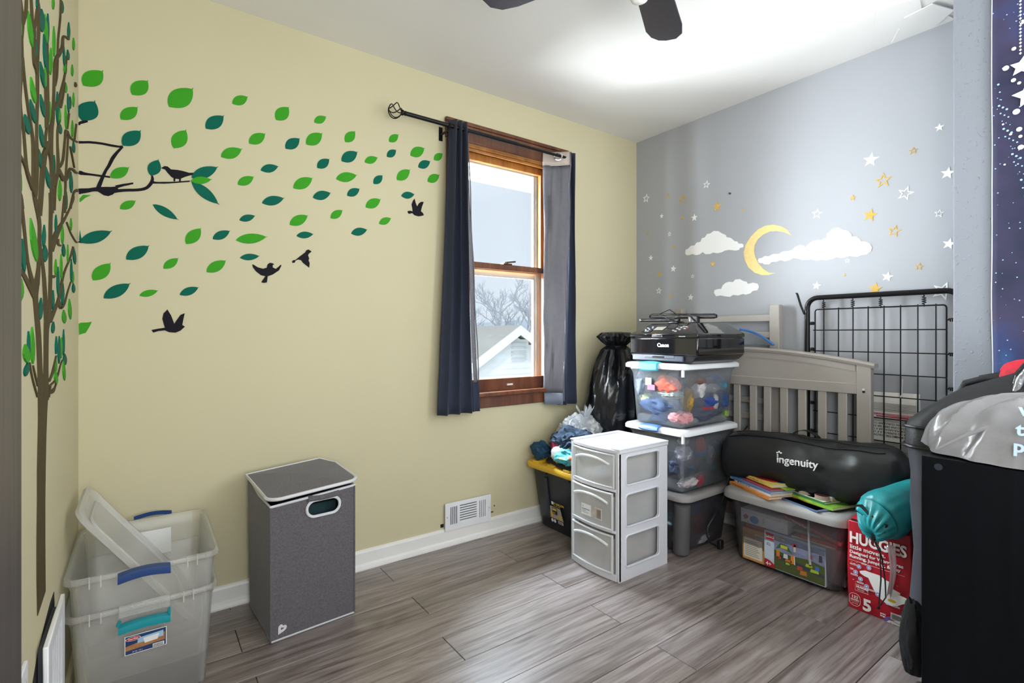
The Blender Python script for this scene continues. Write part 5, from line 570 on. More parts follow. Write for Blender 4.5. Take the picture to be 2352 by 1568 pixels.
MB().grid(lin_fn, 12, 44).build('lining', M_lining, cr, smooth=True, solid=.002, label='grey satin lining facing the room')
MB().grid(lambda u, v: Vector((-.868 + .140*u, -.026 - .084*u**1.4, 2.185 - .081*v + .01*u)), 12, 3).build('header_band', M_band, cr, smooth=True, solid=.003)
MB().grid(lambda u, v: Vector((-.862 + .079*u, -.032 - .078*u**1.4, .758 - .068*v)), 8, 2).build('hem_facing', mat('blue_grey_hem', '#7b8396', .6), cr, smooth=True, solid=.002)
MB().tube([(-.726 - .056*i/20 + .004*sin(i*1.7), -.113 + .003*cos(i*2), 2.19 - 1.48*i/20) for i in range(21)], .0045, 6).build('hem_edge', M_lining, cr, smooth=True)
gy = -.098
MB().tube([(-.812 + .021*cos(a), gy + .012*cos(a)*-1 + 0, 2.150 + .021*sin(a)) for a in [2*pi*k/20 for k in range(20)]], .005, 6, closed=True).build('grommet', M_chrome, cr, smooth=True)

# ------------------------------------------------------------------ registers on the walls
M_reg = mat('white_register_enamel', '#e9eaf0', .35, var=.02)
def louver_holes():
    h = []
    for k in range(7): z = .118 + .0128*k; h.append([(-1.43, z), (-1.325, z), (-1.325, z + .0055), (-1.43, z + .0055)])
    for k in range(4):
        xx = -1.487 + .0115*k; h.append([(xx, .108), (xx + .0055, .108), (xx + .0055, .20), (xx, .20)])
        xx = -1.308 + .0115*k; h.append([(xx, .108), (xx + .0045, .108), (xx + .0045, .20), (xx, .20)])
    return h
rg = thing('wall_register', 'white metal air register low on the yellow wall above the baseboard', 'vent', (-1.373, -.014, .078))
MB().prism([(-1.517, .078), (-1.233, .078), (-1.233, .222), (-1.517, .222)], .006, frame((0, -.014, 0), (1, 0, 0), (0, 0, 1)), louver_holes()).build('face_plate', M_reg, rg, bevel=.002)
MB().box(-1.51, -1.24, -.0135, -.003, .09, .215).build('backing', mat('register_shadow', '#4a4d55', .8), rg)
for k in range(7): MB().box(-1.43, -1.325, -.017, -.0125, .1235 + .0128*k, .125 + .0128*k).build('louver', M_reg, rg)
for k in range(4): MB().box(-1.4815 + .0115*k, -1.479 + .0115*k, -.0215, -.019, .108, .2).build('louver', M_reg, rg)
for sx in (-1.506, -1.243): MB().lathe([(0, -.022), (.004, -.0215), (.0045, -.020), (0, -.020)], (0, 0, 0), 8).build('screw', mat('screw_steel', '#b9bac0', .3, .9), rg) if False else MB().box(sx - .003, sx + .003, -.0225, -.0195, .147, .153).build('screw', mat('screw_steel', '#b9bac0', .3, .9), rg, bevel=.001)
MB().box(-1.2525, -1.2475, -.026, -.0195, .135, .160).build('damper_lever', M_reg, rg)
# damaged plaster beside the register
for (a, b_, c_, d_) in ((-1.535, -1.517, .098, .115), (-1.232, -1.205, .112, .117), (-1.200, -1.194, .143, .149)):
    MB().box(a, b_, -.0025, 0, c_, d_).build('dark_hole_patch', M_dark, wall_back)
lr = thing('wall_register', 'white register hanging crooked out of the left wall beside the tote', 'vent', (XL + .02, -.77, .2))
F = frame((XL + .012, -.90, .2), (0, 1, 0), (0, 0, 1))
hl = [[(.06 + .03*k, .04), (.072 + .03*k, .04), (.072 + .03*k, .2), (.06 + .03*k, .2)] for k in range(6)]
MB().prism([(0, 0), (.28, 0), (.28, .238), (0, .238)], .010, F, hl).build('face_plate', M_reg, lr, bevel=.003)
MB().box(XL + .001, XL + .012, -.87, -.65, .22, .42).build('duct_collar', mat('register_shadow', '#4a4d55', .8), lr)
hole = [(-.985, .19), (-.965, .30), (-.99, .34), (-.995, .37), (-.955, .345), (-.93, .385), (-.87, .415), (-.78, .432), (-.68, .446), (-.62, .447), (-.615, .42), (-.63, .19)]
MB().prism(hole, .0012, F_left).build('dark_hole_patch', M_dark, wall_left)  # flat dark patch painted for the shade in the open gap
ol = thing('outlet_cover', 'small white cover plate on the left wall beside the door casing', 'outlet cover', (XL, -1.06, .35))
MB().box(XL, XL + .007, -1.105, -1.03, .36, .484).build('plate', M_reg, ol, bevel=.002)
for dz in (.40, .445): MB().box(XL + .007, XL + .0085, -1.083, -1.052, dz - .014, dz + .014).build('socket', mat('socket_grey', '#c9c9c6', .5), ol, bevel=.001)

# ------------------------------------------------------------------ laundry hamper
M_felt = mat('grey_heather_felt', '#5f5c61', .95, var=.22, scale=170, bump=.15, bscale=300, sheen=.2)
M_pipe = mat('white_piping', '#d9d9de', .6, var=.03)
M_inner = mat('dark_teal_lining', '#14343a', .8)
hp = thing('laundry_hamper', 'grey felt laundry hamper with white piped lid on the wood floor', 'hamper', (-2.27, -.24, 0))
hx, hy = Vector((.309, .024, 0)), Vector((-.020, .302, 0)); FL_ = Vector((-2.421, -.392, 0))
hxn, hyn = hx.normalized(), hy.normalized(); HWD, HDP = hx.length, hy.length
def hpt(u, v, z): return FL_ + hxn*u + hyn*v + Vector((0, 0, z))
Fh = frame(FL_, hxn, (0, 0, 1))      # front face: normal towards the room (-y)
hole_o = [(HWD*.605 + a, .452 + b_) for a, b_ in [(x_ , y_) for x_, y_ in rrect(-.062, .062, -.030, .030, .029, 5)]]
front = [(0.004, .012), (HWD - .004, .012), (HWD, .508), (.0, .487)]
def front_bulge(mb): 
    return mb
MB().prism(front, -.006, Fh, [hole_o]).build('front_panel', M_felt, hp)
MB().loft([[hpt(u, .002, z) for u, z in [(.008, .0), (HWD - .008, .0), (HWD - .004, .012), (.004, .012)]], [hpt(u, HDP, z) for u, z in [(.008, .0), (HWD - .008, .0), (HWD - .004, .012), (.004, .012)]]]).build('base', M_felt, hp)
MB().add([hpt(0.004, 0, .012), hpt(.004, HDP, .012), hpt(-.004, HDP, .522), hpt(-.006, HDP*.45, .497), hpt(0, 0, .487)], [(0, 1, 2, 3, 4)]).build('side_panel', M_felt, hp, solid=.006)
MB().add([hpt(HWD-.004, 0, .012), hpt(HWD-.004, HDP, .012), hpt(HWD+.002, HDP, .53), hpt(HWD, 0, .508)], [(0, 1, 2, 3)]).build('side_panel', M_felt, hp, solid=.006)
MB().add([hpt(0.004, HDP, .012), hpt(HWD-.004, HDP, .012), hpt(HWD+.002, HDP, .53), hpt(-.004, HDP, .522)], [(0, 1, 2, 3)]).build('back_panel', M_felt, hp, solid=.006)
MB().box(-.1, .1, 0, .18, 0, .42, Matrix.Translation(hpt(HWD/2 - 0, .06, .03))).build('lining', M_inner, hp)
def hole_path(z_off): return [Fh @ Vector((a, b_, .003)) for a, b_ in hole_o]
MB().tube(hole_path(0), .0055, 6, closed=True).build('handle_piping', M_pipe, hp, smooth=True)
MB().tube([Fh @ Vector((HWD*.605 - .058 + .116*k/8, .493 - .004*sin(pi*k/8), .001)) for k in range(9)], .012, 8).build('carry_strap', M_felt, hp, smooth=True)
MB().tube([hpt(0, HDP, .524), hpt(-.004, HDP*.45, .499), hpt(0, 0, .489), hpt(HWD*.5, -.001, .499), hpt(HWD, 0, .510), hpt(HWD, HDP, .532)], .005, 6).build('rim_piping', M_pipe, hp, smooth=True)
MB().tube([hpt(.006, HDP, .010), hpt(.004, 0, .008), hpt(HWD - .004, 0, .008), hpt(HWD-.004, HDP, .010)], .0035, 6).build('base_piping', M_pipe, hp, smooth=True)
MB().tube([hpt(0.0, .0, .01), hpt(0, 0, .487)], .0035, 6).tube([hpt(HWD, .0, .01), hpt(HWD, 0, .508)], .0035, 6).build('corner_seam', M_felt, hp, smooth=True)
lo = []
for k in range(7): a = radians(180 + 90*k/6); lo.append((.05 + .058*cos(a) - .002, .03 + .052*sin(a)))
for k in range(7): a = radians(270 + 90*k/6); lo.append((HWD - .045 + .058*cos(a), .03 + .052*sin(a)))
lo += [(HWD + .012, HDP*.75), (HWD - .03, HDP + .008), (-.012, HDP + .008)]
def lidz(u, v): return .512 + .024*(v/HDP) + .018*(u/HWD) + .006*sin(pi*u/HWD)
mb = MB(); n = len(lo); lid_rings = []
for s, dz in ((1, 0), (1, .007), (.55, .011), (.1, .013)):
    cx, cy = HWD/2, HDP/2; lid_rings.append([hpt(cx + (u - cx)*s, cy + (v - cy)*s, lidz(cx + (u - cx)*s, cy + (v - cy)*s) + dz) for u, v in lo])
mb.loft(lid_rings); lid_o = mb.build('lid', M_felt, hp)
MB().tube([hpt(u, v, lidz(u, v) + .004) for u, v in lo], .0065, 7, closed=True).build('lid_piping', M_pipe, lid_o, smooth=True)
# heart shaped emblem near the bottom corner
hc = (.040, .045)
def heart(s): return [(hc[0] + s*a, hc[1] + s*b_) for a, b_ in [(-1, -1.25), (-1, .2), (-.85, .8), (-.35, 1.1), (.05, .9), (.15, .55), (.55, .65), (.95, .45), (1.05, 0), (.85, -.45), (.3, -.8)]]
MB().prism(heart(.0145), .001, Fh, [[(hc[0] + .0005 + .006*(a), hc[1] + .0005 + .006*b_) for a, b_ in [(-1, -.9), (-.95, .3), (-.5, .75), (-.05, .3), (.5, .2), (.9, -.1), (.5, -.5)]]]).build('heart_emblem', M_pipe, hp)

# ------------------------------------------------------------------ clear totes by the left wall
M_tote = clear_mat('clear_frosted_tote', '#fefefd', .80, .28, '#ffffff', .02, .3)
M_tlid = clear_mat('clear_frosted_lid', '#fefefd', .60, .3, '#ffffff', .02, .3)
M_blue = mat('navy_blue_latch', '#1d3f78', .35, var=.04)
M_teal = mat('teal_latch', '#0f8f9c', .35, var=.04)
def tote_shell(mb, x0, x1, y0, y1, z0, z1, taper, r=.035, th=.004, rim=.010, rimh=.016):
    S = lambda g, z: ring3(rrect(x0 + g, x1 - g, y0 + g, y1 - g, max(r - g*.3, .008)), z)
    R = [S(rim + taper + .012, z0), S(rim + taper, z0 + .010), S(rim + .004, z1 - rimh*2.4), S(rim, z1 - rimh*1.6), S(.003, z1 - rimh), S(0, z1 - rimh*.9), S(0, z1 - .003), S(.003, z1), S(rim - .001, z1), S(rim + th - .001, z1 - .006), S(rim + th + .004, z1 - rimh*2.4), S(rim + taper + th, z0 + .014), S(rim + taper + th + .012, z0 + th)]
    return mb.loft(R)
lower = thing('storage_tote', 'clear storage tote with teal latch and product label, under the blue latched one', 'storage tote', (-2.78, -.29, 0))
tote_shell(MB(), XL + .006, -2.595, -.53, -.05, .0, .325, .022).build('body', M_tote, lower, smooth=True)
upper = thing('storage_tote', 'clear open storage tote with blue handles, nested in the one with a teal latch', 'storage tote', (-2.78, -.29, .1))
tote_shell(MB(), XL + .006, -2.592, -.535, -.05, .098, .430, .022).build('body', M_tote, upper, smooth=True)
def latch(t, name, m, xa, xb, y, z0, z1, out, arch=.008, label=None):
    n = 12; rings = []
    for i in range(n + 1):
        u = i/n; x = xa + (xb - xa)*u; a = arch*sin(pi*u)
        rings.append([Vector((x, y, z0 + a)), Vector((x, y + out, z0 + a + .004)), Vector((x, y + out*1.1, (z0 + z1)/2 + a)), Vector((x, y + out, z1 + a - .004)), Vector((x, y, z1 + a)), Vector((x, y - out*.2, z1 + a))])
    return MB().loft(rings).build(name, m, t, smooth=True, label=label)
latch(upper, 'handle', M_blue, -2.846, -2.722, -.537, .396, .426, -.016)
latch(upper, 'handle', M_blue, -2.815, -2.700, -.049, .425, .440, .012)
for k in (-2.91, -2.885, -2.68, -2.655): MB().box(k, k + .003, -.5385, -.530, .400, .432).build('rim_rib', M_tlid, upper)
latch(lower, 'latch', M_teal, -2.845, -2.722, -.533, .250, .278, -.014, .005)
MB().tube([(-2.847, -.540, .278), (-2.841, -.540, .292)], .004, 6).tube([(-2.725, -.540, .278), (-2.725, -.540, .294)], .004, 6).build('latch_hinge', M_teal, lower)
for k in (-2.91, -2.885, -2.69, -2.665): MB().box(k, k + .003, -.5345, -.526, .295, .327).build('rim_rib', M_tlid, lower)
MB().box(-2.845, -2.722, -.5335, -.527, .294, .330).build('latch_catch', M_tote, lower, bevel=.003)
# label: blue frame, photo print, white oval with the maker's name
Fl = frame((-2.831, -.5215, .179), (1, 0, 0), (0, -.06, 1))
def onF(F, x, y, w, h, m, name, par, z=0.0, th=.0006, poly=None, label=None):
    return MB().prism(poly or [(x, y), (x + w, y), (x + w, y + h), (x, y + h)], th, F @ Matrix.Translation((0, 0, z))).build(name, m, par, label=label)
M_lw, M_lb, M_lr, M_lk = mat('label_white', '#e8e8e6', .5, var=.01), mat('label_navy', '#1d3767', .5), mat('label_red', '#b8202c', .45), mat('label_black', '#1a1a1c', .5)
M_lt = mat('label_wood_tan', '#a9764b', .5, var=.2, scale=60); M_lsky = mat('label_pale_blue', '#9fc3de', .5, var=.1, scale=30)
lbp = onF(Fl, 0, 0, .100, .056, M_lw, 'product_label', lower)
onF(Fl, .002, .002, .096, .052, M_lb, 'label_print', lower, .0006)
onF(Fl, .002, .013, .094, .022, M_lt, 'label_print', lower, .0010, poly=[(.002, .013), (.096, .018), (.096, .042), (.002, .026)])
onF(Fl, 0, 0, 0, 0, M_lsky, 'label_print', lower, .0013, poly=[(.03, .029), (.092, .030), (.092, .048), (.03, .044)])
onF(Fl, 0, 0, 0, 0, M_lw, 'label_print', lower, .0016, poly=[(.047, .024), (.078, .026), (.082, .042), (.044, .040)])
onF(Fl, .066, .004, .028, .010, M_lw, 'label_print', lower, .0014)
for k in range(9): onF(Fl, .068 + .0026*k, .005, .0012, .0075, M_lk, 'barcode_bar', lower, .0019)
MB().prism(oval(.020, .046, .0175, .0062), .0006, Fl @ Matrix.Translation((0, 0, .0012))).build('brand_oval', M_lw, lower)
MB().prism(oval(.020, .046, .0162, .0052), .0005, Fl @ Matrix.Translation((0, 0, .0018))).build('brand_oval', M_lr, lower)
text('lettering', 'Sterilite', .0075, M_lw, Fl @ Matrix.Translation((.020, .0438, .0023)), lower, .0002, .0001, 'CENTER')
text('lettering', 'LATCHING BOX', .0035, M_lb, Fl @ Matrix.Translation((.006, .0365, .0020)), lower, .0002)
text('lettering', '66 Qt / 62 L', .0048, M_lw, Fl @ Matrix.Translation((.018, .0055, .0012)), lower, .0002)
# white paper slip on the back wall of the upper tote
MB().box(-2.815, -2.703, -.076, -.074, .295, .386).build('paper_slip', M_lw, upper)
lidt = thing('tote_lid', 'clear frosted tote lid standing slanted inside the open tote, leaning on the wall', 'tote lid', (-2.8, -.27, .1))
d1 = Vector((.30, 0, -.42)); d1n = d1.normalized(); Fd = frame((XL + .024, -.27, .585), tuple(d1n), (0, 1, 0))
R = []
for g, z in ((.008, -.004), (0, 0), (0, .010), (.006, .013), (.016, .013), (.022, .004), (.026, .003)):
    R.append([Fd @ Vector((a, b_, z)) for a, b_ in rrect(g, .50 - g, -.18 + g, .18 - g, .05)])
MB().loft(R).build('panel', M_tlid, lidt, smooth=True)
MB().tube([Fd @ Vector((a, b_, .006)) for a, b_ in rrect(.05, .45, -.13, .13, .04)], .004, 6, closed=True).build('raised_rib', M_tlid, lidt, smooth=True)

# ------------------------------------------------------------------ three-drawer cart
M_cart = mat('white_cart_plastic', '#d9dbe3', .32, var=.015)
M_drw = clear_mat('clear_drawer_plastic', '#fefefe', .66, .16, '#ffffff', .03, .15)
cart = thing('drawer_cart', 'white plastic cart with three clear drawers standing on the floor', 'drawer cart', (-.91, -.66, 0))
cx0, cx1, cy0, cy1, ch = -1.08, -.74, -.815, -.505, .592
wins = [(.425, .556), (.238, .385), (.058, .200)]
for yy, th in ((cy0, .012), (cy1 - .012, .012)):
    F = frame((0, yy + th, 0), (1, 0, 0), (0, 0, 1))
    MB().prism([(cx0, 0), (cx1, 0), (cx1, .575), (cx0, .575)], th, F, [[(a, b_) for a, b_ in rrect(cx0 + .043, cx1 - .062, z0_, z1_, .018, 4)] for z0_, z1_ in wins]).build('side_panel', M_cart, cart)
    for z0_, z1_ in wins:
        rr = rrect(cx0 + .043, cx1 - .062, z0_, z1_, .018, 4); yo = yy - .001 if yy < -.7 else yy + th + .001
        MB().tube([(a, yo, b_) for a, b_ in rr], .004, 6, closed=True).build('window_lip', M_cart, cart, smooth=True)
F = frame((cx1, 0, 0), (0, -1, 0), (0, 0, 1))
MB().prism([(-cy1 + .012, 0), (-cy0 - .012, 0), (-cy0 - .012, .575), (-cy1 + .012, .575)], .008, F, [[(a, b_) for a, b_ in rrect(-cy1 + .05, -cy0 - .05, z0_, z1_, .018, 4)] for z0_, z1_ in wins]).build('back_panel', M_cart, cart, bevel=.002)
def bow(y, b_=.020): t_ = (y - cy0)/(cy1 - cy0); return cx0 - b_*4*t_*(1 - t_)
def bowed(y0_, y1_, inx, n=10): 
    ys = [y0_ + (y1_ - y0_)*k/n for k in range(n + 1)]
    return [(bow(y), y) for y in ys] + [(inx, y1_), (inx, y0_)]
Fz = lambda z: frame((0, 0, z), (1, 0, 0), (0, 1, 0))
MB().prism(bowed(cy0 + .0125, cy1 - .0125, cx1 - .002), .030, Fz(.0)).build('base', M_cart, cart, bevel=.003)
for z in (.212, .398): MB().prism(bowed(cy0 + .0135, cy1 - .0135, cx1 - .01), .012, Fz(z)).build('shelf', M_cart, cart, bevel=.002)
topp = MB().prism(bowed(cy0 - .004, cy1 + .004, cx1 + .004), .018, Fz(.570)); topp.build('top', M_cart, cart, bevel=.004)
MB().prism([(cx0 - .004, cy0 - .006), (cx0 - .004, cy0 + .045), (cx1 + .004, cy0 + .022), (cx1 + .004, cy0 - .006)], .008, Fz(.586)).build('top_rim', M_cart, cart, bevel=.003)
MB().prism([(cx0 - .004, cy1 + .006), (cx0 - .004, cy1 - .030), (cx1 + .004, cy1 - .022), (cx1 + .004, cy1 + .006)], .008, Fz(.586)).build('top_rim', M_cart, cart, bevel=.003)
MB().box(cx1 - .025, cx1 + .004, cy0, cy1, .586, .594).build('top_rim', M_cart, cart, bevel=.003)
for y_ in (cy0, cy1 - .022): MB().box(cx0 - .002, cx0 + .016, y_, y_ + .022, 0, .575).build('corner_post', M_cart, cart, bevel=.004)
def drawer(z0_, z1_, pull):
    t = MB(); ya, yb = cy0 + .026, cy1 - .026; xa = cx0 - pull; xb = cx1 - .03; th = .003
    t.box(xa + .006, xb, ya + .006, yb - .006, z0_, z0_ + th); t.box(xa + .006, xb, ya + .006, ya + .006 + th, z0_, z1_ - .02); t.box(xa + .006, xb, yb - .006 - th, yb - .006, z0_, z1_ - .02); t.box(xb - th, xb, ya + .006, yb - .006, z0_, z1_ - .02)
    d = t.build('drawer', M_drw, cart)
    n = 12; ring = lambda dx, z: [Vector((bow(ya + (yb - ya)*k/n) - pull + dx, ya + (yb - ya)*k/n, z)) for k in range(n + 1)]
    fr = MB()
    zz = [z0_, z1_]
    A, B_, C_, D_ = ring(0, z0_), ring(0, z1_), ring(.004, z1_), ring(.004, z0_)
    rings = [[A[k], B_[k], C_[k], D_[k]] for k in range(n + 1)]; fr.loft(rings); fr.build('drawer_front', M_drw, d)
    ed = MB()
    for z in (z0_ + .004, z1_ - .004): ed.tube([p + Vector((-.002, 0, 0)) for p in ring(0, z)], .005, 6)
    ed.tube([(bow(ya) - pull - .001, ya + .004, z0_), (bow(ya) - pull - .001, ya + .004, z1_)], .006, 6); ed.tube([(bow(yb) - pull - .001, yb - .004, z0_), (bow(yb) - pull - .001, yb - .004, z1_)], .006, 6)
    ed.build('front_rim', M_cart if False else clear_mat('frosted_rim', '#fefefe', .3, .2, '#ffffff', .05, .3), d, smooth=True)
    pts = []
    for k in range(n - 1):
        y = ya + (yb - ya)*(k + 1)/n; u = (k + 1)/n*2 - 1
        pts.append((bow(y) - pull - .006, y, z1_ - .028 - .030*abs(u)**2.2 + .0))
    MB().tube(pts, .007, 8).build('handle', clear_mat('frosted_rim', '#fefefe', .3, .2, '#ffffff', .05, .3), d, smooth=True)
    return d
d1_ = drawer(.412, .566, -.004); d2_ = drawer(.226, .394, .006); d3_ = drawer(.034, .206, .006)
Fc = frame((bow(-.70) - .0085, -.605, .258), (0.03, -1, 0), (0, 0, 1))
onF(Fc, 0, 0, .128, .052, M_lw, 'product_label', d2_, label='white product label')
onF(Fc, .062, .002, .064, .048, mat('label_photo_grey', '#b8b3ae', .5, var=.15, scale=40), 'label_print', d2_, .0006)
onF(Fc, .098, .006, .024, .038, mat('label_photo_brown', '#8e7b70', .5, var=.2, scale=60), 'label_print', d2_, .0010)
onF(Fc, .004, .026, .050, .003, mat('label_blue_line', '#3b6ea8', .5), 'label_print', d2_, .0006)
text('lettering', '3', .014, M_lk, Fc @ Matrix.Translation((.006, .034, .0006)), d2_, .0002)
text('lettering', 'Drawer\nMedium Cart', .0075, M_lk, Fc @ Matrix.Translation((.006, .017, .0006)), d2_, .0002)
of = crumple((-.835, -.735, .052), (.036, .03, .012), 11, .3, 1.2, 3).build('orange_toy', mat('orange_rubber', '#e2752a', .6), smooth=True); tag(of, 'orange toy lying in the bottom drawer of the white cart', 'toy')
gc = crumple((-.88, -.69, .437), (.07, .05, .02), 12, .4, 1.6, 3).build('folded_cloth', mat('slate_blue_cloth', '#5e6678', .9), smooth=True); tag(gc, 'slate blue cloth bundled in the top drawer of the white cart', 'cloth')
gc = crumple((-.90, -.66, .245), (.09, .07, .012), 14, .3, 1.6, 3).build('folded_cloth', mat('blue_grey_cloth', '#6e7f99', .9), smooth=True); tag(gc, 'blue grey cloth lying flat in the middle drawer of the white cart', 'cloth')
gc = MB().box(-1.04, -.86, -.76, -.60, .038, .050).build('tablet_case', mat('charcoal_case', '#4b4d55', .6), bevel=.004); tag(gc, 'flat charcoal case lying in the bottom drawer beside the orange toy', 'case')
# ------------------------------------------------------------------ yellow-lidded tote and the clothes on it
M_bt = mat('black_tote_plastic', '#1c222b', .38, var=.05)
M_yl = mat('yellow_tote_lid', '#dfb02c', .4, var=.04)
yt = thing('storage_tote', 'black tote with bright yellow snap lid against the yellow wall, clothes heaped on it', 'storage tote', (-.80, -.27, 0))
S = lambda x0_, x1_, y0_, y1_, r, z: ring3(rrect(x0_, x1_, y0_, y1_, r, 4), z)
MB().loft([S(-.905, -.64, -.475, -.075, .03, 0), S(-.915, -.635, -.485, -.065, .03, .012), S(-.958, -.61, -.515, -.045, .03, .325), S(-.965, -.605, -.52, -.04, .03, .345)]).build('body', M_bt, yt, smooth=True)
for yy in (-.16, -.40): MB().add([(-.925, yy - .012, .07), (-.925, yy + .012, .07), (-.957, yy + .012, .30), (-.957, yy - .012, .30), (-.931, yy - .008, .07), (-.931, yy + .008, .07), (-.965, yy + .008, .30), (-.965, yy - .008, .30)], [(4, 5, 6, 7), (0, 4, 7, 3), (1, 2, 6, 5), (0, 1, 5, 4), (3, 7, 6, 2)]).build('rib', M_bt, yt)
MB().loft([S(-.995, -.585, -.535, -.028, .035, .345), S(-1.0, -.58, -.54, -.025, .035, .352), S(-1.0, -.58, -.54, -.025, .035, .372), S(-.992, -.588, -.532, -.032, .03, .380), S(-.94, -.62, -.49, -.07, .03, .380), S(-.935, -.625, -.485, -.075, .03, .372)]).build('lid', M_yl, yt, smooth=True)
for yy in (-.11, -.24, -.37, -.49): MB().box(-.995, -.935, yy - .026, yy + .026, .376, .392).build('lid_lug', M_yl, yt, bevel=.004)
for yy in (-.14, -.33): MB().box(-.972, -.955, yy - .035, yy + .035, .320, .346).build('latch_tab', M_bt, yt, bevel=.003)
Fy = frame((-.9395, -.165, .055), (-.0, -1, 0), (-.137, 0, 1))
Fy = frame((-.928, -.165, .055), (0, -1, 0), (-.14, 0, 1))
M_ly = mat('label_yellow', '#d8b53a', .5)
onF(Fy, .030, .105, .016, .016, M_lw, 'label_print', yt)
text('lettering', '27 GALLON', .0165, M_ly, Fy @ Matrix.Translation((.045, .108, .0004)), yt, .0003, .0003)
text('lettering', '102 LITER TOTE', .008, M_ly, Fy @ Matrix.Translation((.045, .097, .0004)), yt, .0003)
onF(Fy, 0, 0, 0, 0, mat('label_grey_photo', '#a7a196', .5, var=.3, scale=70), 'label_print', yt, .0004, poly=[(.010, .024), (.118, .024), (.100, .092), (.014, .092)])
onF(Fy, 0, 0, 0, 0, M_lk, 'label_print', yt, .0009, poly=[(.030, .050), (.072, .050), (.072, .088), (.030, .088)])
onF(Fy, .034, .072, .034, .012, M_ly, 'label_print', yt, .0014); onF(Fy, .034, .054, .020, .008, M_lt, 'label_print', yt, .0014)
onF(Fy, .012, .03, .022, .024, M_ly, 'label_print', yt, .0014); onF(Fy, .080, .03, .026, .02, M_ly, 'label_print', yt, .0009)
for k in range(2): MB().prism(oval(.022 + .022*k, .010, .009, .010), .0006, Fy).build('label_seal', M_lw, yt)
onF(Fy, .072, .003, .04, .015, M_lw, 'label_print', yt)
for k in range(11): onF(Fy, .075 + .003*k, .005, .0014, .011, M_lk, 'barcode_bar', yt, .0006)

def cloth(name, label, cat, c, rad, seed, m, amp=.4, freq=1.4, sub=4, squash=None, group=None):
    o = crumple(c, rad, seed, amp, freq, sub, True, squash).build(name, m, smooth=True); tag(o, label, cat, group); return o
M_navy = mat('dark_denim', '#24364a', .9, var=.2, scale=40, bump=.2, bscale=60)
cloth('denim_trousers', 'dark denim trousers heaped on the yellow lid beneath the white bag', 'clothes', (-.86, -.29, .485), (.110, .150, .090), 21, M_navy, .45, 1.5, 5)
cloth('dark_sleeve', 'dark teal sleeve hanging over the wall end of the yellow lid', 'clothes', (-.955, -.115, .445), (.045, .06, .045), 22, mat('dark_teal_cloth', '#17415c', .85, var=.15), .4)
M_swim = bpy.data.materials.new('printed_swim_cloth'); M_swim.use_nodes = True
def patch_mat(m, base, cols, scale, rough=.6):
    N = m.node_tree.nodes; L = m.node_tree.links; b = N['Principled BSDF']; tc = N.new('ShaderNodeTexCoord'); v = N.new('ShaderNodeTexVoronoi'); v.inputs['Scale'].default_value = scale
    L.new(tc.outputs['Object'], v.inputs['Vector']); sp = N.new('ShaderNodeSeparateColor'); L.new(v.outputs['Color'], sp.inputs[0])
    rp = N.new('ShaderNodeValToRGB'); rp.color_ramp.interpolation = 'CONSTANT'; e = rp.color_ramp.elements; e[0].color = lin(base); e[1].position = .55; e[1].color = lin(cols[0])
    for i, c in enumerate(cols[1:]): q = e.new(.55 + .45*(i + 1)/len(cols)); q.color = lin(c)
    L.new(sp.outputs[0], rp.inputs[0]); L.new(rp.outputs[0], b.inputs['Base Color']); b.inputs['Roughness'].default_value = rough
patch_mat(M_swim, '#4fb4bf', ['#2f97b0', '#5cc0b0', '#d9703a', '#2a7f9c', '#e8b04a'], 55)
cloth('swim_shorts', 'turquoise patterned swim shorts rolled up on the yellow lid', 'clothes', (-.935, -.345, .450), (.065, .125, .055), 23, M_swim, .3, 1.5, 5)
cloth('tan_bib', 'pale grey cloth loop tucked on the turquoise shorts', 'clothes', (-.985, -.29, .460), (.018, .045, .040), 24, mat('pale_grey_cloth', '#b9bab8', .8), .2, 1.2, 3)
M_rb = bpy.data.materials.new('red_black_cloth'); M_rb.use_nodes = True; patch_mat(M_rb, '#191a20', ['#1d1d24', '#b3273a', '#1c1c22', '#15151a'], 14, .8)
cloth('striped_jacket', 'black and red jacket folded flat under the turquoise shorts', 'clothes', (-.91, -.335, .397), (.075, .19, .028), 25, M_rb, .2, 1.3, 4)
cloth('red_shirt', 'crimson shirt corner peeping out between the denim and the shorts', 'clothes', (-.93, -.24, .475), (.03, .05, .05), 26, mat('crimson_cloth', '#a3213f', .8), .3)
M_wbag = clear_mat('white_plastic_film', '#f3f4f6', .25, .2, '#e9ecf0', .10)
wbag = thing('plastic_bag', 'white plastic shopping bag knotted on top, behind the denim on the yellow tote', 'bag', (-.73, -.19, .38))
crumple((-.715, -.175, .505), (.12, .11, .125), 31, .3, 1.6, 5, fine=.5).build('sack', M_wbag, wbag, smooth=True)
crumple((-.715, -.175, .505), (.10, .09, .10), 33, .3, 1.6, 4).build('contents', mat('white_rags', '#d5d7da', .8, var=.1, bump=.3, bscale=40), wbag, smooth=True)
for k in range(3):
    a = 2*pi*k/3 + .4
    MB().grid(lambda u, v: Vector((-.69 + .05*v*cos(a) + .03*(u - .5)*sin(a)*(1 + v), -.2 + .05*v*sin(a) - .03*(u - .5)*cos(a)*(1 + v), .60 + .08*v + .012*sin(u*12 + k))), 8, 6).build('knot_ear', M_wbag, wbag, smooth=True, solid=.001)

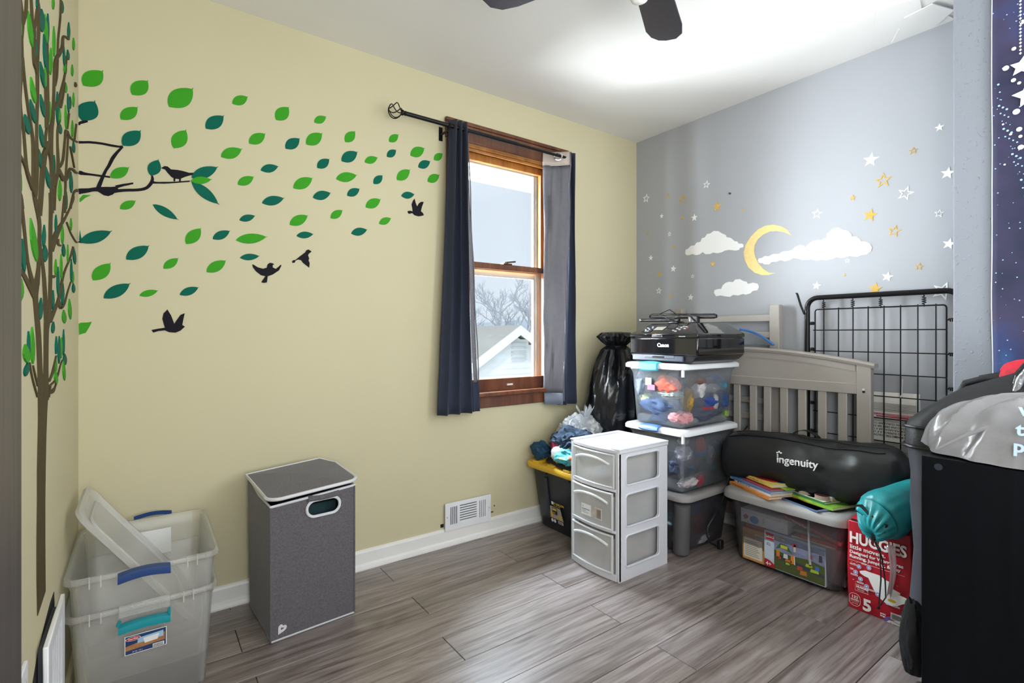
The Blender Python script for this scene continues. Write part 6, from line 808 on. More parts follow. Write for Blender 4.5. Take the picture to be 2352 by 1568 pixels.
# ------------------------------------------------------------------ black rubbish bag in the corner
M_bin = mat('black_bin_liner', '#15161a', .22, var=.1, spec=.6, bump=.8, bscale=11)
tb = thing('rubbish_bag', 'tall black rubbish bag tied at the neck, standing in the room corner', 'bag', (-.44, -.21, 0))
prof = [(.10, 0), (.15, .02), (.17, .15), (.172, .35), (.176, .55), (.175, .68), (.155, .80), (.125, .90), (.098, .97), (.078, 1.01), (.050, 1.035), (.075, 1.06), (.095, 1.09), (.070, 1.115), (.02, 1.12)]
def bag_ring(r, z, n=72, seed=3):
    o = []
    for k in range(n):
        a = 2*pi*k/n; w = noise.noise(Vector((cos(a)*2.4, sin(a)*2.4, z*3.5 + seed))); w2 = 1 - abs(noise.noise(Vector((cos(a)*5, sin(a)*5, z*2.2 + seed*2))))*2
        q = r*(1 + .14*w + (.08 + .30*max(0, (z - .75)/.35))*(w2 - .4))
        o.append(Vector((-.44 + .02*sin(z*3) + q*cos(a)*1.15 + .03*max(0, z - .6), -.205 + q*sin(a)*.95, z)))
    return o
pp = []
for i in range(len(prof) - 1):
    for k in range(3):
        t_ = k/3; pp.append((prof[i][0] + (prof[i+1][0] - prof[i][0])*t_, prof[i][1] + (prof[i+1][1] - prof[i][1])*t_))
pp.append(prof[-1])
MB().loft([bag_ring(r, z) for r, z in pp]).build('sack', M_bin, tb, smooth=True)
MB().tube([(-.43 + .058*cos(2*pi*k/16), -.205 + .050*sin(2*pi*k/16), 1.032 + .006*sin(k)) for k in range(16)], .009, 6, closed=True).build('tie', M_bin, tb, smooth=True)
b2 = crumple((-.33, -.56 + .13, .30), (.10, .06, .29), 41, .3, 1.6, 5).build('rubbish_bag', M_bin, smooth=True); tag(b2, 'smaller black rubbish bag squeezed between the tote stack and the tall bag', 'bag')

# ------------------------------------------------------------------ stack of clear totes
M_bin1 = clear_mat('clear_tote_plastic', '#f4f7fb', .89, .12, '#eef2f8', .04, .2)
M_lidw = mat('white_tote_lid', '#e9ecf1', .35, var=.02)
M_lidg = mat('grey_tote_lid', '#8d8a88', .45, var=.03)
M_bin3 = clear_mat('grey_tint_tote_plastic', '#dcdce0', .85, .2, '#a9a8ad', .04, .25)
GS = 'clear totes in the corner stack'
def clear_tote(label, x0_, x1_, y0_, y1_, z0_, z1_, mb_, ml, lid_over=.018, r=.03, taper=.02, lidh=.03):
    t = thing('storage_tote', label, 'storage tote', ((x0_+x1_)/2, (y0_+y1_)/2, z0_), GS)
    tote_shell(MB(), x0_, x1_, y0_, y1_, z0_, z1_ - lidh*.6, taper, r, .0025, .010, .02).build('body', mb_, t, smooth=True)
    o = lid_over; R_ = []
    for g, z in ((.004, z1_ - lidh), (0, z1_ - lidh*.9), (0, z1_ - lidh*.35), (.006, z1_ - lidh*.1), (.016, z1_), (.045, z1_), (.052, z1_ - .006)):
        R_.append(ring3(rrect(x0_ - o + g, x1_ + o - g, y0_ - o + g, y1_ + o - g, r + .01), z))
    MB().loft(R_).build('lid', ml, t, smooth=True)
    return t
t3 = clear_tote('grey lidded clear tote at the bottom of the corner stack, its lid dull grey', -.645, -.19, -.845, -.47, 0, .305, M_bin3, M_lidg, .014, .055, .03)
t2 = clear_tote('clear tote with white lid and blue latch, in the middle of the corner stack', -.640, -.175, -.835, -.475, .306, .628, M_bin1, M_lidw)
t1 = clear_tote('clear tote with white lid and teal latch on top of the stack, printer on it', -.648, -.16, -.835, -.485, .630, .957, M_bin1, M_lidw)
def end_latch(t, m, x, ya, yb, z0_, z1_, nm='latch'):
    R_ = []
    for k in range(11):
        y = ya + (yb - ya)*k/10; a = .004*sin(pi*k/10)
        R_.append([Vector((x + .03, y, z1_ + a)), Vector((x - .004, y, z1_ + a)), Vector((x - .016, y, z1_ - .008 + a)), Vector((x - .018, y, z0_ + .008 - a)), Vector((x - .008, y, z0_ - a)), Vector((x + .004, y, z0_ + .004))])
    return MB().loft(R_).build(nm, m, t, smooth=True)
end_latch(t1, mat('bright_teal_latch', '#4bb6c9', .35), -.662, -.70, -.585, .918, .961)
end_latch(t2, mat('mid_blue_latch', '#5b82c4', .35), -.655, -.70, -.58, .606, .632)
for t, zz in ((t1, .905), (t2, .578)):
    for (a, b_) in ((-.645, -.80), ): MB().box(-.652, -.640, -.842, -.83, zz - .012, zz + .03).build('corner_rib', M_lidw, t, bevel=.002)
# grey tote has rounded frosted corner columns
MB().tube([(-.605, -.795, .015), (-.622, -.815, .26)], .040, 14).build('corner_column', clear_mat('frosted_grey_column', '#c0c0c4', .45, .3, '#a5a5a9', .03), t3, smooth=True)
# contents: every garment its own thing
def garment(kind, label, c, rad, seed, col, amp=.45, freq=1.5, sub=4):
    return cloth(kind, label, 'clothes', c, rad, seed, mat('cloth_' + col.strip('#'), col, .9, var=.12, scale=30, bump=.3, bscale=50), amp, freq, sub)
top = [('shirt', 'coral red shirt pressed against the latch end of the top clear tote', (-.612, -.72, .845), (.022, .075, .036), '#d5604f'),
 ('onesie', 'pale grey folded onesie under the coral shirt in the top clear tote', (-.60, -.73, .80), (.03, .07, .022), '#9fa9a6'),
 ('trousers', 'slate blue trousers filling the latch end of the top clear tote', (-.575, -.67, .735), (.05, .12, .055), '#4e6185'),
 ('jumper', 'grey blue jumper in the wall side corner of the top clear tote', (-.585, -.555, .84), (.04, .05, .06), '#8794a6'),
 ('shirt', 'pale lime shirt low in the latch end of the top clear tote', (-.60, -.58, .76), (.025, .05, .03), '#a9b695'),
 ('shirt', 'pale pink plaid shirt at the bottom front corner of the top clear tote', (-.575, -.775, .685), (.045, .05, .03), '#c98f96'),
 ('trousers', 'dark charcoal trousers along the base of the top clear tote', (-.40, -.775, .69), (.17, .045, .04), '#454a5a'),
 ('shirt', 'mustard yellow shirt at the front corner of the top clear tote', (-.545, -.79, .765), (.035, .025, .05), '#b68a34'),
 ('sock', 'crumpled white sock in the middle of the top clear tote', (-.455, -.80, .825), (.045, .018, .04), '#c9c6c8'),
 ('cap', 'dull brown cap near the lid of the top clear tote', (-.465, -.785, .862), (.05, .035, .03), '#6d4d3c'),
 ('sock', 'white sock lying crosswise in the right half of the top clear tote', (-.345, -.80, .82), (.05, .014, .018), '#c4bdbd'),
 ('shirt', 'royal blue shirt low in the right half of the top clear tote', (-.36, -.79, .75), (.07, .03, .03), '#2f4a8c'),
 ('shirt', 'bright cyan shirt at the far right top of the top clear tote', (-.245, -.79, .835), (.03, .025, .03), '#2f93b4'),
 ('trousers', 'blue trousers at the far right of the top clear tote', (-.235, -.785, .755), (.04, .03, .05), '#2d4c86'),
 ('shirt', 'dark navy shirt under the lid of the top clear tote', (-.32, -.77, .88), (.13, .045, .025), '#56617c'),
 ('sock', 'red sock at the middle bottom of the top clear tote', (-.40, -.805, .712), (.05, .013, .014), '#9a2f37'),
 ('sock', 'grey striped sock standing beside the red sock in the top clear tote', (-.325, -.805, .745), (.022, .013, .04), '#a7a4a8'),
 ('sock', 'lime green sock in the far bottom corner of the top clear tote', (-.215, -.795, .672), (.022, .016, .02), '#8fb055'),
 ('jumper', 'deep navy jumper packed in the core of the top clear tote', (-.40, -.66, .78), (.19, .125, .10), '#46506a')]
mid = [('shirt', 'pale grey collared shirt at the front corner of the middle clear tote', (-.565, -.785, .50), (.045, .03, .03), '#a8a6b2'),
 ('trousers', 'dark navy trousers filling the front of the middle clear tote', (-.54, -.76, .43), (.07, .05, .05), '#414c66'),
 ('shirt', 'white and tan shirt low at the front corner of the middle clear tote', (-.535, -.79, .352), (.06, .025, .022), '#b3aeb2'),
 ('shirt', 'tomato red shirt in the middle of the middle clear tote', (-.435, -.795, .525), (.028, .016, .036), '#b93f39'),
 ('shirt', 'bright blue shirt just below the red one in the middle clear tote', (-.43, -.795, .488), (.035, .016, .018), '#2a62a8'),
 ('sock', 'dark green sock under the blue shirt in the middle clear tote', (-.425, -.795, .462), (.035, .015, .010), '#3e6b4c'),
 ('sock', 'grey ribbed sock standing in the right half of the middle clear tote', (-.355, -.795, .465), (.028, .015, .04), '#8f8d98'),
 ('shirt', 'indigo shirt at the right end of the middle clear tote', (-.29, -.785, .515), (.045, .025, .035), '#33486e'),
 ('shirt', 'patterned dark red shirt at the bottom of the middle clear tote', (-.455, -.795, .350), (.035, .016, .028), '#8c3442'),
 ('jumper', 'black jumper packed in the core of the middle clear tote', (-.40, -.66, .46), (.19, .125, .10), '#3f4556'),
 ('shirt', 'teal grey shirt low at the right of the middle clear tote', (-.33, -.79, .40), (.045, .02, .025), '#3d5a60'),
 ('sock', 'small rust coloured sock low at the far right of the middle clear tote', (-.275, -.79, .415), (.02, .014, .02), '#8a4a36'),
 ('sock', 'pale socks bundled near the lid at the front of the middle clear tote', (-.575, -.79, .570), (.03, .02, .022), '#b8b0b0'),
 ('jumper', 'charcoal jumper under the lid at the right of the middle clear tote', (-.30, -.77, .57), (.09, .04, .028), '#3b3f4b')]
low = [('ball', 'round blue toy ball inside the bottom grey tote', (-.475, -.775, .215), (.045, .03, .042), '#2868a6'),
 ('shirt', 'red shirt inside the bottom grey tote under the blue ball', (-.445, -.785, .125), (.05, .025, .045), '#a63844'),
 ('cloth', 'pale aqua cloth at the front corner of the bottom grey tote', (-.585, -.735, .145), (.025, .05, .028), '#8fb9c2'),
 ('cloth', 'white cloth low at the front corner of the bottom grey tote', (-.565, -.755, .07), (.035, .035, .03), '#cfcdd2'),
 ('trousers', 'dark blue trousers at the right of the bottom grey tote', (-.33, -.765, .14), (.09, .04, .09), '#2b3550'),
 ('shirt', 'dull orange shirt at the wall side of the bottom grey tote', (-.575, -.58, .10), (.035, .06, .05), '#a5522f'),
 ('cloth', 'grey cloth along the base of the bottom grey tote', (-.43, -.76, .045), (.09, .05, .03), '#7c7a82'),
 ('jumper', 'charcoal jumper packed in the core of the bottom grey tote', (-.42, -.65, .15), (.17, .11, .11), '#4a4a55')]
for i, g in enumerate(top + mid + low): garment(g[0], g[1], g[2], (g[3][0]*(1.22 if g[3][0] < .1 else .92), g[3][1]*1.02, g[3][2]*1.2), 50 + i, g[4], .34)
# paper tag and pink note seen through the top tote
nt = MB().box(-.6405, -.6395, -.640, -.602, .838, .876).build('hang_tag', M_lw); tag(nt, 'white printed clothing tag pressed inside the top clear tote', 'tag')
nt = MB().box(-.6415, -.6405, -.662, -.615, .815, .842).build('sticky_note', mat('pink_paper', '#e47fc0', .7)); tag(nt, 'bright pink sticky note inside the latch end of the top clear tote', 'note')

# ------------------------------------------------------------------ printer
M_pg = mat('glossy_black_plastic', '#121113', .07, var=.1, spec=.6, coat=.4)
M_pm = mat('satin_black_plastic', '#1b1c20', .3, var=.08)
M_pb = mat('slate_cassette_plastic', '#343b49', .35, var=.04)
pr = thing('printer', 'black glossy inkjet printer on the lid of the topmost clear tote', 'printer', (-.41, -.695, .957))
px0, px1, py0, py1 = -.628, -.205, -.905, -.485
P = lambda x0_, x1_, y0_, y1_, z, zf=None: [Vector((x0_, y0_, zf or z)), Vector((x1_, y0_, z)), Vector((x1_, y1_, z)), Vector((x0_, y1_, zf or z))]
MB().loft([P(px0 + .022, px1 - .03, py0 + .05, py1 - .035, .959), P(px0 + .010, px1 - .012, py0 + .022, py1 - .018, .978), P(px0 + .004, px1, py0 + .004, py1 - .004, .999)]).build('base', M_pm, pr, bevel=.004)
MB().loft([P(px0, px1, py0, py1, .998), P(px0, px1, py0, py1, 1.088)]).build('body', M_pg, pr, bevel=.008)
MB().loft([P(px0, px1, py0, py1, 1.0895), P(px0, px1, py0, py1, 1.108, 1.107), P(px0 + .12, px1 - .04, py0 + .085, py1 - .05, 1.166, 1.162)]).build('scanner_lid', M_pg, pr, bevel=.004)
MB().box(px0 - .002, px0 + .02, py0 + .08, py1 - .02, .967, .996).build('paper_cassette', M_pb, pr, bevel=.004)
MB().box(px0 - .003, px0 + .018, py0 + .13, py1 - .10, .980, .998).build('output_tray', M_pb, pr, bevel=.003)
MB().box(px0 - .0035, px0 + .0, py1 - .23, py1 - .155, .983, .992).build('tray_slot', M_dark, pr)
MB().box(px0 - .0025, px0 + .004, py1 - .215, py1 - .15, 1.089, 1.099).build('lid_grip', M_chrome, pr, bevel=.001)
Ft = frame((px0, py1 - .02, 1.108), (0, -1, 0), tuple(Vector((.12, 0, .056)).normalized()))
MB().prism([(.105, .045), (.165, .045), (.165, .085), (.105, .085)], .0015, Ft).build('screen', mat('grey_lcd', '#9a968c', .15), pr)
MB().prism([(.045, .020), (.10, .020), (.10, .095), (.045, .095)], .0010, Ft).build('key_panel', mat('dark_key_panel', '#1a2136', .2), pr)
M_key = mat('key_white', '#d5d8e0', .5); M_keyr = mat('key_red', '#c2504c', .5)
for (a, b_) in ((.052, .05), (.064, .036), (.077, .05), (.064, .064), (.066, .03), (.080, .03), (.052, .07), (.085, .07), (.075, .085)): MB().box(-.004, .004, -.0025, .0025, 0, .0012, Ft @ Matrix.Translation((a, b_, .001))).build('key', M_key, pr)
for i, (a, b_) in enumerate(((.235, .040), (.255, .030), (.265, .05), (.245, .062), (.262, .072), (.29, .06), (.30, .072), (.285, .085), (.268, .088))): MB().box(-.006, .006, -.002, .002, 0, .0012, Ft @ Matrix.Translation((a, b_, .0003))).build('key', M_keyr if i == 6 else M_key, pr)
Fp = frame((px0 - .0005, -.668, 1.040), (0, -1, 0), (0, 0, 1))
text('lettering', 'Canon', .027, mat('silver_letters', '#e8e8ea', .3, .3), Fp, pr, .0005, .0008, label='silver maker name on the front')
text('lettering', 'PIXMA MX922', .006, M_key, frame((px0 - .0005, -.80, 1.092), (0, -1, 0), (0, 0, 1)), pr, .0003)
# power lead and folded black stand on top of the printer
M_cab = mat('black_rubber_cable', '#17181b', .45)
st = thing('folded_stand', 'folded black metal stand of two slim bars lying on the printer', 'stand', (-.42, -.65, 1.165))
MB().tube([(-.45, -.417, 1.186), (-.45, -.675, 1.181)], .0085, 10).build('front_bar', M_iron, st, smooth=True)
MB().lathe([(0, 0), (.009, .001), (.009, .006), (0, .007)], (-.45, -.417, 1.186), 10, 'z').build('end_cap', M_key, st) if False else MB().tube([(-.45, -.412, 1.186), (-.45, -.418, 1.186)], .0092, 10).build('end_cap', M_chrome, st, smooth=True)
lp = [(-.40, -.45, 1.218), (-.40, -.85, 1.207), (-.40, -.862, 1.202), (-.40, -.862, 1.194), (-.40, -.85, 1.191), (-.40, -.45, 1.199), (-.40, -.438, 1.204), (-.40, -.438, 1.213)]
MB().tube(lp, .0055, 8, closed=True).build('rear_loop', M_iron, st, smooth=True)
MB().box(-.425, -.395, -.765, -.72, 1.166, 1.202).build('clamp', M_pm, st, bevel=.004)
MB().box(-.427, -.397, -.722, -.712, 1.170, 1.198).build('clamp_collar', M_chrome, st, bevel=.002)
MB().box(-.45, -.39, -.66, -.60, 1.164, 1.176).build('foot', M_pm, st, bevel=.003)
pc = MB().tube([(-.46, -.655, 1.166), (-.47, -.62, 1.186), (-.47, -.585, 1.205), (-.46, -.545, 1.214), (-.45, -.575, 1.228), (-.45, -.612, 1.240), (-.44, -.64, 1.218), (-.43, -.655, 1.20), (-.44, -.62, 1.19), (-.45, -.68, 1.205), (-.44, -.70, 1.213), (-.43, -.725, 1.20), (-.43, -.75, 1.175), (-.44, -.77, 1.166)], .0028, 6).build('cable', M_cab, smooth=True)
tag(pc, 'thin black cable looped over the folded stand on the printer', 'cable')
dc = MB().tube([(-.10, -.86, .60), (-.235, -.875, .545), (-.30, -.875, .44), (-.320, -.878, .33), (-.36, -.875, .25), (-.42, -.872, .195), (-.495, -.873, .14), (-.505, -.875, .10), (-.475, -.874, .055), (-.42, -.874, .025), (-.385, -.874, .010)], .0045, 7)
dco = thing('power_cord', 'black power cord hanging down the right side of the tote stack to the floor', 'cord', (-.39, -.874, 0)); dc.build('lead', M_cab, dco, smooth=True)
MB().box(-.408, -.376, -.890, -.866, .004, .05).build('plug', M_pm, dco, bevel=.005)
# ------------------------------------------------------------------ cot parts leaning on the grey wall
M_cot = mat('warm_grey_cot_paint', '#a8a29c', .4, var=.03)
hb = thing('cot_headboard', 'warm grey arched cot headboard with vertical slats, leaning behind the black carry bag', 'cot headboard', (-.105, -1.13, 0))
HX = -.118
def arch(y):   # top edge: crown near y=-.78, falling to the right end
    return 1.034 - .060*max(0, (-.86 - y)/.60)**1.7 if y > -1.46 else .974
Fh2 = frame((HX, 0, 0), (0, -1, 0), (0, 0, 1))     # local x = -y, z -> room
ys = [-.30 - 1.16*k/28 for k in range(29)]
def arch2(y): return 1.034 - .062*(abs(y + .80)/.66)**2
cap = [[Vector((HX - .012, y, arch2(y) - .020)), Vector((HX - .018, y, arch2(y) - .008)), Vector((HX - .012, y, arch2(y) + .002)), Vector((HX + .030, y, arch2(y) + .002)), Vector((HX + .036, y, arch2(y) - .008)), Vector((HX + .030, y, arch2(y) - .020))] for y in [-.13 - 1.34*k/30 for k in range(31)]]
MB().loft(cap).build('cap_rail', M_cot, hb, smooth=True)
out = [(-y, arch2(y) - .018) for y in [-.19 - 1.21*k/24 for k in range(25)]]
MB().prism([(.19, .872)] + [(1.40, .872)] + out[::-1], -.020, Fh2).build('crown_panel', M_cot, hb, bevel=.002)
rim = [[Vector((HX - .004, y, arch2(y) - .052)), Vector((HX - .004, y, arch2(y) - .018)), Vector((HX + .004, y, arch2(y) - .018)), Vector((HX + .004, y, arch2(y) - .052))] for y in [-.19 - 1.20*k/24 for k in range(25)]]
MB().loft(rim).build('upper_moulding', M_cot, hb)
MB().box(HX - .006, HX + .022, -1.40, -.19, .828, .874).build('lower_rail', M_cot, hb, bevel=.003)
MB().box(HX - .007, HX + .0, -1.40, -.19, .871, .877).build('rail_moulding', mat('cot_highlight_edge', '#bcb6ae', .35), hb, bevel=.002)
MB().box(HX - .004, HX + .022, -1.40, -.19, .10, .16).build('bottom_rail', M_cot, hb, bevel=.003)
for (a, b_) in ((-1.455, -1.397), (-.20, -.142)): MB().box(HX - .010, HX + .028, a, b_, 0, arch2(b_ if a < -1 else a) - .014).build('post', M_cot, hb, bevel=.004)
for c_ in (-.250, -.343, -.436, -.529, -.622, -.715, -.808, -.901, -.978, -1.064, -1.153, -1.246, -1.335): MB().box(HX, HX + .015, c_ - .020, c_ + .020, .15, .835).build('slat', M_cot, hb, bevel=.004)
for zz, m_ in ((.853, M_cart), (.842, M_dark)): MB().tube([(HX - .0135, -1.427, zz), (HX - .006, -1.427, zz)], .0055, 10).build('bolt_hole', m_, hb)
ep = thing('cot_end_panel', 'grey cot side panel on its end, its slats running across, behind the printer', 'cot panel', (-.04, -.69, 0))
for (a, b_, zt) in ((-1.012, -.960, 1.263), (-.41, -.36, 1.262)): MB().box(-.060, -.018, a, b_, 0, zt).build('post', M_cot, ep, bevel=.003)
MB().box(-.052, -.026, -.965, -.40, 1.175, 1.212).build('rail', M_cot, ep, bevel=.003)
z_ = 1.085
while z_ > .12: 
    MB().box(-.046, -.032, -.965, -.40, z_, z_ + .033).build('slat', M_cot, ep, bevel=.003); z_ -= .0905
zb = thing('zip_bag', 'clear zip bag with blue seal lying over the headboard beside the printer', 'bag', (-.075, -.92, 1.04))
MB().grid(lambda u, v: Vector((-.075 + .02*sin(u*4) , -.80 - .20*u, 1.045 + (.085 - .085*u**1.5)*v + .004*noise.noise(Vector((u*8, v*8, 1))))), 14, 8).build('film', clear_mat('clear_zip_film', '#f5f8fb', .6, .1, '#dfe6ee', .1), zb, smooth=True, solid=.002)
MB().tube([(-.078 + .02*sin(u*4), -.80 - .20*u, 1.048 + .085 - .085*u**1.5) for u in [k/14 for k in range(15)]], .006, 6).build('zip_seal', mat('blue_zip', '#3f79c4', .4), zb, smooth=True)
# spring base
sp = thing('cot_spring_base', 'black metal cot spring base standing against the grey wall, wire grid inside', 'spring base', (-.055, -1.45, 0))
SXX = -.052; ya, yb, zt = -1.150, -1.752, 1.288
fr_ = rrect(ya*-1, yb*-1, .02, zt, .05, 6)
MB().tube([(SXX, -a, b_) for a, b_ in fr_], .0125, 10, closed=True).build('tube_frame', M_iron, sp, smooth=True)
gy0, gy1, gz1 = -1.187, -1.704, 1.229
gr_ = rrect(-gy0, -gy1, .06, gz1, .012, 3)
MB().tube([(SXX, -a, b_) for a, b_ in gr_], .0032, 6, closed=True).build('grid_border', M_iron, sp, smooth=True)
for k in range(9): 
    y = -1.232 - .0625*k + (.0 if k else .003)
    if y > gy1 + .02: MB().tube([(SXX - .003, y, gz1 + .006), (SXX - .003, y, .06)], .0026, 6).build('upright_wire', M_iron, sp, smooth=True)
for z in [1.125, 1.022, .922, .822, .722, .618, .514, .410, .306, .202]: MB().tube([(SXX - .006, gy0 + .006, z), (SXX - .006, gy1 - .004, z)], .0026, 6).build('cross_wire', M_iron, sp, smooth=True)
def spring(p, q):
    p, q = Vector(p), Vector(q); d = q - p; n = d.cross(Vector((1, 0, 0))).normalized(); pts = []
    for i in range(41):
        t = i/40; e = .007 if .22 < t < .78 else .001; a = t*2*pi*6
        pts.append(p + d*t + (n*cos(a) + Vector((1, 0, 0))*sin(a))*e)
    MB().tube(pts, .0022, 5).build('coil_spring', M_iron, sp, smooth=True, recalc=False)
for y in (-1.227, -1.355, -1.468, -1.628): spring((SXX, y, zt - .008), (SXX, y, gz1 - .004))
for z in (1.16, 1.03, .76, .62, .45): spring((SXX, ya - .010, z), (SXX, gy0, z))
for z in (1.165, 1.02, .875, .70, .5): spring((SXX, yb + .010, z), (SXX, gy1, z))
MB().loft([[Vector((SXX - .015, y - dy, z)) for dy in (0, .010)] + [Vector((SXX - .011, y - dy, z)) for dy in (.010, 0)] for y, z in ((-1.138, 1.205), (-1.120, 1.25), (-1.103, 1.31), (-1.098, 1.318))]).build('hook_arm', M_iron, sp)
# paper warning sheet hung upside down on the grid with a cable tie
ps = thing('warning_sheet', 'white printed warning sheet hanging upside down behind the wire grid', 'paper', (-.035, -1.48, .40))
PX = -.036
MB().grid(lambda u, v: Vector((PX - .004*sin(u*5), -1.372 - .236*u - .014*v*(1 - .0*u), .838 - .44*v + .004*u)), 8, 8).build('sheet', mat('matt_paper', '#e6e3dd', .8, var=.02), ps, smooth=True, solid=.0008)
Fq = frame((PX - .0075, -1.385, .83), (0, 1, 0), (0, 0, -1))   # text reads upside down from the room
M_ink = mat('grey_ink', '#86847f', .7); M_mag = mat('magenta_ink', '#b3284f', .6)
def qline(y, w, h, m, xo=0, nm='print_line'): MB().prism([(-.212 + xo, y), (-.212 + xo + w, y), (-.212 + xo + w, y + h), (-.212 + xo, y + h)], .0005, frame((PX - .0052, -1.385, .83), (0, 1, 0), (0, 0, -1))).build(nm, m, ps)
Fq = frame((PX - .0050, -1.385, .83), (0, 1, 0), (0, 0, -1))
for k in range(6): qline(.040 + .0052*k, .185 + .012*sin(k*5), .0022, M_ink)
for k in range(2): qline(.070 + .0052*k, .19, .0022, M_ink)
qline(.087, .205, .0085, M_mag); qline(.099, .13, .005, M_mag, .02)
text('lettering', 'ADVERTENCIA: ESTRANGULACION / RIESGO DE', .0070, M_lw, Fq @ Matrix.Translation((-.205, .0925 - .0035, .0010)), ps, .0002)
for k in range(3): qline(.112 + .0052*k, .2, .0022, M_ink)
for k, s in enumerate(('(100 MM)', 'ESPESOR MINIMO DEL COLCHON DE 4', 'GROSOR NO SUPERIOR A 6" (15 CM) Y', 'POR 51 5/8" PULGADAS (69 X 131 CM)', 'PARA ESTA CUNA DEBE SER DE 27 1/4"', 'PRECAUCION: CUALQUIER COLCHON')):
    text('lettering', s, .0118, M_lk, Fq @ Matrix.Translation((-.214, .198 - .0136*k, .0004)), ps, .0002, .0002)
for k in range(22): qline(.216 + .0062*k, .20 + .015*sin(k*3), .0024, M_ink)
qline(.360, .2, .008, M_mag)
tie = MB().tube([(-.040, -1.548, .905), (-.042, -1.546, .86), (-.042, -1.546, .836), (-.060, -1.546, .830), (-.062, -1.546, .825), (-.040, -1.546, .822)], .002, 6).build('cable_tie', M_cart, smooth=True); tag(tie, 'white cable tie holding the warning sheet to the wire grid', 'cable tie')

# ------------------------------------------------------------------ grey lidded tote of books and toys
M_gt = clear_mat('grey_clear_tote_plastic', '#ececee', .86, .2, '#b9b8bb', .04)
bt = thing('storage_tote', 'grey lidded clear tote full of books and games, in front of the headboard', 'storage tote', (-.30, -1.19, 0))
tote_shell(MB(), -.452, -.165, -1.478, -.925, 0, .318, .030, .07, .003, .012, .020).build('body', M_gt, bt, smooth=True)
R_ = []
for g, z in ((.006, .300), (0, .303), (0, .325), (.006, .338), (.018, .345), (.05, .345), (.06, .338)): R_.append(ring3(rrect(-.464 + g, -.150 - g, -1.490 + g, -.912 - g, .07, 6), z))
MB().loft(R_).build('lid', M_lidg, bt, smooth=True)
MB().box(-.25, -.20, -.945, -.900, .338, .350).build('lid_tab', M_lidg, bt, bevel=.004)
def slab(name, label, cat, ctr, half, rotz, m, group=None, tilt=0):
    t = thing(name, label, cat, ctr, group); Mx = Matrix.Translation(ctr) @ Matrix.Rotation(rotz, 4, 'Z') @ Matrix.Rotation(tilt, 4, 'Y')
    return t, Mx
M_paper = mat('page_block', '#cfc7b4', .8, var=.1, scale=200, aniso=(1, 1, 60))
def lying_book(label, cx, cy, z, wx, wy, th, rz, cover, spine_text=None, tcol=None, tsize=.011, board=False, group='books on the grey tote lid', art=()):
    """a book lying flat: spine on local -x side, length along y"""
    t = thing('book', label, 'book', (cx, cy, z), group)
    Mx = Matrix.Translation((cx, cy, z)) @ Matrix.Rotation(rz, 4, 'Z'); c_ = .0016
    MB().box(-wx/2, wx/2, -wy/2, wy/2, 0, c_, Mx).box(-wx/2, wx/2, -wy/2, wy/2, th - c_, th, Mx).box(-wx/2, -wx/2 + c_, -wy/2, wy/2, c_, th - c_, Mx).build('cover', cover, t)
    MB().box(-wx/2 + c_ + .0002, wx/2 - .003, -wy/2 + .002, wy/2 - .002, c_ + .0002, th - c_ - .0002, Mx).build('pages', M_paper, t)
    if spine_text: text('lettering', spine_text, tsize, tcol or M_lw, Mx @ frame((-wx/2 - .0002, wy/2 - .02, th*.28), (0, -1, 0), (0, 0, 1)), t, .0002)
    for (m_, pts) in art: MB().prism(pts, .0005, Mx @ Matrix.Translation((0, 0, th))).build('cover_print', m_, t)
    return t
mm = lambda h: mat('cover_' + h.strip('#'), h, .35, var=.06, scale=25)
TL = .3452
lying_book('orange picture book at the bottom of the left pile on the grey tote lid', -.345, -1.075, TL, .17, .27, .013, radians(-22), mm('#c98036'), 'The Berenstain Bears', M_lk, .010)
lying_book('white picture book second from the bottom of the left pile of books', -.335, -1.085, TL + .0132, .16, .25, .010, radians(-23), mm('#d9d6d4'), '\u2665  How Do I Love You?', M_lk, .009)
lying_book('blue picture book under the yellow one on the left pile', -.325, -1.07, TL + .0234, .17, .28, .010, radians(-22), mm('#5b86b4'), 'stories  of  the  night', M_lb, .008)
lying_book('thin magenta spined book just under the blue one on the left pile', -.34, -1.10, TL + .0336, .14, .20, .006, radians(-24), mm('#a63f56'))
lying_book('lime green book beneath the yellow board book, its corner showing', -.30, -1.16, TL + .0398, .14, .16, .004, radians(-20), mm('#8ab13c'))
lying_book('yellow board book with red cover art on top of the left pile', -.318, -1.085, TL + .044, .13, .215, .016, radians(-24), mm('#e0c95f'), 'lots of love, little one', M_lr, .012,
    art=[(M_lr, oval(0, .0, .055, .085)), (mat('print_blue', '#4467a8', .5), oval(.015, -.085, .03, .02)), (M_ly, oval(-.005, .03, .018, .03))])
lying_book('large blue edged picture book lowest in the right pile of books', -.345, -1.285, TL, .17, .24, .006, radians(-18), mm('#4a5f86'), None, art=[(mm('#8c4a34'), [(-.08, -.11), (.08, -.11), (.08, .11), (-.08, .11)]), (mm('#3c6a3e'), [(-.08, -.11), (-.03, -.11), (-.04, .11), (-.08, .11)]), (M_lw, oval(-.05, .02, .02, .03)), (M_lw, oval(-.055, -.06, .014, .02))])
lying_book('green and yellow picture book second in the right pile of books', -.30, -1.325, TL + .0066, .16, .23, .012, radians(-17), mm('#76a838'), 'GOOD NIGHT GARDEN', mat('print_yellow', '#e3d23a', .5), .010)
lying_book('dark green picture book above the lime one in the right pile', -.29, -1.29, TL + .0188, .15, .22, .009, radians(-18), mm('#35713f'), 'the green barn', M_ly, .007, art=[(mm('#dfe6d8'), [(-.07, -.10), (.07, -.10), (.07, .10), (-.07, .10)]), (mm('#b84a36'), oval(-.03, -.02, .03, .05))])
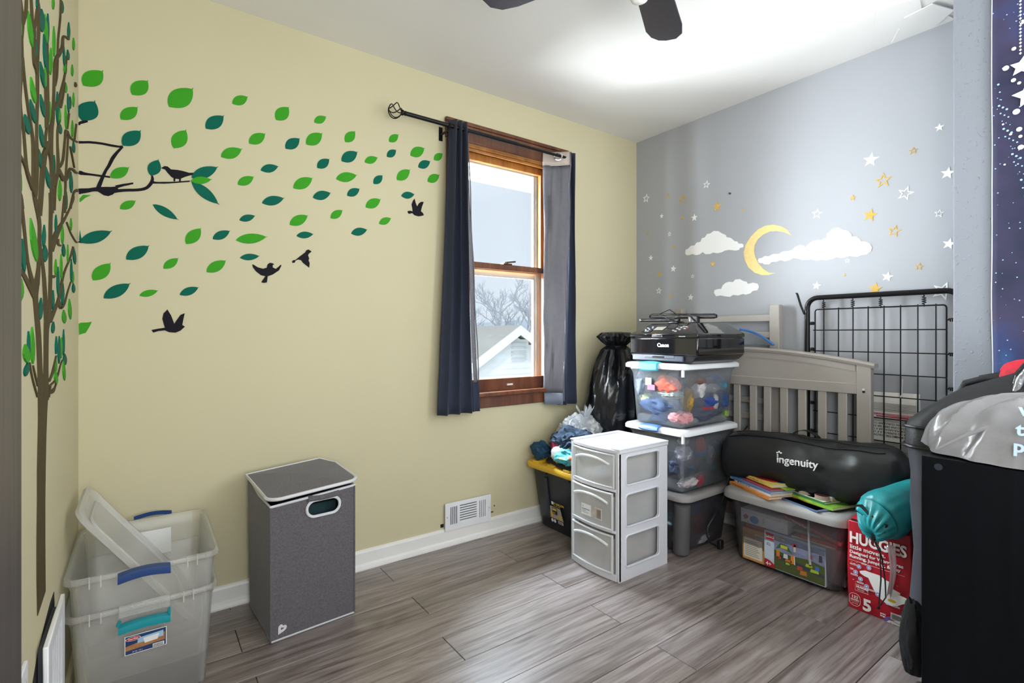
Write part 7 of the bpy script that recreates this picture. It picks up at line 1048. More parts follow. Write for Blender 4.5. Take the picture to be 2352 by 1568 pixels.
# shaped board book with wheels on top
wb = thing('board_book', 'thick shaped board book with round wheels on top of the right pile', 'book', (-.285, -1.30, TL + .028), 'books on the grey tote lid')
Mw = Matrix.Translation((-.285, -1.305, TL + .0284)) @ Matrix.Rotation(radians(-17), 4, 'Z')
ol_ = [(-.045, -.10), (.07, -.10), (.07, .10), (-.045, .10)]
MB().prism(ol_, .018, Mw).build('pages', mat('raw_board', '#9c8b76', .8, var=.1), wb, bevel=.001)
MB().prism(ol_, .0012, Mw @ Matrix.Translation((0, 0, .018))).build('cover', mm('#7fa9c4'), wb)
for yy in (.030, -.055): 
    MB().prism(oval(-.050, yy, .026, .030), .0185, Mw).build('wheel', mat('raw_board', '#9c8b76', .8), wb); MB().prism(oval(-.050, yy, .026, .030), .0012, Mw @ Matrix.Translation((0, 0, .0187))).build('wheel_print', mm('#4a2630'), wb)
MB().prism([(-.03, -.075), (.03, -.075), (.03, .05), (-.03, .05)], .0012, Mw @ Matrix.Translation((0, 0, .0193))).build('cover_print', mm('#a86a74'), wb)

# contents pressed against the front of the tote
BX = -.419
def upright(name, label, cat, y0_, y1_, z0_, z1_, x, th, m, tilt=0):
    t = thing(name, label, cat, (x + th/2, (y0_ + y1_)/2, z0_))
    MB().box(x, x + th, y1_, y0_, z0_, z1_).build('box', m, t, bevel=.0015)
    return t, frame((x - .0006, y0_, z0_), (0, -1, 0), (0, 0, 1))
t, F = upright('gift_box', 'white box with a blue balloon and pink baby lettering in the grey tote', 'box', -1.005, -1.228, .192, .258, BX + .0, .11, mat('white_card', '#e4e4ea', .5, var=.01))
MB().prism([(0, .048), (.223, .048), (.223, .066), (0, .066)], .0006, F).build('box_lid_band', mat('white_card_edge', '#cfd0d8', .5), t)
MB().prism(oval(.068, .024, .022, .018), .0008, F).build('balloon_print', mat('balloon_blue', '#3f97d4', .4), t)
MB().prism([(.046, .022), (.050, .026), (.050, .020)], .0008, F).build('balloon_print', mat('balloon_blue', '#3f97d4', .4), t)
M_pk = mat('baby_pink', '#d78fa4', .5)
text('lettering', 'baby', .016, M_pk, F @ Matrix.Translation((.108, .045, .0004)) @ Matrix.Rotation(-pi/2, 4, 'Z'), t, .0003)
for (a, b_) in ((.018, .030), (.026, .036), (.030, .026), (.022, .022), (.034, .032)): MB().prism(oval(a, b_, .0055, .0055, 10), .0008, F).build('flower_print', mat('flower_mauve', '#a85b66', .5), t)
for (a, b_) in ((.05, .06), (.20, .02), (.13, .055), (.19, .055), (.035, .008)): MB().prism(oval(a, b_, .0022, .0022, 8), .0008, F).build('dot_print', M_ink, t)
t, F = upright('book', 'orange backed book standing in the grey tote, white text panel on its back', 'book', -1.012, -1.118, .016, .165, BX + .002, .014, mm('#d79a50'))
MB().prism([(.008, .012), (.098, .012), (.098, .105), (.008, .105)], .0006, F).build('text_panel', mat('panel_cream', '#e5ddd0', .6), t)
for k in range(9): MB().prism([(.014, .022 + .0085*k), (.085 - .006*(k % 3), .022 + .0085*k), (.085 - .006*(k % 3), .0245 + .0085*k), (.014, .0245 + .0085*k)], .0004, F @ Matrix.Translation((0, 0, .0006))).build('print_line', M_ink, t)
MB().prism([(.064, .112), (.104, .112), (.104, .132), (.064, .132)], .0006, F).build('barcode_panel', M_lw, t)
for k in range(11): MB().prism([(.067 + .0033*k, .114), (.0685 + .0033*k, .114), (.0685 + .0033*k, .128), (.067 + .0033*k, .128)], .0004, F @ Matrix.Translation((0, 0, .0006))).build('barcode_bar', M_lk, t)
t, F = upright('book', 'red topped book behind the orange one in the grey tote', 'book', -1.02, -1.14, .05, .182, BX + .020, .014, mm('#b03a40'))
t, F = upright('toy_box', 'largest toy box in the grey tote, fairground picture on its front', 'toy box', -1.122, -1.388, .020, .186, BX - .004, .05, mat('toy_box_pale_blue', '#c9d6e6', .45, var=.03))
MB().prism([(.048, .004), (.264, .004), (.264, .158), (.048, .160)], .0006, F).build('picture', bpy.data.materials.get('x') or mat('dusk_sky_print', '#7d84a0', .5, var=.35, scale=14, aniso=(1, 1, 3)), t)
pic = lambda m_, pts, z=.0012: MB().prism(pts, .0005, F @ Matrix.Translation((0, 0, z))).build('picture_print', m_, t)
pic(mm('#4f5a33'), [(.048, .004), (.264, .004), (.264, .085), (.20, .095), (.12, .085), (.048, .09)])
pic(mm('#3e4450'), [(.050, .062), (.264, .035), (.264, .050), (.052, .078)], .0017)
pic(mm('#3a6b3a'), [(.055, .098), (.075, .128), (.105, .126), (.13, .095), (.10, .106), (.08, .108)], .0018)
pic(mm('#c9c24e'), [(.078, .108), (.108, .108), (.108, .122), (.078, .122)], .0023)
for (a, b_, w_, h_, c_) in ((.058, .064, .016, .032, '#d9822e'), (.122, .052, .018, .038, '#d9822e'), (.090, .066, .020, .02, '#d8d6d2'), (.098, .054, .03, .012, '#c9752c'), (.15, .035, .024, .018, '#b84a34'), (.162, .018, .03, .02, '#c0743a'), (.195, .10, .018, .018, '#c23a34'), (.200, .07, .010, .03, '#d2d0c8'), (.185, .062, .03, .014, '#9db83a'), (.205, .045, .036, .014, '#a9bf3a'), (.225, .06, .018, .018, '#3f6fae'), (.135, .108, .010, .034, '#c8c2bb'), (.13, .13, .02, .014, '#b5342f'), (.10, .04, .018, .01, '#a8b23a'), (.24, .10, .014, .03, '#4a4453'), (.068, .055, .012, .012, '#c33a30')):
    pic(mm(c_), [(a, b_), (a + w_, b_ + .002), (a + w_*.92, b_ + h_), (a + w_*.08, b_ + h_)], .0023)
pic(mm('#e8e0d4'), [(.138, .052), (.142, .052), (.140, .090), (.136, .090)], .0028)
pic(M_lr, [(.009, .128), (.045, .127), (.045, .158), (.009, .160)], .0006)
text('lettering', 'LEGO', .014, M_lw, F @ Matrix.Translation((.0105, .1375, .0012)), t, .0003, .0006)
text('lettering', 'TOY FAIR', .010, M_ly, F @ Matrix.Translation((.054, .143, .0012)), t, .0003, .0005)
text('lettering', '10771\n98 pcs', .007, M_lb, F @ Matrix.Translation((.012, .108, .0008)), t, .0002)
pic(M_lr, [(.004, .002)] + [(.004 + .05*cos(a), .002 + .034*sin(a)) for a in [pi/2*k/8 for k in range(9)]], .0026)
text('lettering', '4+', .024, M_lw, F @ Matrix.Translation((.010, .008, .0032)), t, .0003, .0006)
def stack_box(name, label, cat, y0_, y1_, z0_, th, x, d, m, txt=None, tilt=0, tm=None):
    t = thing(name, label, cat, (x, (y0_ + y1_)/2, z0_)); Mx = Matrix.Translation((x, y0_, z0_)) @ Matrix.Rotation(tilt, 4, 'X')
    MB().box(0, d, y1_ - y0_, 0, 0, th, Mx).build('cover', m, t, bevel=.001)
    if txt: text('lettering', txt, th*.75, tm or M_lw, Mx @ frame((-.0006, -.012, th*.2), (0, -1, 0), (0, 0, 1)), t, .0002)
    return t
stack_box('book', 'long red book wedged slanting across the top right of the grey tote', 'book', -1.20, -1.45, .268, .016, BX + .004, .12, mm('#9c3f44'), 'Good Morning Engines', radians(13))
stack_box('book', 'red covered book lying in the right half of the grey tote', 'book', -1.27, -1.43, .195, .016, BX + .012, .12, mm('#b03038'), 'Construction', 0, M_ly)
stack_box('book', 'tan edged book under the red one in the right half of the grey tote', 'book', -1.24, -1.42, .188, .007, BX + .010, .12, M_paper)
stack_box('book', 'grey book at the top of the inner pile in the grey tote', 'book', -1.24, -1.36, .214, .012, BX + .016, .12, mm('#8d8a80'))
stack_box('book', 'dark blue book laid under the lid at the right of the grey tote', 'book', -1.33, -1.44, .228, .012, BX + .02, .12, mm('#3a4a7a'))
stack_box('paper_stack', 'stack of pale papers behind the toys in the grey tote', 'paper', -1.0, -1.44, .02, .15, BX + .062, .12, mat('pale_papers', '#b5aeb0', .8, var=.1))
rb = MB().tube([(-.424, -1.318, .300), (-.426, -1.322, .22), (-.426, -1.325, .11)], .005, 6).build('ribbon', mat('grey_blue_ribbon', '#a3adb5', .6)); tag(rb, 'pale grey ribbon hanging inside the front of the grey tote', 'ribbon')

# ------------------------------------------------------------------ black carry bag
M_nyl = mat('black_nylon', '#191a1c', .42, var=.12, scale=25, bump=.12, bscale=30, spec=.5)
cb = thing('carry_bag', 'long black nylon carry bag with white lettering lying on the grey tote', 'bag', (-.255, -1.25, .36))
def cb_ring(s, n=40):   # s 0..1 along the bag, from the stack to the right end
    y = -.862 - .785*s
    zc = .470 + .055*s + .012*sin(s*7); h = .114 + .012*sin(pi*s*.9); w = .108
    e = min(1, (1 - s)/.16); e2 = min(1, s/.04); f = (1 - (1 - e)**2)**.5*.94 + .06 if e < 1 else 1
    f *= .90 + .10*e2
    h *= f; w *= f; ring = []
    for k in range(n):
        a = 2*pi*k/n; ca, sa = cos(a), sin(a); p_ = 2.6
        r = (abs(ca)**p_ + abs(sa)**p_)**(-1/p_)
        wr = 1 + .07*noise.noise(Vector((ca*1.4, sa*1.4, s*5))) + .11*(.45 - abs(noise.noise(Vector((ca*2 + 3, sa*2 + s*2, s*7 + 2)))))*(.4 + 1.1*s)
        pinch = 1 - .10*max(0, 1 - abs(s - .86)/.08)*max(0, cos(a - 2.5))
        ring.append(Vector((-.265 + w*r*ca*wr*pinch, y + .01*ca, zc + h*r*sa*wr*pinch)))
    return ring
MB().loft([cb_ring(i/48) for i in range(49)]).build('body', M_nyl, cb, smooth=True)
def cb_pt(s, a): R = cb_ring(s, 80); return R[int(round(a/(2*pi)*80)) % 80]
MB().tube([cb_pt(i/30, radians(128)) + Vector((-.002, 0, .002)) for i in range(1, 28)], .0022, 6).build('piped_seam', mat('black_piping', '#0e0e10', .4), cb, smooth=True)
MB().tube([cb_pt(i/40, radians(95)) for i in range(1, 37)], .003, 6).build('zip', mat('black_piping', '#0e0e10', .4), cb, smooth=True)
sl_ = []
for k in range(13):
    u = k/12; sl_.append([Vector((-.22, -1.13 - .15*u, .588 + .046*sin(pi*u)**.7 + .012*u)), Vector((-.19, -1.13 - .15*u, .588 + .046*sin(pi*u)**.7 + .012*u)), Vector((-.19, -1.13 - .15*u, .591 + .046*sin(pi*u)**.7 + .012*u)), Vector((-.22, -1.13 - .15*u, .591 + .046*sin(pi*u)**.7 + .012*u))])
MB().loft(sl_).build('strap', M_nyl, cb, smooth=True)
pa = cb_pt(.378, radians(176)); pb = cb_pt(.575, radians(176))
xl_ = min(pa.x, pb.x) - .006
Ff = frame((xl_, -1.160, .505), (0, -1, .04), (-.10, .0, 1))
text('lettering', 'ingenuity', .050, mat('white_print', '#e9e9ea', .5), Ff, cb, .004, 0.0, label='white lettering on the black nylon')
for k in range(3): MB().prism(oval(.006 + .0085*k, .047 + .005*sin(k*1.5), .0042, .003 + .0012*(k == 1), 10), .004, Ff @ Matrix.Rotation(radians(0), 4, 'Z')).build('emblem', mat('white_print', '#e9e9ea', .5), cb)
MB().prism(oval(.0065, .0375, .003, .003, 10), .004, Ff).build('emblem', mat('white_print', '#e9e9ea', .5), cb)

# ------------------------------------------------------------------ nappy box
M_red = mat('red_carton', '#b21b2b', .38, var=.05, bump=.05, bscale=12)
hg = thing('nappy_box', 'red cardboard nappy box standing beside the grey tote on the floor', 'box', (-.36, -1.59, 0))
hx0, hx1, hy0, hy1, hz = -.470, -.255, -1.700, -1.492, .352
MB().loft([[Vector((hx0, hy0, 0)), Vector((hx1, hy0, 0)), Vector((hx1, hy1, 0)), Vector((hx0, hy1, 0))], [Vector((hx0 - .006, hy0 - .004, .18)), Vector((hx1, hy0, .18)), Vector((hx1, hy1 + .002, .18)), Vector((hx0 - .006, hy1 + .002, .18))], [Vector((hx0, hy0, hz)), Vector((hx1, hy0, hz)), Vector((hx1, hy1, hz)), Vector((hx0, hy1, hz))]], True, True).build('carton', M_red, hg, bevel=.003)
MB().prism([(0, 0), (.10, .0), (.10, .08), (0, .06)], .002, frame((hx0 + .01, hy1 - .004, hz + .002), (1, 0, .15), (0, -1, .25))).build('flap', M_red, hg)
MB().box(hx0 + .002, hx0 + .01, hy1 - .05, hy1 - .01, hz + .0, hz + .006).build('flap_gap', M_dark, hg)
FH = frame((hx0 - .0063, hy1 - .001, 0), (0, -1, 0), (0, 0, 1))
M_wp = mat('white_carton_print', '#eceae6', .45, var=.02)
text('lettering', 'HUGGIES', .0595, M_wp, FH @ Matrix.Translation((.005, .268, .0004)) @ Matrix.Scale(.78, 4, (1, 0, 0)), hg, .0004, .0020)
text('lettering', 'little movers.', .023, M_wp, FH @ Matrix.Translation((.007, .243, .0004)), hg, .0004, .0004)
text('lettering', 'Designed for Worry-Free\nRunning, Jumping, & Play', .0172, M_wp, FH @ Matrix.Translation((.006, .224, .0004)), hg, .0004, .0004)
hp_ = lambda m_, pts, z=.0004, nm='print': MB().prism(pts, .0005, FH @ Matrix.Translation((0, 0, z))).build(nm, m_, hg)
hp_(M_wp, [(.004, .196), (.19, .196), (.19, .1968), (.004, .1968)], .0012)
dia = [(.042, .162), (.050, .166), (.062, .171), (.075, .170), (.110, .170), (.128, .160), (.150, .156), (.152, .135), (.170, .130), (.176, .128), (.176, .122), (.168, .120), (.190, .118), (.196, .116), (.192, .094), (.184, .090), (.170, .078), (.150, .070), (.128, .072), (.108, .084), (.092, .104), (.080, .128), (.072, .146), (.058, .148), (.044, .154)]
hp_(M_wp, dia, .0008, 'nappy_picture')
hp_(M_ly, oval(.150, .088, .014, .006), .0014); hp_(mat('pale_mint', '#d6dfc4', .5), [(.178, .094), (.192, .096), (.194, .114), (.182, .112)], .0014)
M_seal = mat('seal_lilac', '#8f97d4', .5)
for (a, b_) in ((.040, .178), (.074, .186), (.028, .152), (.045, .131), (.066, .110), (.104, .094)):
    hp_(M_wp, oval(a, b_, .0082, .0086, 14), .0008, 'seal'); hp_(M_seal, oval(a, b_, .0070, .0074, 14), .0014, 'seal')
    hp_(M_wp, oval(a, b_, .003, .003, 8), .0018, 'seal')
for (a, b_, w_) in ((.008, .178, .024), (.048, .192, .018), (.008, .158, .012), (.010, .137, .026), (.032, .113, .024), (.072, .098, .022), (.128, .075, .04), (.13, .068, .045)):
    for k in range(2): hp_(M_wp, [(a, b_ + .004*k), (a + w_, b_ + .004*k), (a + w_, b_ + .0016 + .004*k), (a, b_ + .0016 + .004*k)], .0004, 'print_line')
for (a, b_, m_) in ((.012, .208 - .02, M_ly), (.022, .184, M_wp), (.03, .19, M_ly), (.018, .118, M_wp), (.026, .112, M_ly), (.165, .150, M_ly)): hp_(m_, [(a, b_), (a + .004, b_ + .001), (a + .003, b_ + .003), (a, b_ + .002)], .0004, 'confetti_print')
text('lettering', 'HUGGIES', .012, M_wp, FH @ Matrix.Translation((.030, .093, .0004)) @ Matrix.Scale(.85, 4, (1, 0, 0)), hg, .0004, .0005)
text('lettering', 'Rewards+', .006, M_wp, FH @ Matrix.Translation((.034, .085, .0004)), hg, .0003)
rbn = [(.027, .080), (.072, .080), (.068, .0925), (.072, .105), (.027, .105)]
MB().tube([FH @ Vector((a, b_, .0006)) for a, b_ in rbn], .0006, 4, closed=True).build('ribbon_outline', M_wp, hg)
MB().tube([FH @ Vector((a, b_, .0006)) for a, b_ in rrect(.005, .044, .016, .066, .018, 5)], .0007, 4, closed=True).build('badge_outline', M_wp, hg)
text('lettering', '132', .016, M_wp, FH @ Matrix.Translation((.0245, .046, .0004)), hg, .0003, .0004, 'CENTER'); text('lettering', 'DIAPERS', .0078, M_wp, FH @ Matrix.Translation((.0245, .037, .0004)), hg, .0003, .0002, 'CENTER')
hp_(M_wp, [(.010, .032), (.039, .032), (.039, .0327), (.010, .0327)], .0004); text('lettering', 'over 27 lb', .005, M_wp, FH @ Matrix.Translation((.0245, .024, .0004)), hg, .0003, 0, 'CENTER')
text('lettering', '5', .062, M_wp, FH @ Matrix.Translation((.052, .014, .0004)), hg, .0004, .0022)
text('lettering', 'extra\nlarge', .0085, M_wp, FH @ Matrix.Translation((.112, .024, .0014)), hg, .0003, .0003)
hp_(mat('carton_purple', '#75589c', .45), [(.122, .0015), (.128, .018), (.150, .030), (.182, .052), (.207, .075), (.207, .0015)], .0005)
hp_(M_wp, [(.132, .0015), (.140, .010), (.165, .018), (.207, .030), (.207, .0015)], .0009)
hp_(M_wp, [(.146, .018), (.192, .018), (.192, .044), (.146, .044)], .0014, 'barcode_panel')
for k in range(14): hp_(M_lk, [(.150 + .0028*k, .021), (.1514 + .0028*k, .021), (.1514 + .0028*k, .039), (.150 + .0028*k, .039)], .0019, 'barcode_bar')
for k in range(16): a = .145 + .06*((k*7) % 16)/16; b_ = .003 + .010*((k*5) % 9)/9; hp_(M_lb if k % 3 else M_red, [(a, b_), (a + .0022, b_), (a + .0022, b_ + .0022), (a, b_ + .0022)], .0014, 'print')
# clear tape peeling off the box
tp = MB()
tp.grid(lambda u, v: Vector((hx0 - .012 - .012*sin(v*5) + .004*sin(u*3), -1.640 + .026*(u - .5)*(1 - .75*v) - .012*sin(v*5.5) + .045*max(0, v - .7), .300 - .292*v)), 3, 24).build('packing_tape', clear_mat('clear_tape', '#f4dfe2', .5, .05, '#e3c9cd', .25), smooth=True, solid=.0006)
tag(bpy.data.objects['packing_tape'], 'strip of clear packing tape peeling down the front of the red box', 'tape')

# ------------------------------------------------------------------ teal drawstring bag on the box
M_tl = mat('teal_ripstop', '#1f8c92', .40, var=.15, scale=18, bump=.2, bscale=22)
M_tld = mat('dark_teal_ripstop', '#1b6c74', .45, var=.15, scale=18, bump=.2, bscale=22)
tg = thing('drawstring_bag', 'teal drawstring sack lying on the red nappy box, black cord hanging down', 'bag', (-.42, -1.61, .352))
ax0, ax1 = Vector((-.520, -1.612, .405)), Vector((-.27, -1.70, .495))
ad = (ax1 - ax0).normalized(); au = Vector((0, 0, 1)) - ad*ad.z; au.normalize(); as_ = ad.cross(au)
def tg_ring(t, r, n=56):
    c_ = ax0 + (ax1 - ax0)*t; o = []
    for k in range(n):
        a = 2*pi*k/n; w_ = 1 + .06*noise.noise(Vector((cos(a)*2, sin(a)*2, t*3))) + (.10 if t < .25 else .05)*(.5 - abs(noise.noise(Vector((cos(a)*4, sin(a)*4, t*2 + 5)))))
        o.append(c_ + (au*sin(a) + as_*cos(a))*r*w_)
    return o
MB().loft([tg_ring(t, r) for t, r in ((.02, .030), (-.02, .055), (-.01, .075), (.04, .086), (.12, .089), (.25, .085), (.4, .075), (.6, .068), (.8, .062), (.95, .05), (1.0, .02))]).build('sack', M_tl, tg, smooth=True)
# the gathered mouth folds down over the front
gp0 = ax0 + Vector((-.030, .0, -.060))
mth = MB(); 
def mouth(u, v):
    a = 2*pi*u; top = ax0 + (au*sin(a)*1.0 + as_*cos(a))*.078 - ad*.012; e = v**.8
    bulge = -ad*.030*sin(pi*v); fold = .006*sin(a*14)*sin(pi*min(1, v*1.1))
    p_ = top.lerp(gp0, e); return p_ + bulge + (au*sin(a) + as_*cos(a))*fold
mth.grid(mouth, 112, 14).build('gathered_mouth', M_tl, tg, smooth=True)
MB().grid(lambda u, v: ax0 + Vector((-.040 - .012*sin(pi*v), .052 - .09*u - .02*v*(u - .3), .045 - .018*u - (.075)*v*(.35 + .65*u))), 10, 8).build('mouth_fold', mat('bright_teal_lining', '#27a9b4', .35, var=.1), tg, smooth=True, solid=.002)
MB().tube([ax0 + Vector((-.045, .055, .018)), ax0 + Vector((-.045, .053, .042)), ax0 + Vector((-.046, .040, .046)), ax0 + Vector((-.050, .015, .022)), ax0 + Vector((-.052, -.02, .006)), ax0 + Vector((-.050, -.045, -.004)), ax0 + Vector((-.048, -.035, -.030)), gp0 + Vector((-.012, 0, .008))], .0055, 6).build('black_binding', M_cab, tg, smooth=True)
MB().lathe([(0, -.012), (.008, -.010), (.010, 0), (.008, .010), (0, .012)], gp0 + Vector((-.014, 0, -.004)), 12).build('cord_lock', M_pm, tg, smooth=True)
q0 = gp0 + Vector((-.014, 0, -.012)); fx = hx0 - .022
MB().tube([q0, Vector((fx, -1.609, .28)), Vector((fx, -1.612, .16)), Vector((fx, -1.606, .066)), Vector((fx, -1.604, .052)), Vector((fx, -1.612, .066)), Vector((fx, -1.628, .10)), Vector((fx, -1.626, .16)), Vector((fx, -1.615, .25)), q0], .0024, 6).build('cord', M_cab, tg, smooth=True)
MB().lathe([(0, -.006), (.005, -.004), (.006, 0), (.005, .004), (0, .006)], (fx, -1.604, .050), 8).build('cord_knot', M_cab, tg, smooth=True)

# ------------------------------------------------------------------ black cabinet, bags on and behind it
M_cabn = wood_mat('black_brown_veneer', '#040609', '#080b11', .5, (60, 60, 2.5), bump=.12); M_cabn.node_tree.nodes['Principled BSDF'].inputs['Specular IOR Level'].default_value = .14
cbn = thing('cabinet', 'black veneer cabinet at the right edge, a grey plastic bag on top', 'cabinet', (-.95, -2.15, 0))
kx0, kx1, ky0, ky1, kh = -1.10, -.80, -2.62, -1.902, .780
MB().box(kx0, kx0 + .018, ky0, ky1, 0, kh).build('side_panel', M_cabn, cbn, bevel=.0015)
MB().box(kx1 - .018, kx1, ky0, ky1, 0, kh).build('side_panel', M_cabn, cbn, bevel=.0015)
MB().box(kx0 + .018, kx1 - .018, ky0, ky1, kh - .022, kh - .001).build('top', M_cabn, cbn, bevel=.0015)
MB().box(kx0 + .018, kx1 - .018, ky0, ky1, .03, .05).build('bottom', M_cabn, cbn)
MB().box(kx0 + .018, kx1 - .018, ky0 + .002, ky1 - .002, .39, .41).build('shelf', M_cabn, cbn)
MB().box(kx0 + .018, kx1 - .018, ky1 - .008, ky1 - .002, .05, kh - .022).build('back_panel', M_cabn, cbn)
MB().lathe([(0, -.0015), (.0085, -.0015), (.009, 0), (0, 0)], (kx0, -1.938, .757), 16, 'x').build('screw_cap', mat('grey_screw_cap', '#2b3039', .35), cbn, smooth=True)
M_silver = mat('silver_grey_film', '#8d8c90', .24, var=.12, scale=5, spec=.7, bump=.6, bscale=16)
pb = thing('plastic_bag', 'crumpled grey plastic shopping bag with white print on the black cabinet', 'bag', (-.94, -2.09, .782))
def pbag(u, v):     # draped film: pulled from the knot over the lump of its contents
    a = 2*pi*u; s_ = v**.75; r = 1 + .10*noise.noise(Vector((cos(a)*1.2, sin(a)*1.2, 4)))
    f = (.5 - abs(noise.noise(Vector((cos(a)*2.6 + s_*.8, sin(a)*2.6 - s_, 7)))))*2
    bx = -.945 + (.155*r*cos(a))*sin(pi*.5*s_)**.8; by = -2.115 + (.245*r*sin(a))*sin(pi*.5*s_)**.8
    bz = .955 - .172*s_**1.6 + .020*f*sin(pi*s_) - .035*max(0, sin(a))*s_*(1 - s_)*2 + .008*noise.noise(Vector((cos(a)*5, sin(a)*5, s_*4)))
    k = .016*f*s_; return Vector((bx + cos(a)*k, by + sin(a)*k, max(bz, .7845)))
MB().grid(pbag, 120, 40).build('sack', M_silver, pb, smooth=True)
crumple((-1.035, -2.145, .925), (.030, .050, .028), 61, .35, 1.3, 5, fine=.3).build('knot', M_silver, pb, smooth=True)
for k in range(5):
    e0 = Vector((-1.04, -2.13, .92)); e1 = Vector((-1.085 + .01*k, -1.93 - .055*k, .80 + .004*k))
    MB().tube([e0, e0.lerp(e1, .35) + Vector((-.014, 0, .012)), e0.lerp(e1, .7) + Vector((-.012, 0, .010)), e1], .007, 7, r1=.003).build('pulled_fold', M_silver, pb, smooth=True)
M_wpb = mat('pale_blue_print', '#b9d0e4', .5)
for s_, z_, y_ in (('we', .915, -2.093), ('thank', .868, -2.088), ('pay', .828, -2.083)):
    text('lettering', s_, .040, M_wpb, frame((-1.122 + (.9 - z_)*.0, y_, z_), (.0, -1, 0), (.12, 0, 1)), pb, .001, .0012)
# tall black backpack-like case behind the cabinet
M_ballistic = mat('black_ballistic_cloth', '#1d1e22', .6, var=.15, scale=60, bump=.15, bscale=160)
M_greysheen = mat('grey_sheen_nylon', '#4d4f58', .38, var=.12, scale=14, bump=.25, bscale=9)
bk = thing('travel_case', 'tall black soft travel case with top handles, behind the black cabinet', 'case', (-.58, -1.98, 0))
def bk_ring(z, g=0, n=48):
    x0_, x1_, y0_, y1_ = -.770 + g, -.385 - g, -2.28 + g, -1.768 - g
    pts = rrect(x0_, x1_, y0_, y1_, .055, 11); o = []
    for a, b2_ in pts:
        w_ = noise.noise(Vector((a*9, b2_*9, z*6)))*.010 + .008*(.5 - abs(noise.noise(Vector((a*14, b2_*14, z*9 + 4)))))
        d = Vector((a - (x0_+x1_)/2, b2_ - (y0_+y1_)/2)).normalized(); o.append(Vector((a + d.x*w_, b2_ + d.y*w_, z)))
    return o
MB().loft([bk_ring(z, g) for z, g in ((.0, .03), (.02, .008), (.12, -.004), (.25, .004), (.40, .006), (.55, .002), (.65, .006), (.74, .0))]).build('lower_body', M_greysheen, bk, smooth=True)
def top_ring(z, g, sl): 
    R = bk_ring(z, g); return [Vector((p.x, p.y, p.z + sl*max(0, min(1, (-1.768 - p.y)/.30)))) for p in R]
MB().loft([top_ring(.738, -.004, 0), top_ring(.800, -.006, 0), top_ring(.822, .0, .06), top_ring(.840, .03, .17), top_ring(.850, .08, .20)]).build('lid', M_ballistic, bk, smooth=True)
MB().tube([p + Vector((0, 0, .0)) for p in bk_ring(.806, -.010)], .005, 6, closed=True).build('zip_piping', mat('black_piping', '#0e0e10', .4), bk, smooth=True)
MB().tube([p for p in bk_ring(.742, -.008)], .006, 6, closed=True).build('seam_piping', mat('black_piping', '#0e0e10', .4), bk, smooth=True)
MB().tube([(-.60, -1.868, .905), (-.60, -1.885, .945), (-.60, -1.93, .962), (-.60, -2.02, .975), (-.60, -2.06, .965), (-.60, -2.08, .935)], .011, 8).build('carry_handle', M_ballistic, bk, smooth=True)
MB().tube([(-.53, -1.885, .915), (-.53, -1.91, .960), (-.53, -1.96, .974), (-.53, -2.06, .980), (-.53, -2.10, .95)], .010, 8).build('carry_handle', M_ballistic, bk, smooth=True)
sk = crumple((-.80, -1.800, .13), (.020, .032, .125), 71, .25, 1.2, 4, squash=.11).build('soft_pouch', mat('black_mesh_cloth', '#17181c', .75, var=.3, scale=300), smooth=True); tag(sk, 'soft black pouch wedged on the floor between the travel case and the cabinet', 'pouch')
rd = crumple((-.62, -2.03, .985), (.05, .06, .040), 73, .15, 1.0, 4).build('red_hat', mat('red_cloth', '#c81e36', .7, var=.05, bump=.1), smooth=True); tag(rd, 'bright red cloth hat on the black travel case by the tapestry', 'hat')
lo_ = thing('luggage_handle', 'black and silver film wrapped handle arching up at the right frame edge', 'handle', (-.72, -2.07, .86))
MB().tube([(-.72, -2.012, .86), (-.72, -2.018, .93), (-.72, -2.028, .985), (-.72, -2.045, 1.015), (-.72, -2.075, 1.022), (-.72, -2.12, 1.01), (-.72, -2.14, .95), (-.72, -2.145, .86)], .011, 10).build('grip', M_pm, lo_, smooth=True)
MB().tube([(-.735, -2.014, .86), (-.738, -2.024, .93), (-.736, -2.034, .975), (-.735, -2.05, 1.002)], .010, 8).build('film_wrap', mat('crinkled_silver_film', '#b7b8bf', .18, .6, var=.3, scale=70, bump=.5, bscale=40), lo_, smooth=True)

# ------------------------------------------------------------------ tapestry
tpm = bpy.data.materials.new('night_sky_print'); tpm.use_nodes = True; N = tpm.node_tree.nodes; L = tpm.node_tree.links; b0 = N['Principled BSDF']
tc = N.new('ShaderNodeTexCoord'); n1 = N.new('ShaderNodeTexNoise'); n1.inputs['Scale'].default_value = 2.6; n1.inputs['Detail'].default_value = 4; L.new(tc.outputs['Object'], n1.inputs['Vector'])
rp = N.new('ShaderNodeValToRGB'); e = rp.color_ramp.elements; e[0].position = .36; e[0].color = lin('#161a38'); e[1].position = .56; e[1].color = lin('#332e4e')
q_ = e.new(.66); q_.color = lin('#2a3868'); q_ = e.new(.80); q_.color = lin('#3f78b4')
L.new(n1.outputs['Fac'], rp.inputs[0])
v1 = N.new('ShaderNodeTexVoronoi'); v1.inputs['Scale'].default_value = 48; L.new(tc.outputs['Object'], v1.inputs['Vector'])
l1 = N.new('ShaderNodeMath'); l1.operation = 'LESS_THAN'; l1.inputs[1].default_value = .10; L.new(v1.outputs['Distance'], l1.inputs[0])
mx = N.new('ShaderNodeMix'); mx.data_type = 'RGBA'; L.new(l1.outputs[0], mx.inputs['Factor']); L.new(rp.outputs[0], mx.inputs['A']); mx.inputs['B'].default_value = lin('#8fb6dd')
L.new(mx.outputs['Result'], b0.inputs['Base Color']); b0.inputs['Roughness'].default_value = .75
ty = thing('tapestry', 'dark blue night sky tapestry with printed white stars, hung on the projecting wall', 'tapestry', (-.37, -2.25, .85))
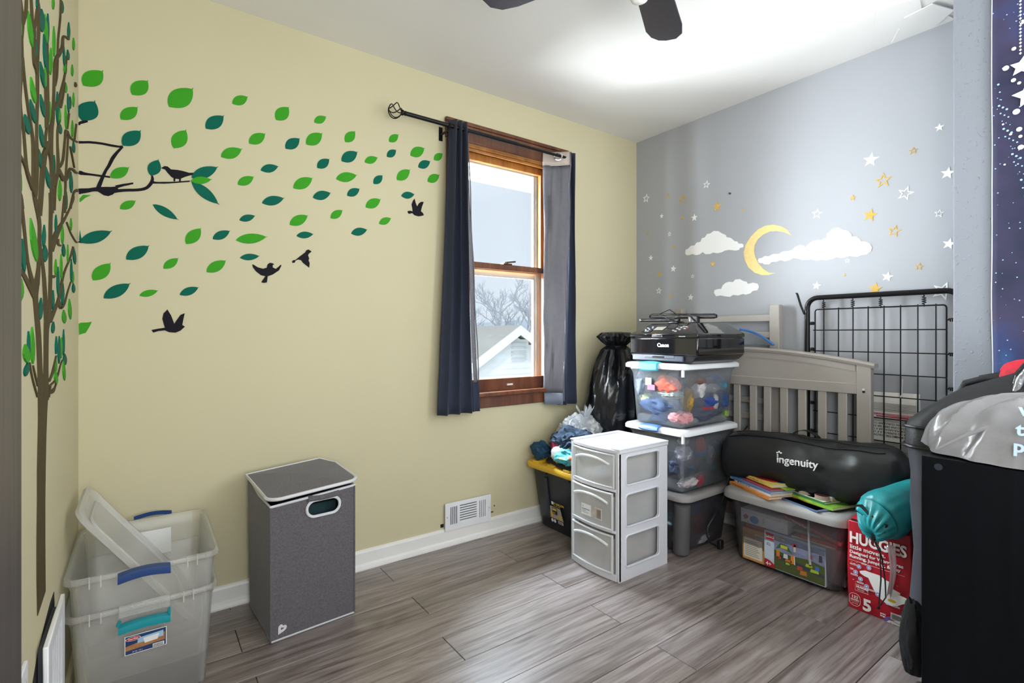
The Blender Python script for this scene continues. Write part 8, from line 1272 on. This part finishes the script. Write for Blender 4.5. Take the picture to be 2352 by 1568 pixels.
def tap(u, v): return Vector((-.366 - .010*noise.noise(Vector((u*6, v*2.5, 3))) - .006, -1.906 - .69*u + .004*noise.noise(Vector((0, v*6, 8))), 2.42 - 1.58*v))
MB().grid(tap, 40, 40).build('cloth', tpm, ty, smooth=True, solid=.002)
MB().tube([tap(0, k/30) for k in range(31)], .0016, 6).build('white_hem', M_cart, ty, smooth=True)
M_glow = mat('printed_white', '#f1f3f8', .7, var=.01); M_gb = mat('printed_pale_blue', '#9cc4ea', .7)
FT = frame((-.3835, 0, 0), (0, -1, 0), (0, 0, 1))
def tp2(m_, pts, z=0, nm='star_print'): MB().prism(pts, .0005, FT @ Matrix.Translation((0, 0, z))).build(nm, m_, ty)
tp2(M_glow, star(1.984, 2.012, .034, 8, .5)); tp2(M_glow, star(2.000, 1.912, .044, -6, .5))
for k in range(28): tp2(M_glow, [(1.979 + .0035*cos(a), 2.056 + .0118*k + .0045*sin(a)) for a in (0, pi/2, pi, 3*pi/2)], nm='bead_print')
for (y, z, r) in ((1.963, 2.079, .006), (1.943, 2.021, .0085), (1.962, 1.972, .0065), (1.976, 1.957, .005), (1.969, 1.862, .0095), (1.976, 1.800, .0075), (1.979, 1.775, .005), (1.980, 1.738, .008), (1.984, 2.16, .007), (1.936, 1.83, .003), (1.955, 1.79, .004), (2.02, 1.78, .007), (2.03, 2.05, .006), (1.94, 1.69, .003)): tp2(M_glow, oval(y, z, r, r, 12), nm='dot_print')
for k in range(60): tp2(M_gb, oval(1.92 + .12*((k*37) % 61)/61, 1.45 + .55*((k*23) % 59)/59, .0016 + .001*(k % 3), .0016 + .001*(k % 3), 6), .0004, 'speck_print')

# ------------------------------------------------------------------ ceiling fan
fan = thing('ceiling_fan', 'dark bladed ceiling fan with a chrome and white centre light', 'ceiling fan', (-1.585, -1.35, 2.10))
fc = Vector((-1.585, -1.352, 0))
M_blade = mat('dusty_charcoal_blade', '#33303b', .32, var=.25, scale=120)
MB().lathe([(0, 2.44), (.07, 2.44), (.07, 2.42), (.02, 2.40), (.014, 2.36), (.075, 2.35), (.09, 2.32), (.09, 2.28), (.06, 2.25), (.03, 2.24), (0, 2.24)], fc, 28).build('motor', M_chrome, fan, smooth=True)
MB().lathe([(0, 2.245), (.026, 2.245), (.027, 2.130), (.022, 2.125), (0, 2.125)], fc, 24).build('chrome_sleeve', M_chrome, fan, smooth=True)
MB().lathe([(0, 2.126), (.026, 2.126), (.029, 2.115), (.024, 2.105), (.012, 2.099), (0, 2.098)], fc, 24).build('light_lens', mat('opal_lens', '#f2f2ee', .3), fan, smooth=True)
for k in range(4):
    a = radians(29 + 88*k); bo = [(.10, -.035), (.16, -.05), (.30, -.066), (.44, -.073), (.50, -.066), (.535, -.040), (.545, 0), (.54, .03), (.515, .055), (.47, .068), (.30, .062), (.16, .045), (.10, .032)]
    Mx = Matrix.Translation((fc.x, fc.y, 2.268)) @ Matrix.Rotation(a, 4, 'Z') @ Matrix.Rotation(radians(10), 4, 'X')
    bl = MB().prism(bo, .006, Mx).build('blade', M_blade, fan, bevel=.002)
    MB().box(.05, .14, -.012, .012, .006, .012, Mx).build('blade_arm', M_chrome, bl, bevel=.002)
